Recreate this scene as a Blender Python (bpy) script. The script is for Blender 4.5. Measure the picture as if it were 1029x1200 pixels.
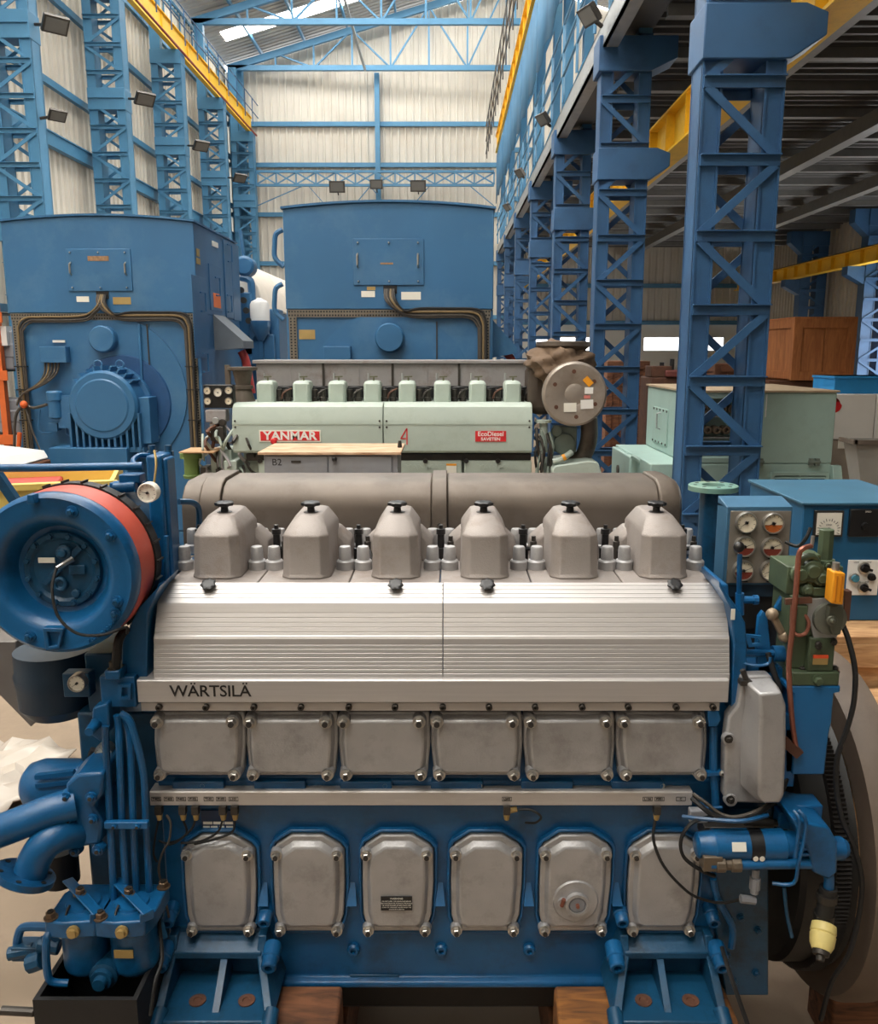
import bpy, bmesh, math, random
from mathutils import Vector, Matrix
for o in list(bpy.data.objects): bpy.data.objects.remove(o)
random.seed(7)
scene = bpy.context.scene
col = scene.collection
PI = math.pi
# ------------------------------------------------------------ camera
F, CX, CY, PIT, CZ = 1000.0, 525.0, 600.0, math.radians(10.65), 2.5
SP, CP = math.sin(PIT), math.cos(PIT)
cam_d = bpy.data.cameras.new('camera'); cam = bpy.data.objects.new('camera', cam_d); col.objects.link(cam)
cam_d.sensor_fit = 'VERTICAL'; cam_d.sensor_height = 24.0; cam_d.lens = 24.0 * F / 1200.0
cam_d.shift_x = -(CX - 514.5) / 1200.0
cam_d.clip_start = 0.05; cam_d.clip_end = 300
cam.location = (0, 0, CZ); cam.rotation_euler = (PI / 2 - PIT, 0, 0)
scene.camera = cam
# ------------------------------------------------------------ sky and exposure
w = bpy.data.worlds.new('sky'); scene.world = w; w.use_nodes = True
bg = w.node_tree.nodes['Background']; bg.inputs[0].default_value = (0.98, 0.98, 0.97, 1); bg.inputs[1].default_value = 6.0
vs = scene.view_settings
vs.view_transform = 'Standard'; vs.look = 'None'; vs.gamma = 1.0; vs.use_curve_mapping = False; vs.exposure = 0.0
SKYLIGHT = 20.0
scene.cycles.max_bounces = 6; scene.cycles.diffuse_bounces = 4
scene.cycles.sample_clamp_indirect = 4.0

# ------------------------------------------------------------ helpers
def at(px, py, Y):
    """world point seen at photograph pixel (px,py) at distance Y into the hall"""
    u = (px - CX) / F; v = (py - CY) / F
    t = Y / (CP - v * SP)
    return Vector((u * t, Y, CZ - t * (SP + v * CP)))
def atx(px, py, Y): return at(px, py, Y).x
def atz(py, Y): return at(525, py, Y).z
def lin(c):
    c = c / 255.0
    return c / 12.92 if c <= 0.04045 else ((c + 0.055) / 1.055) ** 2.4
MATS = {}
def mat(name, rgb, rough=0.5, metal=0.0, var=0.12, scale=6.0, bump=0.0, bscale=60.0, dirt=None, dirt_amt=0.0, dscale=3.0, emit=0.0, alpha=1.0, spec=0.5, streak=None):
    if name in MATS: return MATS[name]
    m = bpy.data.materials.new(name); m.use_nodes = True; nt = m.node_tree; N = nt.nodes; L = nt.links
    b = N['Principled BSDF']; c = [lin(x) for x in rgb]
    b.inputs['Roughness'].default_value = rough; b.inputs['Metallic'].default_value = metal
    b.inputs['Specular IOR Level'].default_value = spec
    b.inputs['Base Color'].default_value = (*c, 1)
    if emit:
        b.inputs['Emission Color'].default_value = (*c, 1); b.inputs['Emission Strength'].default_value = emit
    if alpha < 1: b.inputs['Alpha'].default_value = alpha
    if var > 0 or dirt:
        tc = N.new('ShaderNodeTexCoord'); oi = N.new('ShaderNodeObjectInfo')
        ad = N.new('ShaderNodeVectorMath'); ad.operation = 'ADD'
        mp = N.new('ShaderNodeVectorMath'); mp.operation = 'SCALE'; mp.inputs[3].default_value = 17.0
        L.new(oi.outputs['Location'], mp.inputs[0]); L.new(tc.outputs['Object'], ad.inputs[0]); L.new(mp.outputs[0], ad.inputs[1])
        co = ad.outputs[0]
        if streak:
            mm = N.new('ShaderNodeMapping'); mm.inputs['Scale'].default_value = streak; L.new(co, mm.inputs[0]); co = mm.outputs[0]
        n = N.new('ShaderNodeTexNoise'); n.inputs['Scale'].default_value = scale; n.inputs['Detail'].default_value = 5
        L.new(co, n.inputs['Vector'])
        r = N.new('ShaderNodeMapRange'); r.inputs[1].default_value = 0.3; r.inputs[2].default_value = 0.7
        r.inputs[3].default_value = 1 - var; r.inputs[4].default_value = 1 + var * 0.6
        L.new(n.outputs['Fac'], r.inputs[0])
        mx = N.new('ShaderNodeVectorMath'); mx.operation = 'SCALE'; mx.inputs[0].default_value = c
        L.new(r.outputs[0], mx.inputs[3]); out = mx.outputs[0]
        if dirt:
            n2 = N.new('ShaderNodeTexNoise'); n2.inputs['Scale'].default_value = dscale; n2.inputs['Detail'].default_value = 8; n2.inputs['Roughness'].default_value = 0.7
            L.new(co, n2.inputs['Vector'])
            r2 = N.new('ShaderNodeMapRange'); r2.inputs[1].default_value = 0.5; r2.inputs[2].default_value = 0.72; r2.inputs[3].default_value = 0; r2.inputs[4].default_value = dirt_amt
            L.new(n2.outputs['Fac'], r2.inputs[0])
            mi = N.new('ShaderNodeMix'); mi.data_type = 'RGBA'; mi.inputs[7].default_value = (*[lin(x) for x in dirt], 1)
            L.new(r2.outputs[0], mi.inputs[0]); L.new(out, mi.inputs[6]); out = mi.outputs[2]
        L.new(out, b.inputs['Base Color'])
        if bump:
            n3 = N.new('ShaderNodeTexNoise'); n3.inputs['Scale'].default_value = bscale; n3.inputs['Detail'].default_value = 3
            L.new(tc.outputs['Object'], n3.inputs['Vector'])
            bp = N.new('ShaderNodeBump'); bp.inputs['Strength'].default_value = bump; bp.inputs['Distance'].default_value = 0.004
            L.new(n3.outputs['Fac'], bp.inputs['Height']); L.new(bp.outputs[0], b.inputs['Normal'])
    MATS[name] = m
    return m
def wood(name, rgb, dark):
    m = bpy.data.materials.new(name); m.use_nodes = True; nt = m.node_tree; N = nt.nodes; L = nt.links
    b = N['Principled BSDF']; b.inputs['Roughness'].default_value = 0.75
    tc = N.new('ShaderNodeTexCoord'); mm = N.new('ShaderNodeMapping'); mm.inputs['Scale'].default_value = (5, 5, 0.8) if name == 'crate_wood' else (1.2, 6, 9)
    n = N.new('ShaderNodeTexNoise'); n.inputs['Scale'].default_value = 3.5; n.inputs['Detail'].default_value = 8; n.inputs['Distortion'].default_value = 1.2
    L.new(tc.outputs['Object'], mm.inputs[0]); L.new(mm.outputs[0], n.inputs['Vector'])
    cr = N.new('ShaderNodeValToRGB'); cr.color_ramp.elements[0].color = (*[lin(x) for x in dark], 1); cr.color_ramp.elements[1].color = (*[lin(x) for x in rgb], 1)
    cr.color_ramp.elements[0].position = 0.3; cr.color_ramp.elements[1].position = 0.62
    L.new(n.outputs['Fac'], cr.inputs[0]); L.new(cr.outputs[0], b.inputs['Base Color'])
    MATS[name] = m
    return m

FZ = -0.25    # floor level
WL = {}      # world location of every linked object
class MB:
    def __init__(s): s.v = []; s.f = []; s.mi = []; s.m = 0
    def add(s, vs, fs):
        k = len(s.v); s.v += [Vector(p) for p in vs]
        for f in fs: s.f.append([i + k for i in f]); s.mi.append(s.m)
        return s
    def box(s, x0, x1, y0, y1, z0, z1):
        return s.add([(x0,y0,z0),(x1,y0,z0),(x1,y1,z0),(x0,y1,z0),(x0,y0,z1),(x1,y0,z1),(x1,y1,z1),(x0,y1,z1)],
                     [(0,3,2,1),(4,5,6,7),(0,1,5,4),(1,2,6,5),(2,3,7,6),(3,0,4,7)])
    def cb(s, c, sx, sy, sz): return s.box(c[0]-sx/2, c[0]+sx/2, c[1]-sy/2, c[1]+sy/2, c[2]-sz/2, c[2]+sz/2)
    def bar(s, p0, p1, w, h, up=(0,0,1)):
        """rectangular bar from p0 to p1; h along up, w across"""
        p0 = Vector(p0); p1 = Vector(p1); d = (p1 - p0).normalized(); up = Vector(up)
        a = d.cross(up)
        if a.length < 1e-4: a = d.cross(Vector((0, 1, 0)))
        a.normalize(); b = a.cross(d).normalized(); a *= w / 2; b *= h / 2
        return s.add([p0-a-b, p0+a-b, p0+a+b, p0-a+b, p1-a-b, p1+a-b, p1+a+b, p1-a+b],
                     [(0,1,2,3),(7,6,5,4),(4,5,1,0),(5,6,2,1),(6,7,3,2),(7,4,0,3)])
    def lathe(s, o, ax, prof, n=20, cap=True, ph=0.0, arc=None):
        """prof: (distance along ax, radius)"""
        o = Vector(o); d = Vector(ax).normalized()
        a = d.orthogonal() if abs(d.z) > 0.9 else d.cross(Vector((0, 0, 1)))
        a.normalize(); b = d.cross(a)
        vs = []
        for (h, r) in prof:
            for k in range(n):
                q = ph + 2 * PI * k / n
                vs.append(o + d * h + a * (r * math.cos(q)) + b * (r * math.sin(q)))
        fs = []
        for j in range(len(prof) - 1):
            for k in range(n):
                k2 = (k + 1) % n
                fs.append((j*n+k, j*n+k2, (j+1)*n+k2, (j+1)*n+k))
        if cap:
            fs.append(tuple(reversed(range(n)))); fs.append(tuple(range((len(prof)-1)*n, len(prof)*n)))
        return s.add(vs, fs)
    def cyl(s, p0, p1, r, r1=None, n=14):
        p0 = Vector(p0); p1 = Vector(p1); d = p1 - p0
        return s.lathe(p0, d, [(0, r), (d.length, r if r1 is None else r1)], n)
    def tube(s, pts, r, n=8, sub=0):
        pts = [Vector(p) for p in pts]
        if sub:
            q = []
            P = [pts[0]] + pts + [pts[-1]]
            for i in range(1, len(P) - 2):
                for k in range(sub):
                    t = k / sub; a, b, c, d = P[i-1], P[i], P[i+1], P[i+2]
                    q.append(0.5 * ((2*b) + (c-a)*t + (2*a-5*b+4*c-d)*t*t + (3*b-a-3*c+d)*t**3))
            q.append(pts[-1]); pts = q
        vs = []; m = len(pts); a = None
        for i, p in enumerate(pts):
            d = (pts[min(i+1, m-1)] - pts[max(i-1, 0)]).normalized()
            if a is None: a = d.orthogonal().normalized()
            a = (a - d * a.dot(d)).normalized(); b = d.cross(a)
            rr = r[i] if isinstance(r, (list, tuple)) else r
            for k in range(n):
                q = 2 * PI * k / n; vs.append(p + a * (rr * math.cos(q)) + b * (rr * math.sin(q)))
        fs = [(i*n+k, i*n+(k+1) % n, (i+1)*n+(k+1) % n, (i+1)*n+k) for i in range(m-1) for k in range(n)]
        fs += [tuple(reversed(range(n))), tuple(range((m-1)*n, m*n))]
        return s.add(vs, fs)
    def prism(s, poly, ax, lo, hi, inset=0.0):
        """poly in the two remaining axes (order x,y,z); inset shrinks the lo end about the centroid"""
        n = len(poly); cx = sum(p[0] for p in poly)/n; cy = sum(p[1] for p in poly)/n
        def mk(p, h):
            return {'x': (h, p[0], p[1]), 'y': (p[0], h, p[1]), 'z': (p[0], p[1], h)}[ax]
        def ins(p):
            d = math.hypot(p[0]-cx, p[1]-cy); k = (d - inset) / d if d else 1
            return (cx + (p[0]-cx)*k, cy + (p[1]-cy)*k)
        vs = [mk(ins(p), lo) for p in poly] + [mk(p, hi) for p in poly]
        fs = [tuple(range(n)), tuple(reversed(range(n, 2*n)))] + [(i, i+n, (i+1) % n + n, (i+1) % n) for i in range(n)]
        return s.add(vs, fs)
    def ball(s, c, r, n=12, sz=1.0):
        return s.lathe(Vector(c) - Vector((0,0,r*sz)), (0,0,1), [(r*sz*(1-math.cos(PI*j/8)), max(r*math.sin(PI*j/8), 1e-4)) for j in range(9)], n)
    def loft(s, loops, cap=True):
        n = len(loops[0]); vs = [p for l in loops for p in l]
        fs = [(j*n+k, j*n+(k+1) % n, (j+1)*n+(k+1) % n, (j+1)*n+k) for j in range(len(loops)-1) for k in range(n)]
        if cap: fs += [tuple(reversed(range(n))), tuple(range((len(loops)-1)*n, len(loops)*n))]
        return s.add(vs, fs)
    def ring(s, outer, inner, y0, y1, yi=None):
        """frame between two outlines in the xz plane, y0 front, y1 back"""
        n = len(outer); L = [[(p[0], y0, p[1]) for p in outer], [(p[0], y0 if yi is None else yi, p[1]) for p in inner], [(p[0], y1, p[1]) for p in inner], [(p[0], y1, p[1]) for p in outer]]
        vs = [p for l in L for p in l]
        return s.add(vs, [(j*n+k, j*n+(k+1) % n, ((j+1) % 4)*n+(k+1) % n, ((j+1) % 4)*n+k) for j in range(4) for k in range(n)])
    def hexa(s, p, ax, r, h, n=6): return s.cyl(Vector(p), Vector(p) + Vector(ax).normalized()*h, r, n=n)
    def xf(s, M):
        s.v = [M @ p for p in s.v]; return s
    def build(s, name, mats, parent=None, bev=0.0, sharp=35, kind=None, flat=False, seg=2):
        if not isinstance(mats, (list, tuple)): mats = [mats]
        xs = [p.x for p in s.v]; ys = [p.y for p in s.v]; zs = [p.z for p in s.v]
        o0 = Vector(((min(xs)+max(xs))/2, (min(ys)+max(ys))/2, min(zs)))
        me = bpy.data.meshes.new(name)
        me.from_pydata([p - o0 for p in s.v], [], s.f)
        bm = bmesh.new(); bm.from_mesh(me); bmesh.ops.recalc_face_normals(bm, faces=bm.faces)
        bm.to_mesh(me); bm.free()
        for m in mats: me.materials.append(m)
        for p, i in zip(me.polygons, s.mi): p.material_index = i; p.use_smooth = not flat
        if not flat: me.set_sharp_from_angle(angle=math.radians(sharp))
        o = bpy.data.objects.new(name, me); col.objects.link(o)
        WL[o.name] = o0.copy()
        if parent is not None:
            o.parent = parent; o.location = o0 - WL[parent.name]
        else: o.location = o0
        if bev:
            b = o.modifiers.new('bevel', 'BEVEL'); b.width = bev; b.segments = seg; b.limit_method = 'ANGLE'; b.angle_limit = math.radians(40)
            b.harden_normals = False
        if kind: o['kind'] = kind
        return o
def tag(o, label, cat=None, group=None):
    o['label'] = label
    if cat: o['category'] = cat
    if group: o['group'] = group
    return o
def thing(name, label, cat, loc, group=None):
    o = bpy.data.objects.new(name, None); col.objects.link(o); o.location = loc; WL[o.name] = Vector(loc)
    o.empty_display_size = 0.1
    return tag(o, label, cat, group)
def dup(o, d, parent=None, label=None):
    c = o.copy(); col.objects.link(c); d = Vector(d)
    WL[c.name] = WL[o.name] + d
    if parent is not None: c.parent = parent; c.location = WL[c.name] - WL[parent.name]
    elif o.parent is None: c.location = o.location + d
    else: c.location = o.location + d
    if label: c['label'] = label
    for ch in [x for x in bpy.data.objects if x.parent == o]:
        g = ch.copy(); col.objects.link(g); g.parent = c; g.location = ch.location; WL[g.name] = WL[ch.name] + d
        for gc in [x for x in bpy.data.objects if x.parent == ch]:
            h = gc.copy(); col.objects.link(h); h.parent = g; h.location = gc.location; WL[h.name] = WL[gc.name] + d
    return c
def text(s, size, ext=0.002, bold=0.0, sx=1.0, spacing=1.0):
    """list of (verts, faces) of lettering in the xz plane facing -y, centred"""
    cu = bpy.data.curves.new('t', 'FONT'); cu.body = s; cu.size = size; cu.extrude = ext; cu.offset = bold; cu.space_character = spacing
    cu.align_x = 'CENTER'; cu.align_y = 'CENTER'; cu.resolution_u = 3
    o = bpy.data.objects.new('t', cu); col.objects.link(o)
    dg = bpy.context.evaluated_depsgraph_get(); me = bpy.data.meshes.new_from_object(o.evaluated_get(dg))
    vs = [(v.co.x*sx, -v.co.z, v.co.y) for v in me.vertices]; fs = [tuple(p.vertices) for p in me.polygons]
    bpy.data.objects.remove(o); bpy.data.curves.remove(cu); bpy.data.meshes.remove(me)
    return vs, fs
def pxp(pts, Y): return [(at(x, y, Y).x, at(x, y, Y).z) for x, y in pts]
def gauge(c, r, parent, face=None, ang=220, name='gauge', ax=(0, -1, 0), low=None, bez=None):
    m = MB(); c = Vector(c); d = Vector(ax).normalized(); k = r
    m.lathe(c - d*0.02, d, [(0, k), (0.03, k), (0.036, k*0.95), (0.036, k*0.86), (0.028, k*0.84)], 24)
    m.m = 1; m.lathe(c - d*0.02, d, [(0.0275, 0.001), (0.0305, k*0.85)], 24, cap=False)
    m.m = 2
    a = d.cross(Vector((0, 0, 1))).normalized() * -1; b = Vector((0, 0, 1)) - d * d.z; b.normalize()
    if low:
        pts = [c + d*0.0112 + (a*math.cos(q) + b*math.sin(q))*k*0.83 for q in [PI*1.05 + PI*0.9*j/10 for j in range(11)]]
        m.m = 3; m.add(pts, [tuple(range(11))]); m.m = 2
    for j in range(9):
        q = math.radians(225 - 270*j/8); u = a*math.cos(q) + b*math.sin(q); v = d.cross(u)
        p0 = c + d*0.0115 + u*k*0.66; p1 = c + d*0.0115 + u*k*0.8; e = v*k*0.02
        m.add([p0-e, p0+e, p1+e, p1-e], [(0, 1, 2, 3)])
    q = math.radians(ang); u = a*math.cos(q) + b*math.sin(q); v = d.cross(u); e = v*k*0.045; z = c + d*0.0135
    m.add([z-u*k*0.22-e, z-u*k*0.22+e, z+u*k*0.7+e*0.2, z+u*k*0.7-e*0.2], [(0, 1, 2, 3)])
    m.lathe(c + d*0.01, d, [(0, k*0.13), (0.006, k*0.13)], 10)
    return m.build(name, [bez or CHROME, face or DIAL, BLACK, low or BLACK], parent)
def nut(p, ax, r, parent, mats=None, name='nut', stud=True, ph=0.2):
    m = MB(); p = Vector(p); d = Vector(ax).normalized()
    m.lathe(p, d, [(0, r*1.35), (r*0.25, r*1.35)], 14); m.lathe(p + d*r*0.25, d, [(0, r), (r*0.9, r), (r*1.05, r*0.85)], 6, ph=ph)
    if stud: m.m = 1; m.lathe(p + d*r*0.25, d, [(0, r*0.58), (r*1.35, r*0.58)], 10)
    return m.build(name, mats or [CHROME, STUDK], parent)
def put_text(mb, s, c, size, **k):
    vs, fs = text(s, size, **k); c = Vector(c)
    return mb.add([c + Vector(v) for v in vs], fs)

# ------------------------------------------------------------ materials
CREAM = mat('cream_sheet', (206, 200, 188), 0.55, var=0.07, scale=0.8, dirt=(170, 150, 125), dirt_amt=0.25, dscale=0.5)
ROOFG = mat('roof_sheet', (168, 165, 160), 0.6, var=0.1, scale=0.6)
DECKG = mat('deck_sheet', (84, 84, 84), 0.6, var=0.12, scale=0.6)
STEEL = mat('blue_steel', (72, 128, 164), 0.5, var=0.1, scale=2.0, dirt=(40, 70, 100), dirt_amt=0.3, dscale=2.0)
STEELD = mat('shaded_blue_steel', (46, 88, 130), 0.5, var=0.14, scale=2.0, dirt=(28, 52, 90), dirt_amt=0.45, dscale=1.6)  # shade of the right columns put into the colour; also on a handrail
YEL = mat('crane_yellow', (246, 196, 44), 0.5, var=0.08, scale=1.5, dirt=(150, 100, 30), dirt_amt=0.3)
GALV = mat('galvanised', (170, 172, 172), 0.45, metal=0.5, var=0.1)
CONC = mat('concrete', (146, 128, 108), 0.75, var=0.12, scale=0.9, dirt=(104, 90, 76), dirt_amt=0.5, dscale=0.7, bump=0.2, bscale=12)
PLAST = mat('white_plaster', (228, 224, 214), 0.7, var=0.05, scale=1)
BLACK = mat('black_plastic', (22, 22, 24), 0.4, var=0.1)
GENB = mat('generator_blue', (48, 100, 142), 0.42, var=0.09, scale=1.2, dirt=(96, 132, 160), dirt_amt=0.35, dscale=1.3)
ENGB = mat('engine_blue', (16, 86, 136), 0.33, var=0.16, scale=4, dirt=(10, 42, 70), dirt_amt=0.75, dscale=4.5, bump=0.12, bscale=90)
ENGB2 = mat('engine_blue_grimy', (18, 72, 106), 0.4, var=0.2, scale=6, dirt=(14, 26, 34), dirt_amt=0.95, dscale=6, bump=0.2, bscale=60)
CAST = mat('cast_aluminium', (176, 175, 176), 0.45, metal=0.45, var=0.13, scale=7, bump=0.25, bscale=160, dirt=(104, 98, 94), dirt_amt=0.55, dscale=6)
CASTH = mat('head_cover_casting', (150, 142, 137), 0.55, metal=0.25, var=0.1, scale=6, bump=0.3, bscale=200, dirt=(116, 98, 86), dirt_amt=0.55, dscale=7)
ALU = mat('extruded_aluminium', (196, 192, 190), 0.38, metal=0.45, var=0.05, scale=5, streak=(0.6, 30, 30))
DUCT = mat('sooty_sheet_metal', (104, 94, 85), 0.5, metal=0.35, var=0.2, scale=5, dirt=(70, 58, 48), dirt_amt=0.8, dscale=3.5)
CHROME = mat('bright_steel', (190, 186, 180), 0.3, metal=0.85, var=0.1)
DSTEEL = mat('dark_steel', (70, 66, 62), 0.45, metal=0.6, var=0.2)
STUDK = mat('stud_dark', (46, 42, 40), 0.6, var=0.1)
RUBBER = mat('black_rubber', (24, 24, 25), 0.6, var=0.1)
DEEPBLK = mat('black_sump', (20, 20, 22), 0.6, var=0.2)
RED = mat('red_oxide_paint', (190, 78, 60), 0.5, var=0.14, scale=6, dirt=(140, 60, 45), dirt_amt=0.4)
DIAL = mat('dial_face', (232, 228, 216), 0.5, var=0.03)
MINT = mat('mint_paint', (174, 186, 176), 0.45, var=0.07, scale=3, dirt=(120, 130, 115), dirt_amt=0.35, dscale=3)
OLIVE = mat('olive_paint', (74, 88, 66), 0.42, var=0.15, scale=12, dirt=(40, 48, 38), dirt_amt=0.5, dscale=9)
COPPER = mat('copper', (150, 96, 80), 0.4, metal=0.6, var=0.15, scale=20)
ORANGE = mat('orange_plastic', (236, 158, 36), 0.45, var=0.05)
REDL = mat('label_red', (208, 40, 44), 0.5, var=0.03)
WHITE = mat('white_paint', (236, 234, 230), 0.45, var=0.03)
BRASS = mat('brass_plate', (176, 150, 96), 0.45, metal=0.4, var=0.1)
RUST = mat('rusty_iron', (92, 58, 42), 0.7, var=0.3, scale=10)
GREYP = mat('grey_paint', (140, 142, 148), 0.55, var=0.07, scale=3, dirt=(110, 104, 98), dirt_amt=0.4)
WOODO = wood('crate_wood', (184, 118, 68), (150, 90, 50))
WOODL = wood('pale_wood', (208, 166, 120), (160, 116, 76))
WOODD = wood('timber_baulk', (124, 80, 52), (66, 42, 28))
PLY = wood('plywood', (212, 180, 150), (160, 118, 84))
CABLE = mat('cable_grey', (74, 68, 62), 0.6, var=0.15, scale=20)
CABLEY = mat('cable_yellow', (124, 104, 72), 0.6, var=0.1)
SKYL = mat('skylight_sheet', (255, 252, 246), 0.6, var=0, emit=SKYLIGHT)
# ============================================================ THE HALL
XL, XR, YE, YF = -9.25, 14.1, 38.9, -7.0
EAVE, SLOPE, XRIDGE = 14.15, 0.28, 2.6
def roofz(x): return EAVE + SLOPE * ((x - XL) if x < XRIDGE else (2 * XRIDGE - XL - x))
COLY = [18.2, 23.2, 28.2, 33.2, 38.0]
def struct(o): o['kind'] = 'structure'; return o
def corr(mb, a0, a1, z0, z1, fn, per=0.31, dep=0.06):
    """trapezoidal ribbed sheet; fn(a, z, d) -> point"""
    xs = []; a = a0
    while a < a1 - 1e-6:
        for q, d in ((0, 0), (0.62, 0), (0.70, 1), (0.92, 1)):
            x = a + q * per
            if x < a1: xs.append((x, d * dep))
        a += per
    xs.append((a1, 0))
    n = len(xs); v = []
    for (x, d) in xs:
        v.append(fn(x, z0, d)); v.append(fn(x, z1, d))
    return mb.add(v, [(2*i, 2*i+2, 2*i+3, 2*i+1) for i in range(n - 1)])

# floor
m = MB(); m.box(XL - 0.3, XR + 0.3, YF, YE + 0.3, FZ - 0.2, FZ)
fl = struct(m.build('floor', CONC)); fl['label'] = 'bare beige concrete floor of the hall'

# front wall behind the camera
m = MB(); corr(m, XL - 0.3, XR + 0.3, FZ, 19, lambda a, z, d: (a, YF + d, min(z, roofz(a) + 0.2))); wf = struct(m.build('wall_front', CREAM, sharp=10)); wf['label'] = 'front wall of cream ribbed sheets behind the viewer'

m = MB(); m.box(-5.5, 6.5, -1.2, -1.05, FZ, 2.75); m.box(-5.55, 6.55, -1.23, -1.02, 2.75, 2.8); wp_ = struct(m.build('wall_shade_screen', mat('screen_grey', (96, 92, 88), 0.8))); wp_['label'] = 'unseen grey screen added behind the viewer to cut low light'  # unseen screen added to shade the lower front of the engine

# left wall: ribbed sheets between girts
m = MB(); m.box(XL - 0.35, XL - 0.2, YF, YE, FZ, 0.9); wl = struct(m.build('wall_left', PLAST)); wl['label'] = 'left wall of cream ribbed sheets on blue girts'
GZ = [0.9, 3.4, 5.4, 7.35, 8.65, 10.65, 12.4, 14.15]
bays = [8.2, 13.2, 18.2, 23.2, 28.2, 33.2, 38.9]
src = {}
for j in range(len(GZ) - 1):
    for i in range(len(bays) - 1):
        m = MB(); corr(m, bays[i], bays[i+1], GZ[j], GZ[j+1], lambda a, z, d: (XL - 0.2 - d * -1, a, z))
        m.build('cladding_sheet', CREAM, wl, sharp=10)
m = MB()
corr(m, YF, 8.2, 0.9, 14.15, lambda a, z, d: (XL - 0.2 + d, a, z)); m.build('cladding_sheet', CREAM, wl, sharp=10)
for z in GZ[1:-1]:
    big = abs(z - 7.35) < 0.1
    for i in range(1, len(bays) - 1):
        m = MB(); h = 0.32 if big else 0.16
        m.box(XL - 0.1, XL + (0.06 if big else 0.02), bays[i], bays[i+1], z - h/2, z + h/2)
        if big: m.box(XL - 0.1, XL + 0.1, bays[i], bays[i+1], z + h/2 - 0.03, z + h/2)
        m.build('girt', STEEL, wl)
# empty steel frames on the left wall between the upper girts
for i in range(2, 6):
    y0 = bays[i] + 0.6
    m = MB(); m.box(XL - 0.12, XL - 0.08, y0, y0 + 3.6, 12.6, 12.66); m.box(XL - 0.12, XL - 0.08, y0, y0 + 3.6, 13.9, 13.96)
    m.box(XL - 0.12, XL - 0.08, y0, y0 + 0.06, 12.6, 13.96); m.box(XL - 0.12, XL - 0.08, y0 + 1.8, y0 + 1.86, 12.6, 13.96); m.box(XL - 0.12, XL - 0.08, y0 + 3.54, y0 + 3.6, 12.6, 13.96)
    m.build('sheet_frame', STEEL, wl)

# end wall
m = MB(); m.box(XL, XRIDGE, YE + 0.1, YE + 0.25, FZ, 0.9); we = struct(m.build('wall_end', PLAST)); we['label'] = 'far gable wall of cream ribbed sheets with blue rails'
EZ = [0.9, 4.0, 6.3, 8.35, 10.39, 12.04, 14.05, 20]
EXS = [XL - 0.4, -6.2, -3.0, -0.2, XRIDGE]
for j in range(len(EZ) - 1):
    for i in range(4):
        m = MB(); corr(m, EXS[i], EXS[i+1], EZ[j], EZ[j+1], lambda a, z, d: (a, YE + 0.1 - d, min(z, roofz(a))))
        m.build('cladding_sheet', CREAM, we, sharp=10)
for z in EZ[1:-2]:
    for i in (0, 2):
        m = MB(); m.box(EXS[i], EXS[i+2], YE - 0.1, YE + 0.04, z - 0.09, z + 0.09); m.build('girt', STEEL, we)
m = MB(); m.box(-3.1, -2.9, YE - 0.3, YE, FZ, 14.0); m.build('mullion', STEEL, we)
m = MB(); m.box(XL, XL + 0.6, YE - 0.35, YE, FZ, 14.1); m.build('corner_post', STEEL, we)

# aisle end wall with its window slots
m = MB()
WX = [(3.84, 6.5), (8.74, 12.4)]
m.box(XRIDGE, XR, YE + 0.1, YE + 0.3, FZ, 2.5); m.box(XRIDGE, XR, YE + 0.1, YE + 0.3, 3.16, 3.76)
for a, b in ((XRIDGE, WX[0][0]), (WX[0][1], WX[1][0]), (WX[1][1], XR)): m.box(a, b, YE + 0.1, YE + 0.3, 2.5, 3.16)
wa = struct(m.build('wall_aisle_end', PLAST)); wa['label'] = 'white plastered end wall of the side aisle under ribbed sheets'
for j, (z0, z1) in enumerate(((3.76, 5.35), (5.35, 7.1))):
    for a, b in ((XRIDGE, 6.5), (6.5, 10.4), (10.4, XR)):
        m = MB(); corr(m, a, b, z0, z1, lambda a_, z, d: (a_, YE + 0.1 - d, z)); m.build('cladding_sheet', CREAM, wa, sharp=10)
for a, b in ((XRIDGE, 6.5), (6.5, 10.4), (10.4, XR)):
    m = MB(); corr(m, a, b, 7.1, 19, lambda a_, z, d: (a_, YE + 0.1 - d, min(z, roofz(a_) + 0.2))); m.build('cladding_sheet', CREAM, wa, sharp=10)
for z in (3.76, 5.35, 9.0, 11.0):
    m = MB(); m.box(XRIDGE, XR, YE - 0.12, YE + 0.05, z - 0.09, z + 0.09); m.build('girt', STEEL, wa)
GLASS = mat('window_glass', (250, 250, 250), 0.1, var=0, emit=3.0)
for k, (a, b) in enumerate(WX):
    m = MB(); m.box(a, b, YE + 0.12, YE + 0.16, 2.5, 2.55); m.box(a, b, YE + 0.12, YE + 0.16, 3.11, 3.16)
    m.box(a, a + 0.05, YE + 0.12, YE + 0.16, 2.5, 3.16); m.box(b - 0.05, b, YE + 0.12, YE + 0.16, 2.5, 3.16)
    wn = struct(m.build('window_%d' % (k + 1), WHITE)); wn['label'] = ('shorter' if k == 0 else 'longer') + ' bright slot window in the aisle end wall'
    n = 3 if k == 0 else 4
    for q in range(n):
        g = MB(); d = (b - a - 0.1) / n; g.box(a + 0.05 + q*d, a + 0.05 + q*d + d - 0.02, YE + 0.135, YE + 0.145, 2.55, 3.11); g.build('pane', GLASS, wn)
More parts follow.
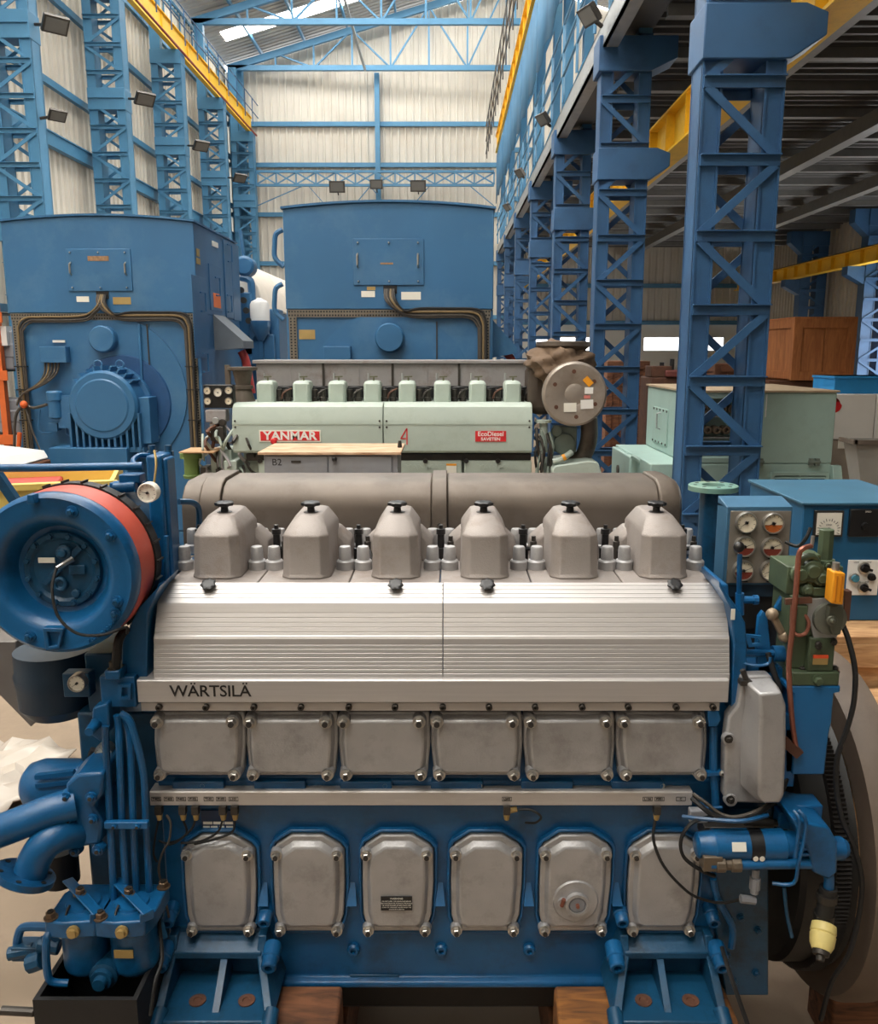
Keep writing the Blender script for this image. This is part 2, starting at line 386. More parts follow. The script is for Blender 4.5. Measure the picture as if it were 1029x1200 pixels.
# right wall of the aisle
m = MB(); m.box(XR + 0.1, XR + 0.3, YF, 18.2, FZ, 1.0); m.box(XR + 0.1, XR + 0.3, 28.2, YE, FZ, 1.0); wr = struct(m.build('wall_right', PLAST)); wr['label'] = 'right wall of the side aisle in cream ribbed sheets'
m = MB(); corr(m, YF, 8.2, 1.0, 14.2, lambda a, z, d: (XR + 0.1 - d, a, z)); m.build('cladding_sheet', CREAM, wr, sharp=10)
for i in range(len(bays) - 1):
    for z0, z1 in ((1.0, 4.2), (4.2, 7.1), (7.1, 14.2)):
        if z0 < 4 and i in (2, 3): continue        # unseen opening added to let daylight into the aisle
        if z0 > 7: continue
        m = MB(); corr(m, bays[i], bays[i+1], z0, z1, lambda a, z, d: (XR + 0.1 - d, a, z)); m.build('cladding_sheet', CREAM, wr, sharp=10)

GLOWB = mat('added_glow_sheet', (255, 252, 246), 0.6, var=0, emit=7.0)
for i in range(len(bays) - 1):      # upper right wall: glowing sheets added to brighten the left wall, between opaque bands
    for z0, z1, mt in ((7.1, 8.6, CREAM), (8.6, 12.4, GLOWB), (12.4, 14.2, CREAM)):
        m = MB(); corr(m, bays[i], bays[i+1], z0, z1, lambda a, z, d: (XR + 0.1 - d, a, z)); m.build('added_glow_sheet' if mt is GLOWB else 'cladding_sheet', mt, wr, sharp=10)

# aisle ceiling: dark ribbed deck on purlins and beams
PURL = mat('purlin_grey', (128, 128, 126), 0.4, metal=0.3, var=0.1)
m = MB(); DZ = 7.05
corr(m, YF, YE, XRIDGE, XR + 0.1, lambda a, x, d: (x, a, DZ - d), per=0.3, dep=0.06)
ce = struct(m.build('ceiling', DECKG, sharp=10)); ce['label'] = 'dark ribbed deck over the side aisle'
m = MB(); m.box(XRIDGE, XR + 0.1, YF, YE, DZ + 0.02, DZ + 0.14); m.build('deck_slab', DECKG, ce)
pu = MB().box(XRIDGE + 0.3, XR, 4.0, 4.08, DZ - 0.19, DZ - 0.05).box(XRIDGE + 0.3, XR, 4.0, 4.16, DZ - 0.2, DZ - 0.18).build('purlin', PURL, ce)
for k in range(1, 21): dup(pu, (0, 1.65 * k, 0), ce)
for x in (4.9, 7.8, 10.7):
    MB().box(x, x + 0.14, 2, YE, DZ - 0.5, DZ - 0.2).box(x - 0.06, x + 0.2, 2, YE, DZ - 0.52, DZ - 0.5).build('beam', PURL, ce)
MB().box(XRIDGE - 0.5, XRIDGE - 0.46, 2.0, 38.0, 6.55, 6.88).box(XRIDGE - 0.5, XRIDGE - 0.3, 2.0, 38.0, 6.55, 6.58).box(XRIDGE - 0.5, XRIDGE - 0.36, 2.0, 38.0, 6.86, 6.88).build('edge_channel', GALV, ce)
MB().box(XRIDGE - 0.3, XRIDGE + 0.2, 2.0, 38.0, 6.82, 6.88).build('walkway_plate', DECKG, ce)

# nave roof with skylight strips
rf = struct(MB().box(XL - 0.3, XL - 0.1, YF, YE, 14.1, 14.2).build('ceiling', STEEL)); rf['label'] = 'sloping ribbed roof over the main bay'
rb = [-7.0, -1.8, 3.2, 8.2, 13.2, 18.2, 23.2, 28.2, 33.2, 38.9]
def slope_sheet(y0, y1, x0, x1, mt, nm, dz=0.0):
    m = MB(); corr(m, y0, y1, x0, x1, lambda a, x, d: (x, a, roofz(x) + 0.25 + d + dz)); return m.build(nm, mt, rf, sharp=10)
for i in range(len(rb) - 1):
    y0, y1 = rb[i], rb[i+1]; ym = (y0 + y1) / 2; hw = 0.75 if i < 4 else 0.5  # near strips, out of view, widened to brighten the engine
    slope_sheet(y0, ym - hw, XL - 0.3, XRIDGE, ROOFG, 'roof_sheet')
    slope_sheet(ym + hw, y1, XL - 0.3, XRIDGE, ROOFG, 'roof_sheet')
    slope_sheet(ym - hw, ym + hw, XL - 0.3, XL + 0.5, ROOFG, 'roof_sheet')
    slope_sheet(ym - hw, ym + hw, XL + 0.5, XL + 4.4, SKYL, 'skylight_sheet')
    slope_sheet(ym - hw - 0.1, ym + hw - 0.1, XL + 4.4, XL + 11.3, SKYL, 'skylight_sheet', 0.05)
    slope_sheet(ym - hw, ym + hw, XL + 11.3, XRIDGE, ROOFG, 'roof_sheet')
    slope_sheet(y0, y1, XRIDGE, XR + 0.3, ROOFG, 'roof_sheet')
for x in (-7.8, -6.0, -4.2, -2.2, -0.2, 1.8):
    MB().box(x, x + 0.08, 23.2, YE, roofz(x) + 0.06, roofz(x) + 0.2).build('purlin', STEEL, rf)

# roof trusses
def truss(y, label):
    t = thing('roof_truss', label, 'roof truss', (-3.5, y, 14.0), 'blue roof trusses')
    zt = 14.07
    MB().bar((XL + 0.1, y, zt), (XRIDGE, y, zt), 0.16, 0.2).build('tie_beam', STEEL, t)
    MB().bar((XL + 0.1, y, roofz(XL) - 0.1), (XRIDGE, y, roofz(XRIDGE) - 0.1), 0.16, 0.26).build('rafter', STEEL, t)
    n = 7; xs = [XL + 0.5 + (XRIDGE - XL - 0.7) * k / n for k in range(n + 1)]
    for k in range(1, n + 1):
        MB().bar((xs[k], y, zt), (xs[k], y, roofz(xs[k]) - 0.1), 0.07, 0.07, (0, 1, 0)).build('web_post', STEEL, t)
        MB().bar((xs[k-1], y, zt if k % 2 else roofz(xs[k-1]) - 0.1), (xs[k], y, roofz(xs[k]) - 0.1 if k % 2 else zt), 0.06, 0.1, (0, 1, 0)).build('web_diagonal', STEEL, t)
truss(38.25, 'light blue roof truss lying against the far gable wall')
truss(33.2, 'light blue roof truss one bay in front of the gable wall')

# lattice columns
def lattice(name, label, cat, group, x0, x1, y, ztop, steel, ph, plates, cw=0.17, cd=0.34, off=FZ, cap=None):
    t = thing(name, label, cat, ((x0 + x1) / 2, y, FZ), group)
    for xa, s in ((x0, 1), (x1, -1)):
        m = MB(); xo = xa; xi = xa + s * cw
        m.box(min(xo, xo + s*0.02), max(xo, xo + s*0.02), y - cd/2, y + cd/2, FZ, ztop)
        m.box(min(xi, xi - s*0.02), max(xi, xi - s*0.02), y - cd/2, y + cd/2, FZ, ztop)
        m.box(min(xo, xi), max(xo, xi), y - cd/2 + 0.02, y - cd/2 + 0.04, FZ, ztop)
        m.box(min(xo, xi), max(xo, xi), y + cd/2 - 0.04, y + cd/2 - 0.02, FZ, ztop)
        m.build('chord', steel, t)
    n = int((ztop - off) / ph); yf = y - cd/2 - 0.012; yb = y + cd/2 + 0.012
    hb = MB().box(x0 + 0.01, x1 - 0.01, yf - 0.012, yf + 0.012, off - 0.04, off + 0.045).box(x0 + 0.01, x1 - 0.01, yf - 0.06, yf + 0.012, off + 0.04, off + 0.05).build('batten', steel, t)
    d1 = MB().bar((x0 + 0.04, yf, off + 0.03), (x1 - 0.04, yf, off + ph - 0.03), 0.02, 0.07, (-ph, 0, x1 - x0)).build('lacing_bar', steel, t)
    d2 = MB().bar((x1 - 0.04, yf, off + 0.03), (x0 + 0.04, yf, off + ph - 0.03), 0.02, 0.07, (ph, 0, x1 - x0)).build('lacing_bar', steel, t)
    for o_ in (hb, d1, d2): pass
    for k in range(n):
        if k > 0: dup(hb, (0, 0, k * ph), t)
        dup(hb, (0, yb - yf, k * ph), t)
        a, b = (d1, d2) if k % 2 == 0 else (d2, d1)
        if k > 1: dup(a, (0, 0, k * ph), t)
        dup(b, (0, yb - yf, k * ph), t)
    dlt = ph
    d2.location.z += ph; WL[d2.name].z += ph
    for (za, zb) in plates:
        MB().box(x0 - 0.01, x1 + 0.01, y - cd/2 - 0.03, y + cd/2 + 0.03, za, zb).build('gusset_box', steel, t, bev=0.01)
    return t
ORD = ['nearest', 'second', 'third', 'fourth', 'farthest']
for i, y in enumerate(COLY):
    t = lattice('lattice_column', ORD[i] + ' blue lattice column along the left wall, counted from the front', 'column', 'lattice columns of the left wall',
                -9.04, -8.12, y, 11.3, STEEL, 0.64, [(8.48, 9.0), (11.1, 11.5)], cw=0.22, cd=0.42)
    MB().box(-9.06, -8.75, y - 0.12, y + 0.12, 11.5, 14.0).build('upper_post', STEEL, t)
    if i == 0:
        MB().box(-9.1, -7.9, y - 0.3, y + 0.3, 4.7, 5.1).build('bracket', STEEL, t)
RORD = ['nearest big', 'second', 'third', 'fourth', 'fifth', 'sixth', 'seventh']
for i in range(7):
    y = 7.75 + 5.0 * i
    if i == 6: y = 37.6
    t = lattice('lattice_column', RORD[i] + ' blue lattice column, coloured as in shade, of the row beside the side aisle', 'column', 'lattice columns between the bays',
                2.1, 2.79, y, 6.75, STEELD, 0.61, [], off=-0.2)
    # corbel for the aisle crane rail, upper bracket for the walkway, upper post
    m = MB(); m.prism([(2.08, 4.85), (2.8, 4.85), (3.08, 5.03), (3.08, 5.2), (2.9, 5.27), (2.08, 5.27)], 'y', y - 0.23, y + 0.23); m.build('corbel', STEELD, t, bev=0.01)
    m = MB(); m.prism([(2.05, 6.25), (2.75, 6.25), (3.12, 6.42), (3.12, 6.7), (2.05, 6.7)], 'y', y - 0.24, y + 0.24); m.build('deck_bracket', STEELD, t, bev=0.01)
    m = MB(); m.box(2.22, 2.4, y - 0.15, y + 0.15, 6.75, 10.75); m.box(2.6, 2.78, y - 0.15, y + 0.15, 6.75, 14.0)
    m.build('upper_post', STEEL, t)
    for k in range(4):
        z = 7.1 + 1.2 * k
        MB().bar((2.28, y - 0.16, z), (2.72, y - 0.16, z + 1.1), 0.02, 0.09, (1, 0, -0.4)).build('lacing_bar', STEEL, t)
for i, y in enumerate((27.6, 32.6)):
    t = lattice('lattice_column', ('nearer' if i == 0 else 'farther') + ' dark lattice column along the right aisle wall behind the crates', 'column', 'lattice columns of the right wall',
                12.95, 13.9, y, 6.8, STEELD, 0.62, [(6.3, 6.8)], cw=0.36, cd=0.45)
    MB().prism([(12.95, 4.55), (12.4, 4.85), (12.4, 5.1), (12.95, 5.1)], 'y', y - 0.2, y + 0.2).build('corbel', STEELD, t)
    MB().prism([(12.95, 6.0), (12.5, 6.4), (12.5, 6.8), (12.95, 6.8)], 'y', y - 0.2, y + 0.2).build('deck_bracket', STEELD, t)

# crane runway beams
def runway(name, label, x, w, z0, z1, y0, y1, group='yellow crane runway beams', stiff=1.25, face=1):
    t = thing(name, label, 'crane beam', (x, (y0 + y1) / 2, z0), group)
    MB().box(x - w/2, x + w/2, y0, y1, z1 - 0.03, z1).build('top_flange', YEL, t)
    MB().box(x - w/2, x + w/2, y0, y1, z0, z0 + 0.03).build('bottom_flange', YEL, t)
    MB().box(x - 0.015, x + 0.015, y0, y1, z0 + 0.03, z1 - 0.03).build('web', YEL, t)
    s = MB().box(x - w/2 + 0.02, x + w/2 - 0.02, y0 + 0.3, y0 + 0.315, z0 + 0.03, z1 - 0.03).build('stiffener', YEL, t)
    k = 1
    while y0 + 0.3 + k * stiff < y1: dup(s, (0, k * stiff, 0), t); k += 1
    MB().box(x - 0.03, x + 0.03, y0, y1, z1, z1 + 0.06).build('rail', DSTEEL, t)
    return t
runway('crane_runway_beam', 'yellow crane beam on top of the left wall columns', -8.3, 0.16, 11.5, 12.15, 14, 38.3, stiff=2.5)
runway('crane_runway_beam', 'yellow crane beam high above the blue sheeting, right of the main bay', 2.2, 0.4, 10.75, 11.4, 16, 38.3)
runway('crane_runway_beam', 'yellow crane beam on the corbels beside the big blue column', 3.2, 0.3, 5.22, 5.8, 4.5, 38.3, stiff=1.0)
runway('crane_runway_beam', 'yellow crane beam along the right aisle wall over the crates', 12.6, 0.3, 5.1, 5.55, 20.5, 38.3, stiff=1.0)
# handrails
def railing(label, x, y0, y1, z, hs, steel, gap=1.6, r=0.02, lean=0.0):
    t = thing('handrail', label, 'handrail', (x, (y0 + y1) / 2, z))
    for h in hs: MB().tube([(x + lean*h, y0, z + h), (x + lean*h, y1, z + h)], r, 6).build('rail', steel, t)
    p = MB().tube([(x, y0 + 0.3, z), (x + lean * max(hs), y0 + 0.3, z + max(hs))], r, 6).build('post', steel, t); k = 1
    while y0 + 0.3 + k * gap < y1: dup(p, (0, k * gap, 0), t); k += 1
railing('thin dark handrail along the left yellow crane beam', -7.95, 16, 38.2, 11.6, (0.5, 1.0), STEELD, 1.3)
railing('thin grey handrail hung outside the right high crane beam', 1.6, 20, 38.2, 10.3, (0.4, 0.9, 1.5), DSTEEL, 1.3)
railing('light blue handrail above the walkway of the column row', 2.06, 11, 37.5, 6.88, (0.45, 0.85, 1.3), STEEL, 1.7, 0.025)
cr_ = MB().tube([(-8.05, 15, 11.42), (-8.05, 38.2, 11.42)], 0.035, 6).build('conductor_rail', mat('conductor_red', (150, 60, 45), 0.6))
tag(cr_, 'thin red conductor rail below the left crane beam', 'rail')
# blue sheeting under the right crane beam
NET = mat('blue_netting', (74, 132, 172), 0.7, var=0.2, scale=1.5, alpha=0.8)
nt_ = thing('safety_sheeting', 'light blue sheeting hung under the right high crane beam', 'sheeting', (2.1, 28, 9.0))
for k in range(6):
    y0 = 12.9 + 4.2 * k
    m = MB(); n = 14; vs_ = []
    for j in range(n + 1):
        y = y0 + 4.17 * j / n
        for z, b in ((8.75 + 0.1*math.sin(j*0.9+k), 0.01*math.sin(j*2.1)), (9.7, 0.008*math.sin(j*1.7+1)), (10.6, 0.0)): vs_.append((2.05 + b, y, z))
    m.add(vs_, [(3*j+q, 3*j+3+q, 3*j+4+q, 3*j+1+q) for j in range(n) for q in (0, 1)])
    o_ = m.build('sheet', NET, nt_); sm = o_.modifiers.new('thick', 'SOLIDIFY'); sm.thickness = 0.006

# floodlights
def flood(label, p, d, group='floodlights on the columns', s=1.0, arm=None):
    p = Vector(p); t = thing('floodlight', label, 'floodlight', p, group)
    d = Vector(d).normalized(); a = d.cross(Vector((0, 0, 1))).normalized(); b = a.cross(d)
    M = Matrix((a, d, b)).transposed().to_4x4(); M.translation = p
    MB().box(-0.24*s, 0.24*s, -0.05*s, 0.03*s, -0.17*s, 0.17*s).xf(M).build('housing', DSTEEL, t)
    MB().box(-0.2*s, 0.2*s, 0.03*s, 0.04*s, -0.13*s, 0.13*s).xf(M).build('lens', mat('lamp_glass', (104, 102, 98), 0.25, var=0.05), t)
    for k in range(5): MB().box((-0.2+0.09*k)*s, (-0.185+0.09*k)*s, -0.1*s, -0.05*s, -0.15*s, 0.15*s).xf(M).build('fin', DSTEEL, t)
    if arm: MB().tube([p, Vector(arm)], 0.03, 6).build('arm', DSTEEL, t)
for i in range(4):
    y = COLY[i]
    flood('floodlight on a short arm of the ' + ORD[i] + ' left wall column', (-7.65, y - 0.1, 8.76), (0.5, -0.55, -0.75), arm=(-8.1, y, 8.8))
flood('small lower floodlight on the nearest left wall column', (-7.75, 18.1, 7.1), (0.5, -0.5, -0.75), s=0.7, arm=(-8.1, 18.1, 7.05))
for i, (px, py) in enumerate(((395, 219), (441, 216), (490, 218))):
    p = at(px, py, 37.6); flood(['left', 'middle pale', 'right'][i] + ' floodlight standing on the lattice girder of the gable wall', p, (0, -1, -0.25), 'floodlights on the girder', 1.35 if i != 1 else 1.1, arm=p + Vector((0, 0.4, -0.25)))
for i, (px, py, Y) in enumerate(((690, 18, 12.2), (636, 140, 18.0), (609, 203, 24.0), (594, 243, 30.0))):
    p = at(px, py, Y); flood(['nearest', 'second', 'third', 'farthest'][i] + ' floodlight clamped to the walkway edge of the column row', p, (-0.9, -0.4, -0.8), 'walkway floodlights', 0.7, arm=(2.04, Y + 0.1, p.z - 0.1))

# lattice girder across the gable wall
t = thing('lattice_girder', 'light blue lattice girder spanning the gable wall under the rails', 'girder', (-3.3, 38.1, 9.37))
gx0, gx1 = -8.1, 1.95
for z in (9.42, 9.97): MB().box(gx0, gx1, 38.02, 38.14, z - 0.05, z + 0.05).build('chord', STEEL, t)
n = 12; dx = (gx1 - gx0) / n
for k in range(n + 1): MB().box(gx0 + k*dx - 0.03, gx0 + k*dx + 0.03, 38.03, 38.1, 9.45, 9.94).build('post', STEEL, t)
for k in range(n):
    for s in (0, 1):
        MB().bar((gx0 + k*dx, 38.0 + 0.08*s, 9.46 if s else 9.93), (gx0 + k*dx + dx, 38.0 + 0.08*s, 9.93 if s else 9.46), 0.02, 0.06, (0, 0, 1)).build('lacing_bar', STEEL, t)
for (xa, xb) in ((gx0, gx0 + 1.9), (gx1, gx1 - 1.0), (-4.0, -3.3), (-2.6, -3.3), (-5.2, -5.9), (-1.5, -0.8)):
    MB().bar((xa, 38.1, 8.6), (xb, 38.1, 9.38), 0.03, 0.08, (0, 1, 0)).build('knee_brace', STEEL, t)
# bracing across the two left wall bays
for i in (3, 2):
    y0, y1 = COLY[i], COLY[i+1]
    o_ = MB().bar((-8.02, y0, 6.2), (-8.02, y1, 4.1), 0.04, 0.12, (1, 0, 0)).build('brace', STEEL); tag(o_, ('far' if i == 3 else 'nearer') + ' slanting blue tie between left wall columns', 'brace')

o_ = MB().bar(at(404, 0, 34.0), at(428, 82, 38.1), 0.09, 0.09).build('brace', GALV); tag(o_, 'thin grey slanting rod under the roof before the gable wall', 'brace')
# ============================================================ THE BLUE SIX-CYLINDER ENGINE
YC = 2.58                      # plane of the side covers
YB = 2.62                      # face of the block
E = thing('marine_engine', 'long blue six-cylinder engine with silver side covers in the foreground', 'engine', (0.0, 3.1, 0.2))
FR = (0, -1, 0)
cx6 = [(-0.742 - 0.03) + 0.2985 * k for k in range(6)]     # cylinder axes
zb = atz(1152, YB); xl, xr = atx(192, 1000, YB), atx(846, 1000, YB)
zt = 1.745
# block: stepped casting extruded along the crankshaft
z1 = atz(946, YB); z2 = atz(914, YB)
m = MB(); m.prism([(YB, zb), (YB - 0.025, zb), (YB - 0.025, zb + 0.02), (YB, zb + 0.03), (YB, z1 + 0.05), (YB - 0.015, z2), (YB - 0.0, z2 + 0.012), (YB, 1.45), (2.72, zt), (3.75, zt), (3.75, zb)], 'x', xl, xr)
blk = m.build('engine_block', ENGB, E, bev=0.006)
m = MB(); m.prism([(2.7, zb), (2.78, zb - 0.24), (3.6, zb - 0.24), (3.7, zb)], 'x', xl + 0.12, xr - 0.1); m.build('oil_sump', DEEPBLK, E, bev=0.02)  # black colour stands in for the shade under the engine
# raised pads and slots of the ledge over the rail
for px in (205, 300, 400, 505, 610, 715):
    m = MB(); a = at(px, 918, YB); m.box(a.x, a.x + 0.17, YB - 0.03, YB, a.z - 0.006, a.z + 0.022); m.build('ledge_pad', ENGB, E, bev=0.004)
for px in (240, 452, 562, 774):
    p = at(px, 916, YB); m = MB(); m.cb(p, 0.024, 0.05, 0.024); m.m = 1; m.lathe(p + Vector((0, -0.026, 0)), FR, [(0, 0.009), (0.004, 0.009), (0.004, 0.005), (0.001, 0.004)], 12); m.build('lug', [ENGB, CHROME], E, bev=0.003)

# crankcase covers
def cover_outline(px_off, grow=0.0):
    pts = [(319.5, 1000), (323, 993), (341, 981.5), (377, 981.5), (397, 993), (402.5, 1000), (403.5, 1040), (402, 1075), (397, 1090), (391, 1094), (334, 1094), (327, 1090), (322, 1075), (320, 1040)]
    q = pxp(pts, YC); c = (sum(p[0] for p in q)/len(q), sum(p[1] for p in q)/len(q))
    if grow:
        q = [(c[0] + (p[0]-c[0])*(1 + grow/0.12), c[1] + (p[1]-c[1])*(1 + grow/0.16)) for p in q]
    return q
base = cover_outline(0); bc = sum(p[0] for p in base)/len(base)
nutpx = [(324, 1001.7), (395, 1001.7), (328.5, 1090), (395, 1090)]
frm = None
for k in range(6):
    dx = cx6[k] - cx6[1]; off = -bc + cx6[k]
    def sh(poly): return [(p[0] + dx, p[1]) for p in poly]
    m = MB(); m.ring(sh(cover_outline(0, 0.014)), sh(cover_outline(0, 0.004)), YB - 0.02, YB + 0.002)
    m.build('cover_frame', ENGB, E, bev=0.004)
    c = MB(); c.prism(sh(base), 'y', YC + 0.012, YC + 0.042)
    inner = sh(cover_outline(0, -0.014)); in2 = sh(cover_outline(0, -0.03))
    c.loft([[(p[0], YC + 0.014, p[1]) for p in inner], [(p[0], YC - 0.008, p[1]) for p in in2]])
    cov = c.build('crankcase_cover', CAST, E, bev=0.005)
    for j, (px, py) in enumerate(nutpx):
        p = at(px, py, YC); p.x += dx
        b = MB(); b.lathe(p + Vector((0, 0.02, 0)), FR, [(0, 0.022), (0.02, 0.019), (0.022, 0.017)], 16); b.build('boss', CAST, cov)
        nut(p + Vector((0, -0.002, 0)), FR, 0.0142, cov, ph=random.random())
    if k == 2:
        p = at(465, 1056, YC); lb = MB(); lb.cb(p + Vector((0, -0.012, 0)), 0.105, 0.004, 0.05); o_ = lb.build('warning_plate', BLACK, cov); tag(o_, 'black warning plate with fine white text')
        t_ = MB(); put_text(t_, 'WARNING', p + Vector((0, -0.0145, 0.019)), 0.009, ext=0.0004)
        for r_ in range(5): put_text(t_, ['DO NOT OPEN THE CRANKCASE BEFORE', 'TEN MINUTES AFTER STOPPING THE ENGINE', 'TO AVOID DANGER OF EXPLOSION KEEP', 'CLEAR OF THE RELIEF VALVES WHEN THE', 'ENGINE IS IN SERVICE'][r_], p + Vector((0, -0.0145, 0.009 - 0.0075*r_)), 0.0052, ext=0.0003)
        t_.build('warning_text', DIAL, cov)
    if k == 4:
        p = at(674, 1055, YC); v = MB(); v.lathe(p + Vector((0, 0.004, 0.004)), FR, [(0, 0.078), (0.014, 0.076), (0.018, 0.072)], 32); v.build('round_flange', CAST, cov)
        v = MB(); v.ring([(p.x + 0.04*math.cos(q) + 0.004, p.z + 0.04*math.sin(q)) for q in [2*PI*j/20 for j in range(20)]], [(p.x + 0.03*math.cos(q) + 0.004, p.z + 0.03*math.sin(q)) for q in [2*PI*j/20 for j in range(20)]], p.y - 0.03, p.y - 0.012)
        v.build('collar', CAST, cov)
        v = MB(); v.lathe(p + Vector((0.004, -0.012, 0)), FR, [(0, 0.03), (0.01, 0.03), (0.014, 0.025)], 24); v.m = 1; v.lathe(p + Vector((0.004, -0.02, 0)), FR, [(0, 0.007), (0.018, 0.006)], 10); v.build('filler_cap', [GREYP, COPPER], cov)
        v = MB(); v.lathe(p + Vector((-0.045, -0.012, 0.005)), FR, [(0, 0.016), (0.012, 0.016)], 14); v.m = 1; v.tube([p + Vector((-0.048, -0.024, -0.004)), p + Vector((-0.042, -0.03, 0.024))], 0.007, 8); v.build('latch_screw', [CAST, COPPER], cov)
# wedge ribs and plugs of the block between the covers
for k in range(5):
    x = (cx6[k] + cx6[k+1]) / 2
    za, zc = atz(1034, YB), atz(1053, YB)
    m = MB(); m.add([(x-0.008, YB, za), (x+0.008, YB, za), (x-0.017, YB-0.042, zc), (x+0.017, YB-0.042, zc), (x-0.017, YB+0.002, zc-0.004), (x+0.017, YB+0.002, zc-0.004)], [(0,1,3,2), (2,3,5,4), (0,2,4), (1,5,3)])
    m.build('wedge_rib', ENGB, E)
    if 0 < k < 4 or k == 0:
        pass
for px in (414.5, 517, 620):
    p = at(px, 1111, YB); m = MB(); m.lathe(p, FR, [(0, 0.022), (0.012, 0.022), (0.016, 0.018), (0.02, 0.016), (0.02, 0.009), (0.008, 0.009)], 18, ph=0); m.build('plug', [ENGB], E)
m = MB(); p0 = at(410, 1141, YB); p1 = at(468, 1150, YB); m.box(p0.x, p1.x, YB - 0.006, YB, p1.z, p0.z); m.build('casting_pad', ENGB2, E, bev=0.003)

# camshaft covers
for k in range(6):
    xo = 108.2 * k
    pts = [(181, 838), (185, 834), (286, 834), (287.5, 840), (288, 870), (285, 905), (281, 909), (188, 909), (184, 905), (180.5, 870)]
    pl = pxp([(x + xo, y) for x, y in pts], YC); n_ = len(pl); c0 = (sum(p[0] for p in pl)/n_, sum(p[1] for p in pl)/n_)
    def shr(d): return [(c0[0] + (p[0]-c0[0])*(1-d/0.15), c0[1] + (p[1]-c0[1])*(1-d/0.11)) for p in pl]
    c = MB(); c.prism(pl, 'y', YC, YC + 0.05); c.loft([[(p[0], YC + 0.002, p[1]) for p in shr(0.008)], [(p[0], YC - 0.026, p[1]) for p in shr(0.022)]])
    cov = c.build('camshaft_cover', CAST, E, bev=0.006)
    for (px, py, r_) in ((187.5, 841.5, 0.0155), (275, 841.5, 0.0155), (190.5, 903, 0.014), (277, 903, 0.014)):
        p = at(px + xo, py, YC); b = MB(); b.lathe(p + Vector((0, 0.01, 0)), FR, [(0, 0.023), (0.036, 0.0205)], 16); b.build('boss', CAST, cov)
        nut(p + Vector((0, -0.03, 0)), FR, r_, cov, ph=random.random())

# cable rail with sensor tags
yr = 2.572; a = at(175, 929, yr); b = at(811, 944, yr); top = atz(929, yr)
m = MB(); m.prism([(yr, b.z), (yr, top), (yr + 0.004, top + 0.005), (YB + 0.01, top + 0.005), (YB + 0.01, b.z)], 'x', a.x, b.x); m.build('cable_rail', ALU, E, bev=0.002)
for (s_, px) in (('T402', 183), ('T403', 197.7), ('P402', 212), ('P102', 226), ('T101', 244.5), ('P103', 259), ('L101', 273.5), ('L202', 594), ('L106', 759), ('P301', 773), ('C', 798)):
    p = at(px, 936.5, yr - 0.001); t_ = MB(); w_, h_ = 0.0158, 0.0075
    t_.ring([(p.x-w_, p.z-h_), (p.x+w_, p.z-h_), (p.x+w_, p.z+h_), (p.x-w_, p.z+h_)], [(p.x-w_+0.0014, p.z-h_+0.0014), (p.x+w_-0.0014, p.z-h_+0.0014), (p.x+w_-0.0014, p.z+h_-0.0014), (p.x-w_+0.0014, p.z+h_-0.0014)], yr - 0.001, yr)
    put_text(t_, s_, p, 0.0105, ext=0.0004, bold=0.0003, sx=1.1); t_.build('sensor_tag', BLACK, E)
# sensor plugs hanging under the rail, wires and data plate
for i, px in enumerate((186, 214, 229, 261, 275, 594, 770)):
    p = at(px, 944, 2.57); m = MB(); m.box(p.x-0.011, p.x+0.011, p.y-0.012, p.y+0.012, p.z-0.028, p.z); m.m = 1; m.cyl(p - Vector((0,0,0.028)), p - Vector((0,0,0.05)), 0.012, 0.008, 8)
    m.build('sensor_plug', [DSTEEL, BRASS], E)
p = at(818, 955, 2.56); MB().cb(p, 0.06, 0.03, 0.045).build('junction_block', GREYP, E, bev=0.004)
a = at(236, 949, YB); b = at(275, 976, YB); m = MB(); m.box(a.x, b.x, YB - 0.006, YB, b.z, a.z); o_ = m.build('data_plate', mat('plate_blue', (22, 48, 84), 0.4), E); tag(o_, 'dark data plate with white fields')
for (u0, u1, v0, v1) in ((238, 249, 963, 966), (250, 262, 963, 966), (263, 273, 963, 966), (238, 246, 968, 971), (247, 255, 968, 971), (257, 263, 968, 971), (265, 273, 968, 971)):
    q0 = at(u0, v0, YB - 0.007); q1 = at(u1, v1, YB - 0.007); MB().box(q0.x, q1.x, YB - 0.0075, YB - 0.005, q1.z, q0.z).build('plate_field', DIAL, o_)
def wire(pts, r=0.004, mt=None, nm='wire', n=6):
    return MB().tube([at(*p) for p in pts], r, n, sub=6).build(nm, mt or RUBBER, E)
wire([(214, 960, 2.57), (219, 975, 2.58), (210, 984, 2.58), (195, 988, 2.58), (186, 985, 2.58)])
wire([(229, 960, 2.57), (224, 972, 2.57), (208, 986, 2.57), (198, 990, 2.57)])
wire([(261, 960, 2.57), (255, 975, 2.57), (235, 986, 2.565), (212, 988, 2.57)])
wire([(275, 960, 2.57), (272, 975, 2.57), (250, 984, 2.56), (228, 989, 2.57)])
wire([(195, 955, 2.57), (200, 965, 2.56), (198, 985, 2.55), (190, 1000, 2.55), (186, 1020, 2.55), (192, 1045, 2.55), (198, 1075, 2.55)], 0.004, CABLE)
wire([(186, 960, 2.57), (182, 980, 2.57), (180, 1000, 2.57), (184, 1010, 2.57)])
wire([(605, 949, 2.58), (622, 949, 2.57), (634, 957, 2.56), (628, 964, 2.57), (616, 964, 2.6)])
MB().cyl(at(594, 950, 2.58), at(606, 948, 2.58), 0.012, 0.009, 8).build('plug_connector', BRASS, E)
wire([(768, 960, 2.57), (766, 985, 2.55), (778, 1015, 2.54), (800, 1040, 2.54), (818, 1052, 2.54), (845, 1058, 2.54), (868, 1054, 2.54)], 0.005)
wire([(833, 957, 2.5), (810, 965, 2.46), (798, 985, 2.46), (802, 1005, 2.46), (822, 1020, 2.46), (838, 1027, 2.46)], 0.006)

